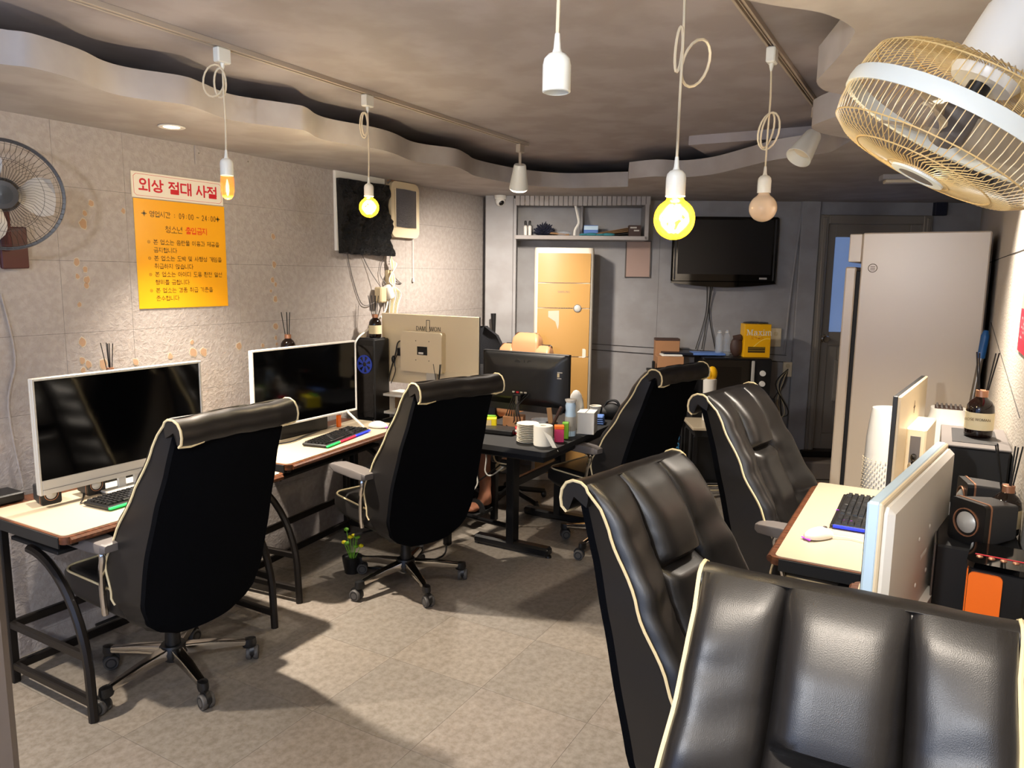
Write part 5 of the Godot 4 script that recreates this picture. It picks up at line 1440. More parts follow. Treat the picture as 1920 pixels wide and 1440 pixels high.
	single("floor_cable", cable([Vector3(-2.75, 0.006, -3.1), Vector3(-2.6, 0.006, -3.0), Vector3(-2.45, 0.006, -3.12), Vector3(-2.35, 0.006, -3.35), Vector3(-2.5, 0.006, -3.6)], 0.005), "cord_black", "black lead lying on the floor under the second left desk", "cable")
	single("floor_cable", cable([Vector3(-1.95, 0.006, -4.3), Vector3(-1.75, 0.006, -4.45), Vector3(-1.6, 0.006, -4.75), Vector3(-1.72, 0.006, -5.1)], 0.005), "white_plastic", "white lead on the floor behind the black desk", "cable")
	# small yellow-flowered pot in the shade under the second desk
	var po := thing("flower_pot", "small pot of yellow flowers on the floor under the second left desk", "plant", Vector3(-2.64, 0, -2.92))
	part(po, "pot", MB.new().lathe([Vector2(0.001, 0), Vector2(0.04, 0), Vector2(0.055, 0.09), Vector2(0.05, 0.09), Vector2(0.045, 0.08), Vector2(0.001, 0.08)], 18), "black_plastic")
	for i in 9:
		var a := i * 2.4
		var q := Vector3(cos(a) * (0.03 + 0.012 * (i % 3)), 0.15 + 0.02 * (i % 5), sin(a) * (0.03 + 0.01 * (i % 2)))
		part(po, "stem", MB.new().bar(Vector3(q.x * 0.2, 0.07, q.z * 0.2), q, 0.002, 5), "green_card")
		part(po, "flower", MB.new().ball(q, Vector3(0.014, 0.01, 0.014), 8, 6), "yellow_bright" if i % 2 else "green_card")

func ring_of(r, n, at: Vector3, b := Basis.IDENTITY) -> Array:
	var out := []
	for i in n: out.append(at + b * Vector3(cos(TAU * i / n) * r, sin(TAU * i / n) * r, 0))
	return out

# ---------------------------------------------------------------- back of the room
func at_back(called, label, category, s, out, y := 0.0, group := "") -> Node3D:
	return thing(called, label, category, bw(s, out, y), BACK_TURN, group)

func build_back_area():
	# shelf niche with a ribbed valance
	var sh := at_back("wall_shelf", "grey wall shelf with a ribbed valance above the air conditioner", "shelf", 0.0, 0.0)
	part(sh, "shelf_board", MB.new().box(Vector3(1.02, 0.028, 0.3), Vector3(0.69, 1.888, 0.15), 0.003), "wall_smooth")
	part(sh, "top_board", MB.new().box(Vector3(1.02, 0.02, 0.3), Vector3(0.69, 2.15, 0.15), 0.002), "wall_smooth")
	part(sh, "end_board", MB.new().box(Vector3(0.022, 0.31, 0.3), Vector3(1.19, 2.03, 0.15), 0.002), "wall_smooth")
	part(sh, "side_board", MB.new().box(Vector3(0.022, 2.18, 0.3), Vector3(0.181, 1.09, 0.15), 0.002), "wall_smooth")
	part(sh, "divider", MB.new().box(Vector3(0.02, 0.25, 0.12), Vector3(0.70, 2.025, 0.06), 0.002), "wall_smooth")
	part(sh, "front_lip", MB.new().box(Vector3(1.02, 0.03, 0.012), Vector3(0.69, 1.888, 0.306), 0.002), "soffit_paint")
	part(sh, "end_lip", MB.new().box(Vector3(0.03, 0.27, 0.012), Vector3(1.19, 2.01, 0.306), 0.002), "soffit_paint")
	for i in 28: part(sh, "valance_slat", MB.new().box(Vector3(0.034, 0.075, 0.012), Vector3(0.2 + i * 0.0369, 2.163 + 0.018 * pow(i / 27.0 - 0.2, 2), 0.306), 0.004), "soffit_paint")
	part(sh, "hose", cable([Vector3(0.64, 2.14, 0.29), Vector3(0.66, 2.06, 0.295), Vector3(0.67, 2.0, 0.29), Vector3(0.645, 1.95, 0.28), Vector3(0.64, 1.905, 0.28)], 0.010), "white_plastic")
	var sy := 1.9025
	for i in 2:
		var b := at_back("small_bottle", ["left one of two small bottles with black caps on the wall shelf", "right one of two small bottles with black caps on the wall shelf"][i], "bottle", 0.26 + i * 0.034, 0.24, sy, "small bottles on the wall shelf")
		part(b, "body", MB.new().lathe([Vector2(0.001, 0), Vector2(0.014, 0), Vector2(0.015, 0.07), Vector2(0.007, 0.08), Vector2(0.001, 0.08)], 14), "white_plastic")
		part(b, "cap", MB.new().lathe([Vector2(0.009, 0.078), Vector2(0.009, 0.108), Vector2(0.006, 0.114), Vector2(0.001, 0.114)], 12), "black_plastic")
	var fz := at_back("dark_duster", "bushy dark blue duster lying on the wall shelf", "duster", 0.40, 0.22, sy)
	var mb := MB.new()
	for i in 90:
		var a := i * 2.399
		var up := 0.02 + 0.98 * i / 90.0
		var d := Vector3(cos(a) * sqrt(1.0 - up * up), up, sin(a) * sqrt(1.0 - up * up) * 0.8)
		mb.tube([Vector3(0, 0.02, 0), Vector3(0, 0.02, 0) + d * 0.045, Vector3(0.006, 0.018, 0) + d * (0.07 + 0.025 * fposmod(i * 0.73, 1.0))], [0.016, 0.012, 0.003], 5)
	part(fz, "bristles", mb, "navy_paint", Vector3.ZERO, 60.0)
	part(fz, "handle", MB.new().bar(Vector3(0.02, 0.025, 0.02), Vector3(0.20, 0.008, 0.05), 0.008, 8), "kraft")
	single("clear_bag", MB.new().ball(Vector3(0, 0.02, 0), Vector3(0.06, 0.024, 0.04), 12, 8), "clear_plastic", "crumpled clear bag on the wall shelf", "bag", bw(0.56, 0.24, sy - 0.001), BACK_TURN)
	var bb := at_back("blue_packet", "light blue packet standing on the wall shelf", "box", 0.77, 0.2, sy)
	part(bb, "carton", MB.new().box(Vector3(0.11, 0.085, 0.06), Vector3(0, 0.0425, 0), 0.002), "blue_soft")
	part(bb, "white_band", MB.new().box(Vector3(0.108, 0.03, 0.002), Vector3(0, 0.065, 0.0305)), "blue_white")
	for i in 2:
		var g := at_back("rubber_glove", ["teal glove hanging over the shelf edge by the blue packet", "teal glove lying flat on the shelf before the papers"][i], "glove", 0.745 + i * 0.13, 0.235, sy, "teal gloves on the wall shelf")
		part(g, "palm", MB.new().ball(Vector3(0.03, 0.014, 0), Vector3(0.055, 0.014, 0.03), 12, 8), "teal")
		for q in 4: part(g, "finger", MB.new().tube([Vector3(-0.015, 0.014, -0.015 + q * 0.01), Vector3(-0.05, 0.012, -0.02 + q * 0.016), Vector3(-0.065, 0.008, -0.02 + q * 0.017)], [0.009, 0.008, 0.005], 6), "teal")
	var en := at_back("paper_stack", "sloping stack of brown envelopes on the wall shelf", "envelopes", 0.98, 0.16, sy)
	for i in 4: part(en, "envelope", MB.new().box(Vector3(0.30, 0.004, 0.16), Vector3(-0.01 * i, 0.03 + i * 0.006, 0), 0.001, Basis(Vector3.BACK, 0.12 + 0.02 * i)), "kraft")
	part(en, "dark_folder", MB.new().box(Vector3(0.28, 0.008, 0.15), Vector3(0, 0.016, 0.01), 0.002, Basis(Vector3.BACK, 0.08)), "black_matte")
	var bp := at_back("brown_packet", "dark brown packet with white print at the end of the wall shelf", "box", 1.105, 0.24, sy)
	part(bp, "carton", MB.new().box(Vector3(0.095, 0.085, 0.07), Vector3(0, 0.0425, 0), 0.002), "brown_pack")
	for q in [[-0.012, 0.067, 0.05], [0.012, 0.045, 0.04]]: part(bp, "print_bar", MB.new().box(Vector3(q[2], 0.011, 0.001), Vector3(q[0], q[1], 0.0356)), "silver_plastic")
	# dome camera on the column
	var cc := at_back("dome_camera", "white security camera under the soffit beside the wall shelf", "camera", 0.065, 0.30, SOFFIT)
	part(cc, "base", MB.new().lathe([Vector2(0.001, 0), Vector2(0.045, 0), Vector2(0.047, -0.02), Vector2(0.04, -0.03), Vector2(0.001, -0.03)], 22), "white_plastic")
	part(cc, "dome", MB.new().ball(Vector3(0, -0.045, 0.008), Vector3(0.038, 0.036, 0.038), 20, 12), "white_plastic")
	part(cc, "lens", MB.new().ball(Vector3(0.006, -0.052, 0.024), Vector3(0.026, 0.025, 0.022), 18, 10), "black_gloss")
	# framed sheet
	var fr := at_back("framed_sheet", "small framed sheet in pinkish film on the back wall", "frame", 1.168, 0.0, 1.735)
	part(fr, "sheet", MB.new().box(Vector3(0.19, 0.28, 0.008), Vector3(0, 0, 0.008), 0.001), mat("pink_sheet", Color(0.66, 0.56, 0.52), 0.25))
	part(fr, "frame_edge", MB.new().tube([Vector3(-0.1, -0.145, 0.012), Vector3(0.1, -0.145, 0.012), Vector3(0.1, 0.145, 0.012), Vector3(-0.1, 0.145, 0.012)], 0.006, 6, true), "grey_plastic")
	# standing air conditioner
	var ac := at_back("air_conditioner", "tall cream standing air conditioner below the wall shelf", "air conditioner", 0.565, 0.30)
	var body := []
	for q in [[0.0, 0.0], [0.02, 0.008], [1.78, 0.008], [1.805, 0.0]]:
		var row := []
		for p in rounded(0.445 + q[1], 0.30 + q[1], 0.05, 5): row.append(Vector3(p.x, q[0], p.y))
		body.append(row)
	part(ac, "cabinet", MB.new().skin(body), "ac_body", Vector3.ZERO, 35.0)
	part(ac, "base_plinth", MB.new().box(Vector3(0.46, 0.05, 0.32), Vector3(0, 0.025, 0), 0.006), "ac_body")
	for q in [[1.545, 1.765, "grille_panel"], [1.355, 1.54, "brand_panel"], [0.985, 1.35, "front_panel"], [0.06, 0.98, "lower_panel"]]:
		var rows := []
		for yy in [q[0] + 0.001, q[1] - 0.001]:
			var row := []
			for i in 9:
				var u := i / 8.0 * 2 - 1
				row.append(Vector3(u * 0.198, yy, 0.158 + 0.012 * (1 - u * u)))
			for i in 9:
				var u := 1 - i / 8.0 * 2
				row.append(Vector3(u * 0.198, yy, 0.148))
			rows.append(row)
		part(ac, q[2], MB.new().skin(rows), "ac_cream")
	text_part(ac, "brand_letters", "SAMSUNG", 0.020, "grey_plastic", Vector3(0, 1.475, 0.1705))
	part(ac, "dial", MB.new().lathe([Vector2(0.001, 0.012), Vector2(0.018, 0.012), Vector2(0.026, 0.006), Vector2(0.027, 0), Vector2(0.001, 0)], 22, Transform3D(Basis(Vector3.RIGHT, PI / 2), Vector3(0.105, 1.352, 0.166))), "silver_plastic")
	part(ac, "dial_ring", MB.new().tube(ring_of(0.028, 24, Vector3(0.105, 1.352, 0.168)), 0.003, 6, true), "grey_plastic")
	for i in 6: part(ac, "indicator", MB.new().box(Vector3(0.011, 0.004, 0.001), Vector3(-0.03 + i * 0.018, 1.353, 0.1702)), "grey_plastic")
	part(ac, "label_plate", MB.new().prism(rounded(0.055, 0.07, 0.012, 3), 0.002, Transform3D(Basis.IDENTITY, Vector3(0.15, 1.01, 0.161))), "ac_body")
	part(ac, "torn_sticker", MB.new().prism(PackedVector2Array([Vector2(-0.055, 0.03), Vector2(0.06, 0.035), Vector2(0.055, -0.02), Vector2(0.03, -0.05), Vector2(0.02, -0.11), Vector2(0.0, -0.05), Vector2(-0.055, -0.015)]), 0.001, Transform3D(Basis.IDENTITY, Vector3(-0.06, 1.30, 0.1685))), "torn_edge")
	# television on the back wall
	var tv := at_back("television", "black flat television mounted on the back wall", "television", 1.84, 0.0, 1.815)
	part(tv, "wall_mount", MB.new().box(Vector3(0.3, 0.25, 0.05), Vector3(0, 0, 0.025), 0.004), "black_matte")
	part(tv, "case", MB.new().box(Vector3(0.83, 0.515, 0.04), Vector3(0, 0, 0.07), 0.012), "black_gloss")
	part(tv, "screen", MB.new().box(Vector3(0.735, 0.425, 0.004), Vector3(0, 0.02, 0.0905)), "tv_black")
	var low := PackedVector2Array([Vector2(-0.41, 0.0), Vector2(0.41, 0.0)])
	for i in 13: low.append(Vector2(0.41 - 0.82 * i / 12.0, -0.012 - 0.03 * sin(PI * i / 12.0)))
	part(tv, "curved_lip", MB.new().prism(low, 0.045, Transform3D(Basis.IDENTITY, Vector3(0, -0.252, 0.045))), "black_gloss")
	for s in [-0.388, 0.388]: part(tv, "side_strip", MB.new().box(Vector3(0.012, 0.48, 0.004), Vector3(s, 0, 0.091), 0.001), "dark_grey")
	part(tv, "badge", MB.new().box(Vector3(0.06, 0.014, 0.002), Vector3(0.31, -0.222, 0.091)), "silver_plastic")
	for s in [[-0.02, -0.10], [0.01, -0.05], [0.03, 0.06]]:
		part(tv, "hanging_lead", cable([Vector3(s[0] - 0.1, -0.25, 0.05), Vector3(s[0] * 0.5 - 0.1, -0.5, 0.02), Vector3(s[1] - 0.08, -0.80, 0.02)], 0.004), "cord_black")
	# conduit round the television, sockets
	single("wall_conduit", cable([Vector3(0, 0, 0.012), Vector3(0.12, 0.01, 0.012), Vector3(0.22, 0.0, 0.012), Vector3(0.27, -0.06, 0.012), Vector3(0.275, -0.16, 0.012), Vector3(0.25, -0.5, 0.012), Vector3(0.225, -0.9, 0.012), Vector3(0.21, -1.3, 0.012)], 0.009, 8), "wall_smooth", "grey cable bending down the back wall beside the television", "conduit", bw(2.17, 0, 2.285), BACK_TURN)
	for q in [[2.30, 1.12, 0.09, 0.15, "white double socket half hidden behind the yellow carton"], [2.40, 0.865, 0.07, 0.12, "ivory socket box low on the back wall by the door"]]:
		var so := at_back("wall_socket", q[4], "socket", q[0], 0.0, q[1], "sockets on the back wall")
		part(so, "plate", MB.new().box(Vector3(q[2], q[3], 0.02), Vector3(0, 0, 0.05 if q[0] > 2.35 else 0.01), 0.003), "cream_plastic")
		part(so, "socket_hole", MB.new().lathe([Vector2(0.001, 0.002), Vector2(0.018, 0.002), Vector2(0.018, 0), Vector2(0.001, 0)], 16, Transform3D(Basis(Vector3.RIGHT, PI / 2), Vector3(0, 0.03, 0.06 if q[0] > 2.35 else 0.02))), "ivory_plastic")
	var lb := at_back("lead_bundle", "bundle of ivory and black leads hanging from the low socket", "cables", 2.37, 0.0)
	for i in 5: part(lb, "lead", cable([Vector3(0.03, 0.87, 0.07), Vector3(0.0 - i * 0.02, 0.75, 0.09 + i * 0.01), Vector3(-0.08 + i * 0.03, 0.62 - i * 0.02, 0.1), Vector3(-0.03 + i * 0.012, 0.48, 0.08), Vector3(-0.04 - i * 0.01, 0.02 if i < 2 else 0.5, 0.07)], 0.004), "ivory_plastic" if i % 2 else "cord_black")
	# sideboard with the microwave
	var cab := at_back("black_cabinet", "low black cabinet along the back wall under the microwave", "cabinet", 1.86, 0.26)
	part(cab, "carcass", MB.new().box(Vector3(0.62, 0.69, 0.42), Vector3(0.02, 0.345, 0), 0.005), "black_plastic")
	part(cab, "door", MB.new().box(Vector3(0.30, 0.62, 0.012), Vector3(-0.13, 0.35, 0.216), 0.003), "black_plastic")
	part(cab, "door", MB.new().box(Vector3(0.29, 0.62, 0.012), Vector3(0.175, 0.35, 0.216), 0.003), "black_plastic")
	var mw := at_back("microwave", "black microwave with two white dials and a silver handle", "microwave", 1.895, 0.28, 0.691)
	part(mw, "case", MB.new().box(Vector3(0.52, 0.30, 0.34), Vector3(0, 0.15, 0), 0.008), "black_plastic")
	part(mw, "oven_door", MB.new().box(Vector3(0.36, 0.28, 0.02), Vector3(-0.075, 0.15, 0.178), 0.004), "black_gloss")
	part(mw, "door_window", MB.new().box(Vector3(0.24, 0.16, 0.003), Vector3(-0.09, 0.155, 0.189)), "screen_black")
	part(mw, "handle", MB.new().box(Vector3(0.024, 0.27, 0.02), Vector3(0.115, 0.15, 0.195), 0.005), "silver_plastic")
	part(mw, "control_panel", MB.new().box(Vector3(0.12, 0.28, 0.016), Vector3(0.195, 0.15, 0.176), 0.003), "black_plastic")
	for y in [0.19, 0.11]: part(mw, "dial", MB.new().lathe([Vector2(0.001, 0.02), Vector2(0.02, 0.019), Vector2(0.022, 0.0), Vector2(0.001, 0)], 20, Transform3D(Basis(Vector3.RIGHT, PI / 2), Vector3(0.19, y, 0.184))), "white_plastic")
	var ty := 0.9915
	var im := Image.create(300, 400, false, Image.FORMAT_RGB8)
	im.fill(Color(0.93, 0.68, 0.03))
	for k in 60:
		var a := k * 0.05
		stroke(im, Vector2(20 + k * 4.4, 60 + 90 * sin(a)), Vector2(24 + k * 4.4, 60 + 90 * sin(a + 0.05)), 9, Color(0.98, 0.84, 0.35))
		stroke(im, Vector2(110 + k * 3, 270 - 100 * sin(a * 0.6)), Vector2(113 + k * 3, 270 - 100 * sin(a * 0.6 + 0.03)), 7, Color(0.98, 0.87, 0.45))
	line_of(im, "모카골드", Vector2(70, 140), 38, 4, Color(0.75, 0.45, 0.08))
	im.fill_rect(Rect2i(45, 275, 200, 70), Color(0.16, 0.11, 0.05))
	for k in 4: stroke(im, Vector2(50, 290 + k * 14), Vector2(240, 286 + k * 15), 6, [Color(0.75, 0.62, 0.2), Color(0.4, 0.3, 0.1)][k % 2])
	var mx := at_back("coffee_box", "yellow coffee mix carton on the microwave", "box", 2.06, 0.30, ty)
	part(mx, "carton", MB.new().box(Vector3(0.20, 0.255, 0.13), Vector3(0, 0.1275, 0), 0.002), "yellow_card")
	part(mx, "printed_face", card(0.196, 0.25), printed("print_coffee", im, 0.35), Vector3(0, 0.1275, 0.0656))
	text_part(mx, "brand_letters", "Maxim", 0.058, "white_plastic", Vector3(0.01, 0.19, 0.0664), Basis.IDENTITY, "Droid Serif")
	part(mx, "foil_wrap", MB.new().ball(Vector3(0.0, 0.262, -0.01), Vector3(0.10, 0.012, 0.05), 16, 8), "foil")
	for i in 2:
		var b := at_back("water_bottle", ["left one of two clear plastic bottles by the coffee carton", "right one of two clear plastic bottles by the coffee carton"][i], "bottle", 1.785 + i * 0.07, 0.30 - i * 0.05, ty, "clear plastic bottles on the microwave")
		var pr := [Vector2(0.001, 0.002), Vector2(0.028, 0.002)]
		for k in 9: pr.append(Vector2(0.030 - 0.0018 * (k % 2), 0.01 + k * 0.015))
		pr.append_array([Vector2(0.028, 0.15), Vector2(0.013, 0.178), Vector2(0.013, 0.2), Vector2(0.001, 0.2)])
		part(b, "body", MB.new().lathe(pr, 20), "clear_plastic")
		part(b, "neck_ring", MB.new().lathe([Vector2(0.012, 0.182), Vector2(0.016, 0.182), Vector2(0.016, 0.186), Vector2(0.012, 0.186), Vector2(0.012, 0.182)], 16), "white_plastic")
	var sn := at_back("snack_bag", "crumpled dark snack bag between the bottles and the coffee carton", "bag", 1.92, 0.30, ty)
	part(sn, "bag_body", MB.new().ball(Vector3(0, 0.075, 0), Vector3(0.05, 0.08, 0.035), 12, 9), "brown_pack")
	part(sn, "open_top", MB.new().tube([Vector3(-0.03, 0.14, 0.0), Vector3(0.02, 0.15, 0.01), Vector3(0.05, 0.13, 0)], [0.022, 0.026, 0.012], 7), "brown_pack")
	for i in 2: single("folder", MB.new().box(Vector3(0.30 - i * 0.05, 0.018, 0.16), Vector3(0, 0.009, 0), 0.004), ["blue_box", "blue_soft"][i], ["dark blue folder lying on the boxes by the back wall", "light blue folder lying beside the bottles on the microwave"][i], "folder", bw(1.50 + i * 0.2, 0.28, ty + 0.005 + i * 0.002), BACK_TURN + 0.05)
	var ct := at_back("stacked_carton", "open cardboard box at the left end of the back sideboard", "box", 1.40, 0.33, 0.86)
	part(ct, "carton", MB.new().box(Vector3(0.20, 0.13, 0.16), Vector3(0, 0.065, 0), 0.003), "cardboard")
	part(ct, "paper_sheets", MB.new().box(Vector3(0.16, 0.012, 0.12), Vector3(0.01, 0.138, 0.01), 0.002), "white_matte")
	part(ct, "tape", MB.new().box(Vector3(0.04, 0.001, 0.162), Vector3(0, 0.1308, 0)), "kraft")
	var c2 := at_back("upright_carton", "cardboard box standing upright on the back sideboard", "box", 1.40, 0.18, 0.86)
	part(c2, "carton", MB.new().box(Vector3(0.19, 0.25, 0.1), Vector3(0, 0.125, 0), 0.003), "cardboard")
	part(c2, "lid_edge", MB.new().box(Vector3(0.192, 0.02, 0.102), Vector3(0, 0.245, 0), 0.003), "brown_pack")
	var sd := at_back("side_stand", "dark stand holding cartons left of the microwave", "stand", 1.40, 0.25)
	part(sd, "stand_top", MB.new().box(Vector3(0.28, 0.02, 0.38), Vector3(0, 0.85, 0), 0.003), "black_matte")
	for s in [[-1, -1], [-1, 1], [1, -1], [1, 1]]: part(sd, "leg", MB.new().box(Vector3(0.03, 0.84, 0.03), Vector3(s[0] * 0.12, 0.42, s[1] * 0.17), 0.003), "black_steel")
	single("black_clip", MB.new().box(Vector3(0.02, 0.09, 0.05), Vector3(0, 0.045, 0), 0.006), "black_plastic", "black holder at the left edge of the cardboard boxes", "holder", bw(1.275, 0.36, 0.861), BACK_TURN)
	# small white-edged table before the microwave with a keyboard on it
	var st := at_back("side_table", "small white-topped table before the microwave", "table", 1.72, 0.72)
	part(st, "table_top", MB.new().box(Vector3(0.46, 0.022, 0.40), Vector3(0, 0.53, 0), 0.004), "desk_white")
	part(st, "apron", MB.new().box(Vector3(0.42, 0.05, 0.36), Vector3(0, 0.495, 0), 0.003), "black_matte")
	for s in [[-1, -1], [-1, 1], [1, -1], [1, 1]]: part(st, "leg", MB.new().box(Vector3(0.03, 0.47, 0.03), Vector3(s[0] * 0.2, 0.235, s[1] * 0.17), 0.003), "black_steel")
	single("black_gadget", MB.new().box(Vector3(0.2, 0.05, 0.14), Vector3(0, 0.025, 0), 0.012), "black_gloss", "glossy black box on the small white-topped table", "device", bw(1.72, 0.74, 0.542), BACK_TURN)
	var og := at_back("snack_packet", "orange and white snack packet beside the chair back", "packet", 1.66, 0.62, 0.542)
	part(og, "white_tub", MB.new().lathe([Vector2(0.001, 0), Vector2(0.045, 0), Vector2(0.05, 0.30), Vector2(0.048, 0.31), Vector2(0.001, 0.31)], 18), "white_matte")
	part(og, "orange_bag", MB.new().ball(Vector3(0.012, 0.35, 0), Vector3(0.04, 0.055, 0.025), 12, 9).ball(Vector3(-0.012, 0.345, 0.01), Vector3(0.03, 0.035, 0.02), 10, 8), "yellow_card")
	# dark box on the floor with blue blackletter print on its spine
	var bl := at_back("tall_bag", "tall dark carrier with blue lettering on its side behind the chair", "box", 1.36, 0.62)
	part(bl, "carrier", MB.new().box(Vector3(0.17, 0.44, 0.22), Vector3(0, 0.22, 0), 0.004), "blue_box")
	text_part(bl, "letters", "Blue Label", 0.10, "label_blue", Vector3(0.04, 0.23, 0.1115), Basis(Vector3.BACK, PI / 2), "Droid Serif")
	part(bl, "kraft_flap", MB.new().box(Vector3(0.1, 0.05, 0.01), Vector3(0.03, 0.46, 0.05), 0.002, Basis(Vector3.BACK, 0.5)), "cardboard")
	var fc := at_back("cable_coil", "loose coil of grey and ivory leads on the floor by the back wall", "cables", 1.72, 0.62)
	for i in 5: part(fc, "lead", cable([Vector3(-0.15 + i * 0.02, 0.006 + i * 0.009, 0.0), Vector3(-0.03, 0.008 + i * 0.009, 0.09 - i * 0.03), Vector3(0.12, 0.006 + i * 0.009, 0.04 - i * 0.02), Vector3(0.2 - i * 0.03, 0.008 + i * 0.009, -0.06 + i * 0.02), Vector3(0.05 + i * 0.04, 0.006 + i * 0.009, -0.10)], 0.004), "ivory_plastic" if i % 2 else "grey_plastic")
	# black baton leaning behind the beige chair
	single("black_bar", MB.new().tube([Vector3(0, 0, 0), Vector3(-0.03, 1.12, -0.02), Vector3(-0.035, 1.30, -0.024)], [0.010, 0.012, 0.022], 10), "black_plastic", "black bat leaning against the column behind the beige chair", "bat", bw(0.06, 0.40, 0.0), BACK_TURN)
	# lamp housing strip under the soffit by the door
	var lh := thing("lamp_housing", "unlit narrow lamp housing under the soffit near the back door", "light", Vector3(-0.20, SOFFIT, -5.0), 0.3)
	part(lh, "housing", MB.new().box(Vector3(0.34, 0.03, 0.10), Vector3(0, -0.015, 0), 0.004), "soffit_paint")
	part(lh, "diffuser_strip", MB.new().box(Vector3(0.30, 0.02, 0.07), Vector3(0, -0.038, 0), 0.004), "cream_plastic")

# ---------------------------------------------------------------- right side
func build_right_side():
	# fridge
	var f := thing("fridge", "tall pale fridge turned sideways by the back door", "fridge", Vector3(-0.10, 0, -4.55), -0.02)
	part(f, "body", MB.new().box(Vector3(0.55, 1.82, 0.70), Vector3(0.015, 0.92, 0), 0.006), "fridge_white")
	part(f, "door_gap", MB.new().box(Vector3(0.02, 1.60, 0.68), Vector3(-0.27, 0.84, 0), 0.002), "fridge_gap")
	part(f, "door", MB.new().box(Vector3(0.05, 1.62, 0.70), Vector3(-0.306, 0.85, 0), 0.006), "fridge_white")
	part(f, "hinge_cover", MB.new().box(Vector3(0.06, 0.14, 0.70), Vector3(-0.291, 1.755, 0), 0.004), "fridge_white")
	part(f, "sticker", MB.new().lathe([Vector2(0.001, 0.0008), Vector2(0.022, 0.0008), Vector2(0.022, 0), Vector2(0.001, 0)], 24, Transform3D(Basis(Vector3.RIGHT, PI / 2), Vector3(-0.205, 1.655, 0.3502))), "ink_brown")
	part(f, "sticker_face", MB.new().lathe([Vector2(0.001, 0.0012), Vector2(0.0185, 0.0012), Vector2(0.0185, 0), Vector2(0.001, 0)], 24, Transform3D(Basis(Vector3.RIGHT, PI / 2), Vector3(-0.205, 1.655, 0.3502))), "fridge_white")
	for y in [1.662, 1.654, 1.646]: part(f, "sticker_line", MB.new().box(Vector3(0.022, 0.003, 0.0005), Vector3(-0.205, y, 0.3517)), "ink_brown")
	for s in [[-0.25, -0.3], [0.25, -0.3], [-0.25, 0.3], [0.25, 0.3]]: part(f, "foot", MB.new().lathe([Vector2(0.001, 0), Vector2(0.02, 0), Vector2(0.02, 0.012), Vector2(0.001, 0.012)], 10), "black_plastic", Vector3(s[0], 0, s[1]))
	# poles in the gap behind the fridge
	var mop := thing("mop", "mop with a blue grip leaning between the fridge and the right wall", "mop", Vector3(0.11, 0, -4.08))
	part(mop, "pole", MB.new().tube([Vector3(-0.03, 0.05, 0.04), Vector3(0.075, 1.26, -0.02)], 0.012, 10), "steel")
	part(mop, "grip", MB.new().tube([Vector3(0.074, 1.24, -0.018), Vector3(0.082, 1.345, -0.028), Vector3(0.084, 1.37, -0.031)], [0.017, 0.018, 0.01], 10), "blue_grip")
	part(mop, "mop_head", MB.new().box(Vector3(0.20, 0.05, 0.07), Vector3(-0.02, 0.026, 0.04), 0.01), "grey_plastic")
	single("metal_pole", MB.new().bar(Vector3(0, 0.0, 0), Vector3(0.02, 1.80, -0.1), 0.016, 10), "steel", "straight grey pole standing behind the fridge", "pole", Vector3(0.185, 0, -4.9))
	# desks along the right wall
	var d := arch_desk("white-topped desk on the right beside the fridge", Vector3(-0.105, 0, -2.945), -PI / 2, 1.04, 0.62)
	arch_desk("white-topped desk on the right behind the foreground chairs", Vector3(0.03, 0, -1.86), -PI / 2, 1.0, 0.37)
	# far right workplace
	var kb := keyboard("black keyboard with violet and blue lights on the right desk", Vector3(-0.20, 0.713, -3.04), -PI / 2, [["black_plastic", 0.55], ["led_violet", 0.0], ["black_plastic", 0.45]])
	part(kb, "led_strip", MB.new().box(Vector3(0.006, 0.010, 0.14), Vector3(0.2245, 0.009, 0), 0.001), "led_blue")
	for i in 5: part(kb, "led_dot", MB.new().box(Vector3(0.012, 0.002, 0.006), Vector3(0.16, 0.0165, -0.05 + i * 0.022)), "led_violet")
	mouse("white mouse on the right desk with a violet glow", Vector3(-0.30, 0.714, -2.68), -PI / 2 + 0.9)
	single("mouse_lead", cable([Vector3(-0.26, 0.722, -2.70), Vector3(-0.2, 0.718, -2.72), Vector3(-0.12, 0.717, -2.70), Vector3(-0.03, 0.717, -2.74)], 0.002), "white_plastic", "thin white mouse lead on the right desk", "cable")
	var m := monitor("slim monitor with a wood-toned back on the right desk", Vector3(-0.075, 0.713, -3.32), -PI / 2 - 0.10, 0.72, 0.42, 0.055, "thin")
	part(m, "mount_box", MB.new().box(Vector3(0.30, 0.24, 0.07), Vector3(-0.0, 0.21, -0.05), 0.006), "cream_plastic")
	part(m, "port_panel", MB.new().box(Vector3(0.004, 0.20, 0.035), Vector3(0.151, 0.20, -0.05)), "grey_plastic")
	part(m, "plug", MB.new().ball(Vector3(0.165, 0.22, -0.05), Vector3(0.02, 0.016, 0.012), 12, 8), "black_gloss")
	part(m, "plug", MB.new().ball(Vector3(0.165, 0.185, -0.045), Vector3(0.02, 0.018, 0.014), 12, 8), "chrome")
	part(m, "plug_lead", cable([Vector3(0.18, 0.185, -0.045), Vector3(0.20, 0.15, -0.05), Vector3(0.19, 0.08, -0.05), Vector3(0.16, 0.02, -0.04)], 0.004), "white_plastic")
	part(m, "star_logo", MB.new().prism(PackedVector2Array([Vector2(0, 0.025), Vector2(0.006, 0.006), Vector2(0.025, 0), Vector2(0.006, -0.006), Vector2(0, -0.025), Vector2(-0.006, -0.006), Vector2(-0.025, 0), Vector2(-0.006, 0.006)]), 0.001, Transform3D(Basis(Vector3.UP, PI), Vector3(0, 0.39, -0.0185))), "ink_brown")
	desk_stand(m, 0.20, "silver_plastic", -0.045)
	# two white appliances at the far end
	var hu := thing("humidifier", "tall white rounded bin-like humidifier beside the slim monitor", "humidifier", Vector3(-0.15, 0.0, -3.66))
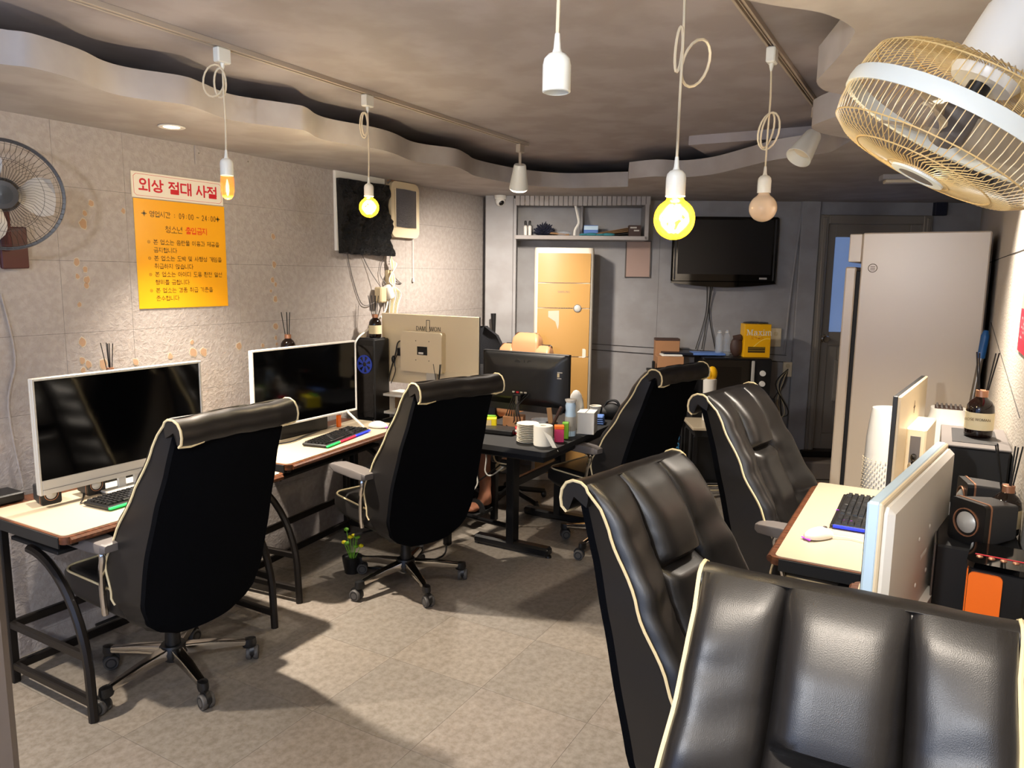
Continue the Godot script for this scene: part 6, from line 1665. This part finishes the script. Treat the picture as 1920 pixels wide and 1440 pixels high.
	part(hu, "shell", MB.new().lathe([Vector2(0.001, 0.0), Vector2(0.105, 0.0), Vector2(0.108, 0.03), Vector2(0.092, 0.9), Vector2(0.080, 1.02), Vector2(0.077, 1.035), Vector2(0.073, 1.03), Vector2(0.07, 1.0), Vector2(0.001, 0.985)], 32), "white_plastic")
	var dots := MB.new()
	for j in 16:
		for i in 30:
			var a := (i + 0.5 * (j % 2)) * TAU / 30
			var y := 0.60 + j * 0.014
			dots.ball(Vector3(cos(a) * 0.0988, y, sin(a) * 0.0988), Vector3(0.003, 0.003, 0.003), 5, 4)
	var dd := part(hu, "vent_dots", dots, "cream_plastic")
	dd.set_meta("kind", "stuff")
	var pu := thing("air_purifier", "white air purifier with a dark louvred top behind the slim monitor", "air purifier", Vector3(0.07, 0.0, -3.86))
	var rows := []
	for q in [[0.0, 0.13, 0.11], [0.02, 0.135, 0.115], [0.86, 0.128, 0.108], [0.90, 0.12, 0.10], [0.97, 0.08, 0.075], [1.01, 0.072, 0.07], [1.03, 0.07, 0.068]]:
		var row := []
		for p in rounded(q[1] * 2, q[2] * 2, 0.05, 5): row.append(Vector3(p.x, q[0], p.y))
		rows.append(row)
	part(pu, "shell", MB.new().skin(rows), "white_plastic", Vector3.ZERO, 50.0)
	part(pu, "grille_bed", MB.new().box(Vector3(0.11, 0.004, 0.10), Vector3(0, 1.032, 0), 0.001), "brown_pack")
	for i in 6: part(pu, "louvre", MB.new().box(Vector3(0.008, 0.01, 0.10), Vector3(-0.045 + i * 0.018, 1.038, 0), 0.001, Basis(Vector3.BACK, 0.4)), "grey_plastic")
	# computer case with the diffuser on top
	var pc := thing("pc_tower", "black computer case with a grey top under the right diffuser", "computer", Vector3(0.125, 0.713, -2.72))
	part(pc, "case", MB.new().box(Vector3(0.175, 0.395, 0.34), Vector3(0, 0.1975, 0), 0.005), "black_matte")
	part(pc, "side_panel", MB.new().box(Vector3(0.004, 0.40, 0.35), Vector3(-0.088, 0.2, 0), 0.001), "grey_plastic")
	part(pc, "top_cover", MB.new().box(Vector3(0.18, 0.006, 0.35), Vector3(0, 0.398, 0), 0.002), "grey_plastic")
	part(pc, "top_inset", MB.new().box(Vector3(0.12, 0.002, 0.24), Vector3(0, 0.402, 0), 0.0005), "dark_grey")
	diffuser("amber reed diffuser with a cream label on the black case at the right wall", Vector3(0.135, 1.1165, -2.72), 1.12, [[-0.15, 0.1], [-0.2, -0.1], [0.2, 0.05], [0.28, -0.1]])
	var lab = get_node("reed_diffuser_004") if has_node("reed_diffuser_004") else null
	if lab: text_part(lab, "label_letters", "ROSE WOMAN", 0.0095, "ink_brown", Vector3(-0.006, 0.052, 0.0362))
	# near right workplace: the back of a monitor
	m = monitor("monitor with a pale blue edge and a pale back in the right foreground", Vector3(-0.025, 0.713, -1.95), -PI / 2 - 0.16, 0.72, 0.42, 0.03, "pale")
	part(m, "edge_band", MB.new().box(Vector3(0.724, 0.424, 0.026), Vector3(0, 0.24, -0.001), 0.005), "blue_white")
	part(m, "rear_plate", MB.new().box(Vector3(0.70, 0.40, 0.03), Vector3(0, 0.24, -0.022), 0.012), "white_matte")
	part(m, "screen_cover", MB.new().box(Vector3(0.70, 0.38, 0.004), Vector3(0, 0.245, 0.0125)), "screen_black")
	for s in [[-0.06, 0.30], [0.06, 0.30], [-0.06, 0.19], [0.06, 0.19]]: part(m, "screw", MB.new().ball(Vector3(s[0], s[1], -0.037), Vector3(0.006, 0.006, 0.003), 8, 6), "white_plastic")
	text_part(m, "letters", "SAMSUNG", 0.016, "white_plastic", Vector3(-0.01, 0.245, -0.0375), Basis(Vector3.UP, PI))
	part(m, "rear_foot_cover", MB.new().prism(PackedVector2Array([Vector2(-0.2, 0.0), Vector2(0.2, 0.0), Vector2(0.12, 0.1), Vector2(-0.12, 0.1)]), 0.02, Transform3D(Basis.IDENTITY, Vector3(0, 0.03, -0.055))), "white_plastic")
	desk_stand(m, 0.10, "black_plastic", -0.045)
	var p2 := thing("pc_tower", "grey-sided computer case carrying the small speakers at the right wall", "computer", Vector3(0.125, 0.713, -2.21))
	part(p2, "case", MB.new().box(Vector3(0.175, 0.26, 0.42), Vector3(0, 0.13, 0), 0.005), "black_matte")
	part(p2, "side_panel", MB.new().box(Vector3(0.004, 0.262, 0.424), Vector3(-0.0885, 0.131, 0), 0.001), "grey_plastic")
	desk_speaker("small black speaker with a copper rim at the right wall, front one", Vector3(0.135, 0.9755, -2.08), -0.75, 1.35)
	desk_speaker("small black speaker behind the front one at the right wall", Vector3(0.145, 0.9755, -2.27), -1.35, 1.35)
	diffuser("amber diffuser bottle cut by the right edge of the picture", Vector3(0.183, 0.9755, -2.17), 0.95)
	var ob := thing("orange_speaker", "orange and black speaker box in the right foreground", "speaker", Vector3(0.158, 0.713, -1.885), -0.1)
	part(ob, "cabinet", MB.new().box(Vector3(0.105, 0.28, 0.14), Vector3(0.0, 0.14, 0), 0.006), "black_plastic")
	part(ob, "orange_panel", MB.new().prism(rounded(0.062, 0.25, 0.01, 3), 0.006, Transform3D(Basis.IDENTITY, Vector3(-0.02, 0.145, 0.07))), "orange_plastic")
	part(ob, "orange_side", MB.new().box(Vector3(0.004, 0.25, 0.12), Vector3(-0.0535, 0.145, 0.0), 0.001), "orange_plastic")
	part(ob, "top_plate", MB.new().prism(rounded(0.115, 0.155, 0.02, 4), 0.012, Transform3D(Basis(Vector3.RIGHT, -PI / 2), Vector3(0, 0.28, 0))), "black_gloss")
	for i in 4: part(ob, "button", MB.new().lathe([Vector2(0.001, 0.003), Vector2(0.006, 0.002), Vector2(0.007, 0), Vector2(0.001, 0)], 12), "copper", Vector3(-0.036 + i * 0.022, 0.292, 0.03))
	part(ob, "red_line", MB.new().box(Vector3(0.09, 0.001, 0.004), Vector3(0.0, 0.2925, 0.015)), "red_ink")
	# poster on the right wall
	var im := Image.create(256, 256, false, Image.FORMAT_RGB8)
	im.fill(Color(0.88, 0.72, 0.62))
	im.fill_rect(Rect2i(0, 178, 256, 78), Color(0.84, 0.14, 0.25))
	line_of(im, "행복", Vector2(30, 116), 52, 7, Color(0.85, 0.22, 0.25))
	line_of(im, "도박", Vector2(30, 192), 40, 4, Color(0.95, 0.6, 0.6))
	var po := sheet("wall_poster", "cream and red poster on the right wall cut by the picture edge", "poster", 0.36, 0.42, 0.003, Vector3(WALL_R - 0.001, 1.60, -2.58), Basis(Vector3.UP, -PI / 2), printed("print_poster", im, 0.5), "pink_soft")

# ---------------------------------------------------------------- wall fans
func fan(called, label, at: Vector3, axis: Vector3, up: Vector3, r: float, wire_m, rim_m, hub_m, blade_m, wires := 72, wire := 0.0011) -> Node3D:
	var t := thing(called, label, "fan", at)
	t.basis = face_to(axis, up)     # local +z blows
	var rim := MB.new().lathe([Vector2(r - 0.006, -0.012), Vector2(r + 0.004, -0.014), Vector2(r + 0.006, 0.0), Vector2(r + 0.004, 0.014), Vector2(r - 0.006, 0.012), Vector2(r - 0.006, -0.012)], 64, Transform3D(Basis(Vector3.RIGHT, PI / 2), Vector3.ZERO))
	part(t, "rim_band", rim, rim_m)
	for side in [1, -1]:
		var mb := MB.new()
		for i in wires:
			var a := TAU * i / wires
			var d := Vector3(cos(a), sin(a), 0)
			var d2 := Vector3(cos(a + 0.22 * side), sin(a + 0.22 * side), 0)
			mb.tube([d * r + Vector3(0, 0, 0.008 * side), d * (r * 0.985) + Vector3(0, 0, 0.042 * side), d * (r * 0.95) + Vector3(0, 0, 0.066 * side), d * (r * 0.82) + Vector3(0, 0, 0.082 * side), d2 * (r * 0.5) + Vector3(0, 0, 0.092 * side), d2 * (r * 0.24) + Vector3(0, 0, 0.098 * side)], wire, 4)
		for q in [[0.955, 0.064], [0.66, 0.088], [0.30, 0.097]]: mb.tube(ring_of(r * q[0], 48, Vector3(0, 0, q[1] * side)), wire * 1.4, 4, true)
		part(t, "front_guard" if side > 0 else "rear_guard", mb, wire_m, Vector3.ZERO, 60.0)
	part(t, "badge_ring", MB.new().lathe([Vector2(r * 0.17, 0.094), Vector2(r * 0.26, 0.094), Vector2(r * 0.25, 0.102), Vector2(r * 0.17, 0.103), Vector2(r * 0.17, 0.094)], 32, Transform3D(Basis(Vector3.RIGHT, PI / 2), Vector3.ZERO)), rim_m)
	part(t, "badge", MB.new().lathe([Vector2(0.001, 0.092), Vector2(r * 0.17, 0.092), Vector2(r * 0.17, 0.102), Vector2(0.001, 0.105)], 28, Transform3D(Basis(Vector3.RIGHT, PI / 2), Vector3.ZERO)), hub_m)
	part(t, "blade_hub", MB.new().lathe([Vector2(0.001, -0.03), Vector2(0.035, -0.03), Vector2(0.035, 0.02), Vector2(0.02, 0.035), Vector2(0.001, 0.04)], 20, Transform3D(Basis(Vector3.RIGHT, PI / 2), Vector3.ZERO)), hub_m)
	for k in 3:
		var rows := []
		for i in 7:
			var f := i / 6.0
			var rr := 0.03 + (r * 0.86 - 0.03) * f
			var wid := (0.25 + 0.55 * sin(f * PI * 0.75 + 0.25))
			var row := []
			for j in 7:
				var a := k * TAU / 3 + (j / 6.0 - 0.5) * wid * 1.5
				row.append(Vector3(cos(a) * rr, sin(a) * rr, (j / 6.0 - 0.5) * -0.05))
			for j in 7:
				var a := k * TAU / 3 + (0.5 - j / 6.0) * wid * 1.5
				row.append(Vector3(cos(a) * rr, sin(a) * rr, (0.5 - j / 6.0) * -0.05 - 0.002))
			rows.append(row)
		part(t, "blade", MB.new().skin(rows), blade_m, Vector3.ZERO, 60.0)
	return t

func build_fans():
	var a := Vector3(-0.49, -0.87, 0.07).normalized()
	var f := fan("wall_fan", "large cream-wired fan tilted down in the upper right corner", Vector3(-0.01, 1.88, -1.64), a, Vector3(0, 0.07, 0.87), 0.2, "fan_wire", "rim_white", "grey_plastic", "blade", 84)
	part(f, "motor_housing", MB.new().lathe([Vector2(0.001, 0.08), Vector2(0.055, 0.08), Vector2(0.066, 0.10), Vector2(0.068, 0.2), Vector2(0.055, 0.235), Vector2(0.001, 0.24)], 28, Transform3D(Basis(Vector3.RIGHT, -PI / 2), Vector3.ZERO)), "white_plastic")
	part(f, "housing_seam", MB.new().box(Vector3(0.004, 0.002, 0.12), Vector3(-0.03, -0.064, -0.15)), "silver_plastic")
	part(f, "mount_arm", MB.new().tube([Vector3(0, 0, -0.2), Vector3(0.1, 0.0, -0.21), Vector3(0.2, 0.02, -0.2)], 0.022, 10), "white_plastic")
	part(f, "shaft", MB.new().lathe([Vector2(0.001, 0.0), Vector2(0.02, 0.0), Vector2(0.02, 0.085), Vector2(0.001, 0.085)], 14, Transform3D(Basis(Vector3.RIGHT, -PI / 2), Vector3.ZERO)), "black_plastic")
	f = fan("wall_fan", "dark-wired wall fan cut by the left edge of the picture", Vector3(-2.86, 1.853, -1.43), Vector3(0.89, -0.08, 0.45), Vector3.UP, 0.185, "fan_dark", "fan_dark", "black_plastic", "fan_silver", 60, 0.0006)
	part(f, "motor_housing", MB.new().lathe([Vector2(0.001, 0.06), Vector2(0.05, 0.06), Vector2(0.06, 0.08), Vector2(0.055, 0.15), Vector2(0.001, 0.17)], 24, Transform3D(Basis(Vector3.RIGHT, -PI / 2), Vector3.ZERO)), "black_plastic")
	part(f, "wall_arm", MB.new().tube([Vector3(0, 0, -0.14), Vector3(0, -0.1, -0.2), Vector3(0.0, -0.2, -0.3)], 0.018, 8), "maroon")
	part(f, "wall_plate", MB.new().box(Vector3(0.1, 0.16, 0.02), Vector3(0.02, -0.2, -0.32), 0.004, Basis(Vector3.UP, 0.45)), "maroon")

# ---------------------------------------------------------------- the person behind the cream monitor
# a body as the smooth union of tapered capsules, meshed as surface nets
func blob(bones, cell: float, k: float) -> MB:
	var lo := Vector3.INF
	var hi := -Vector3.INF
	for b in bones:
		var r: float = max(b[2], b[3]) + cell * 2
		lo = lo.min(b[0] - Vector3.ONE * r).min(b[1] - Vector3.ONE * r)
		hi = hi.max(b[0] + Vector3.ONE * r).max(b[1] + Vector3.ONE * r)
	var n := Vector3i(((hi - lo) / cell).ceil()) + Vector3i.ONE
	var f := PackedFloat32Array()
	f.resize(n.x * n.y * n.z)
	f.fill(1.0)
	for b in bones:
		var reach: float = max(b[2], b[3]) + k + cell * 2
		var a0 := Vector3i(((b[0].min(b[1]) - Vector3.ONE * reach - lo) / cell).floor()).clamp(Vector3i.ZERO, n - Vector3i.ONE)
		var a1 := Vector3i(((b[0].max(b[1]) + Vector3.ONE * reach - lo) / cell).ceil()).clamp(Vector3i.ZERO, n - Vector3i.ONE)
		var d: Vector3 = b[1] - b[0]
		var l2: float = max(d.length_squared(), 1e-8)
		for z in range(a0.z, a1.z + 1):
			for y in range(a0.y, a1.y + 1):
				for x in range(a0.x, a1.x + 1):
					var p := lo + Vector3(x, y, z) * cell
					var t := clampf((p - b[0]).dot(d) / l2, 0.0, 1.0)
					var dist: float = p.distance_to(b[0] + d * t) - lerpf(b[2], b[3], t)
					var i := x + n.x * (y + n.y * z)
					var h := clampf(0.5 + 0.5 * (f[i] - dist) / k, 0.0, 1.0)
					f[i] = lerpf(f[i], dist, h) - k * h * (1.0 - h)
	var mb := MB.new()
	var id := {}
	var st := [1, n.x, n.x * n.y]
	for z in n.z - 1:
		for y in n.y - 1:
			for x in n.x - 1:
				var i: int = x + n.x * (y + n.y * z)
				var mask := 0
				for c in 8:
					if f[i + (c & 1) + n.x * ((c >> 1) & 1) + st[2] * (c >> 2)] < 0.0: mask |= 1 << c
				if mask == 0 or mask == 255: continue
				var s := Vector3.ZERO
				var m := 0
				for e in [[0, 1], [2, 3], [4, 5], [6, 7], [0, 2], [1, 3], [4, 6], [5, 7], [0, 4], [1, 5], [2, 6], [3, 7]]:
					if ((mask >> e[0]) & 1) != ((mask >> e[1]) & 1):
						var v0 := f[i + (e[0] & 1) + n.x * ((e[0] >> 1) & 1) + st[2] * (e[0] >> 2)]
						var v1 := f[i + (e[1] & 1) + n.x * ((e[1] >> 1) & 1) + st[2] * (e[1] >> 2)]
						var p0 := Vector3(e[0] & 1, (e[0] >> 1) & 1, e[0] >> 2)
						var p1 := Vector3(e[1] & 1, (e[1] >> 1) & 1, e[1] >> 2)
						s += p0.lerp(p1, v0 / (v0 - v1))
						m += 1
				id[i] = mb.v.size()
				mb.v.append(lo + (Vector3(x, y, z) + s / m) * cell)
	for i in id:
		for ax in 3:
			var a: int = st[ax]; var u: int = st[(ax + 1) % 3]; var w: int = st[(ax + 2) % 3]
			if (f[i] < 0.0) == (f[i + a] < 0.0): continue
			if not (id.has(i - u) and id.has(i - w) and id.has(i - u - w)): continue
			if f[i] < 0.0: mb.quad(id[i], id[i - u], id[i - u - w], id[i - w])
			else: mb.quad(id[i], id[i - w], id[i - u - w], id[i - u])
	mb.fix(0, 0)
	return mb

func build_person():
	var o := Vector3(-2.925, 0, -4.42)
	var ch := thing("black_chair", "rounded black chair back behind the cream monitor", "chair", o + Vector3(0, 0, 0))
	var rows := []
	for j in 13:
		var f := j / 12.0
		var w: float = 0.225 * pow(max(1.0 - pow(f, 5), 0.02), 0.5)
		var row := []
		for i in 9:
			var u := i / 4.0 - 1
			row.append(Vector3(u * w, 0.5 + f * 0.72, -0.22 - 0.05 * (1 - u * u) - 0.06 * f))
		for i in 9:
			var u := 1 - i / 4.0
			row.append(Vector3(u * w, 0.5 + f * 0.72, -0.185 - 0.05 * (1 - u * u) - 0.06 * f))
		rows.append(row)
	part(ch, "backrest", MB.new().skin(rows), "fabric_mesh", Vector3.ZERO, 60.0)
	part(ch, "seat", MB.new().prism(rounded(0.44, 0.42, 0.08, 5), 0.06, Transform3D(Basis(Vector3.RIGHT, -PI / 2), Vector3(0, 0.37, 0))), "fabric_mesh")
	part(ch, "column", MB.new().lathe([Vector2(0.001, 0.05), Vector2(0.03, 0.05), Vector2(0.025, 0.37), Vector2(0.001, 0.37)], 12), "black_plastic")
	for k in 5:
		var d := Vector3(sin(k * TAU / 5), 0, cos(k * TAU / 5))
		part(ch, "base_leg", MB.new().tube([d * 0.02 + Vector3(0, 0.09, 0), d * 0.24 + Vector3(0, 0.03, 0)], [0.022, 0.03], 6), "black_plastic")
	var t := thing("person", "seated person behind the cream monitor with a bare leg under the desk", "person", o)
	var V := func(x, y, z): return Vector3(x, y, z)
	var hip := Vector3(0, 0.50, -0.05)
	var chest := Vector3(0, 0.82, 0.02)
	var neck := Vector3(0, 0.97, 0.06)
	var head := Vector3(0, 1.10, 0.12)
	var knee_r := Vector3(0.38, 0.52, 0.28)
	var ank_r := Vector3(0.45, 0.175, 0.41)
	var knee_l := Vector3(-0.10, 0.52, 0.38)
	var ank_l := Vector3(-0.10, 0.075, 0.36)
	var bones := [[hip, chest, 0.135, 0.14], [chest, neck, 0.12, 0.05], [neck, head, 0.05, 0.05], [hip + V.call(-0.08, 0, 0), hip + V.call(0.08, 0, 0), 0.12, 0.12]]
	for q in [[1, knee_r, ank_r], [-1, knee_l, ank_l]]:
		bones.append([hip + Vector3(q[0] * 0.09, -0.01, 0.02), q[1], 0.085, 0.058])
		bones.append([q[1], q[1].lerp(q[2], 0.4), 0.056, 0.055])
		bones.append([q[1].lerp(q[2], 0.35), q[2], 0.054, 0.034])
		bones.append([q[2], q[2] + Vector3(0.0, -0.045, -0.03), 0.034, 0.03])
		bones.append([q[2] + Vector3(0, -0.03, 0.01), q[2] + Vector3(-0.02 * q[0], -0.05, 0.11), 0.034, 0.026])
		for k in 5: bones.append([q[2] + Vector3(-0.02 * q[0] + (k - 2) * 0.013, -0.055, 0.10), q[2] + Vector3(-0.025 * q[0] + (k - 2) * 0.015, -0.058, 0.155 - 0.008 * absf(k - 1.5)), 0.012, 0.009])
	for s in [-1, 1]:
		var sh := Vector3(s * 0.17, 0.90, 0.02)
		var el := Vector3(s * 0.21, 0.69, 0.16)
		var wr := Vector3(s * 0.12, 0.72, 0.36)
		bones.append([sh, el, 0.055, 0.042]); bones.append([chest, sh, 0.11, 0.06])
		bones.append([el, wr, 0.042, 0.028]); bones.append([wr, wr + Vector3(0, 0, 0.06), 0.026, 0.03])
		for k in 4: bones.append([wr + Vector3((k - 1.5) * 0.02, 0.0, 0.08), wr + Vector3((k - 1.5) * 0.024, -0.012, 0.125 + 0.008 * (k % 2)), 0.010, 0.008])
		bones.append([wr + Vector3(-s * 0.03, 0, 0.04), wr + Vector3(-s * 0.055, -0.008, 0.075), 0.011, 0.009])
	var hd := head + Vector3(0, 0.03, 0.0)
	var body := part(t, "body", blob(bones, 0.016, 0.03), "skin", Vector3.ZERO, 80.0)
	var face := blob([[hd + Vector3(0, 0.03, -0.01), hd + Vector3(0, 0.02, 0.01), 0.078, 0.078], [hd + Vector3(0, -0.03, 0.03), hd + Vector3(0, -0.06, 0.045), 0.058, 0.035], [hd + Vector3(0, 0.02, 0.085), hd + Vector3(0, -0.015, 0.105), 0.010, 0.015], [hd + Vector3(-0.078, 0.01, 0), hd + Vector3(-0.082, -0.02, 0), 0.012, 0.01], [hd + Vector3(0.078, 0.01, 0), hd + Vector3(0.082, -0.02, 0), 0.012, 0.01], [hd + Vector3(-0.015, -0.045, 0.083), hd + Vector3(0.015, -0.045, 0.083), 0.008, 0.008], [hd + Vector3(0, -0.05, 0), hd + Vector3(0, -0.12, -0.03), 0.05, 0.055]], 0.007, 0.018)
	var fp := part(t, "head", face, "skin", Vector3.ZERO, 80.0)
	for s in [-1, 1]: part(fp, "eye", MB.new().ball(hd + Vector3(s * 0.03, 0.018, 0.077), Vector3(0.012, 0.008, 0.008), 10, 8), "white_plastic")
	part(t, "hair", blob([[hd + Vector3(0, 0.055, -0.025), hd + Vector3(0, 0.03, -0.045), 0.078, 0.075], [hd + Vector3(-0.04, 0.085, 0.04), hd + Vector3(0.04, 0.085, 0.04), 0.028, 0.028], [hd + Vector3(-0.065, 0.04, 0.0), hd + Vector3(-0.065, 0.06, -0.03), 0.022, 0.03], [hd + Vector3(0.065, 0.04, 0.0), hd + Vector3(0.065, 0.06, -0.03), 0.022, 0.03]], 0.009, 0.02), "hair", Vector3.ZERO, 80.0)
	var shirt := [[hip + Vector3(0, 0.04, 0), chest, 0.152, 0.155], [chest, neck + Vector3(0, -0.06, -0.01), 0.135, 0.07]]
	for s in [-1, 1]:
		shirt.append([chest, Vector3(s * 0.17, 0.90, 0.02), 0.12, 0.072])
		shirt.append([Vector3(s * 0.17, 0.90, 0.02), Vector3(s * 0.20, 0.75, 0.12), 0.072, 0.064])
	part(t, "shirt", blob(shirt, 0.016, 0.03), "shirt", Vector3.ZERO, 80.0)
	part(t, "shorts", blob([[hip + Vector3(-0.08, 0, 0), hip + Vector3(0.08, 0, 0), 0.135, 0.135], [hip + Vector3(0.09, -0.01, 0.02), hip.lerp(knee_r, 0.75), 0.1, 0.085], [hip + Vector3(-0.09, -0.01, 0.02), hip.lerp(knee_l, 0.75), 0.1, 0.085]], 0.016, 0.03), "shirt", Vector3.ZERO, 80.0)
	for q in [[ank_r, 1], [ank_l, -1]]:
		var sl := thing("slipper", "black slipper on the foot resting on the desk bar" if q[1] > 0 else "black slipper under the dark table by the left wall", "slipper", o + q[0] + Vector3(-0.01 * q[1], -0.092, 0.05), 0.0, "black slippers")
		part(sl, "sole", MB.new().prism(rounded(0.095, 0.27, 0.045, 5), 0.02, Transform3D(Basis(Vector3.RIGHT, -PI / 2), Vector3(0, -0.012, 0))), "black_matte")
		var strap := []
		for i in 9:
			var a := PI * i / 8
			strap.append(Vector3(cos(a) * 0.05, 0.01 + sin(a) * 0.06, 0.05))
		part(sl, "strap", MB.new().tube(strap, 0.006, 6, false, 5.0), "black_matte")
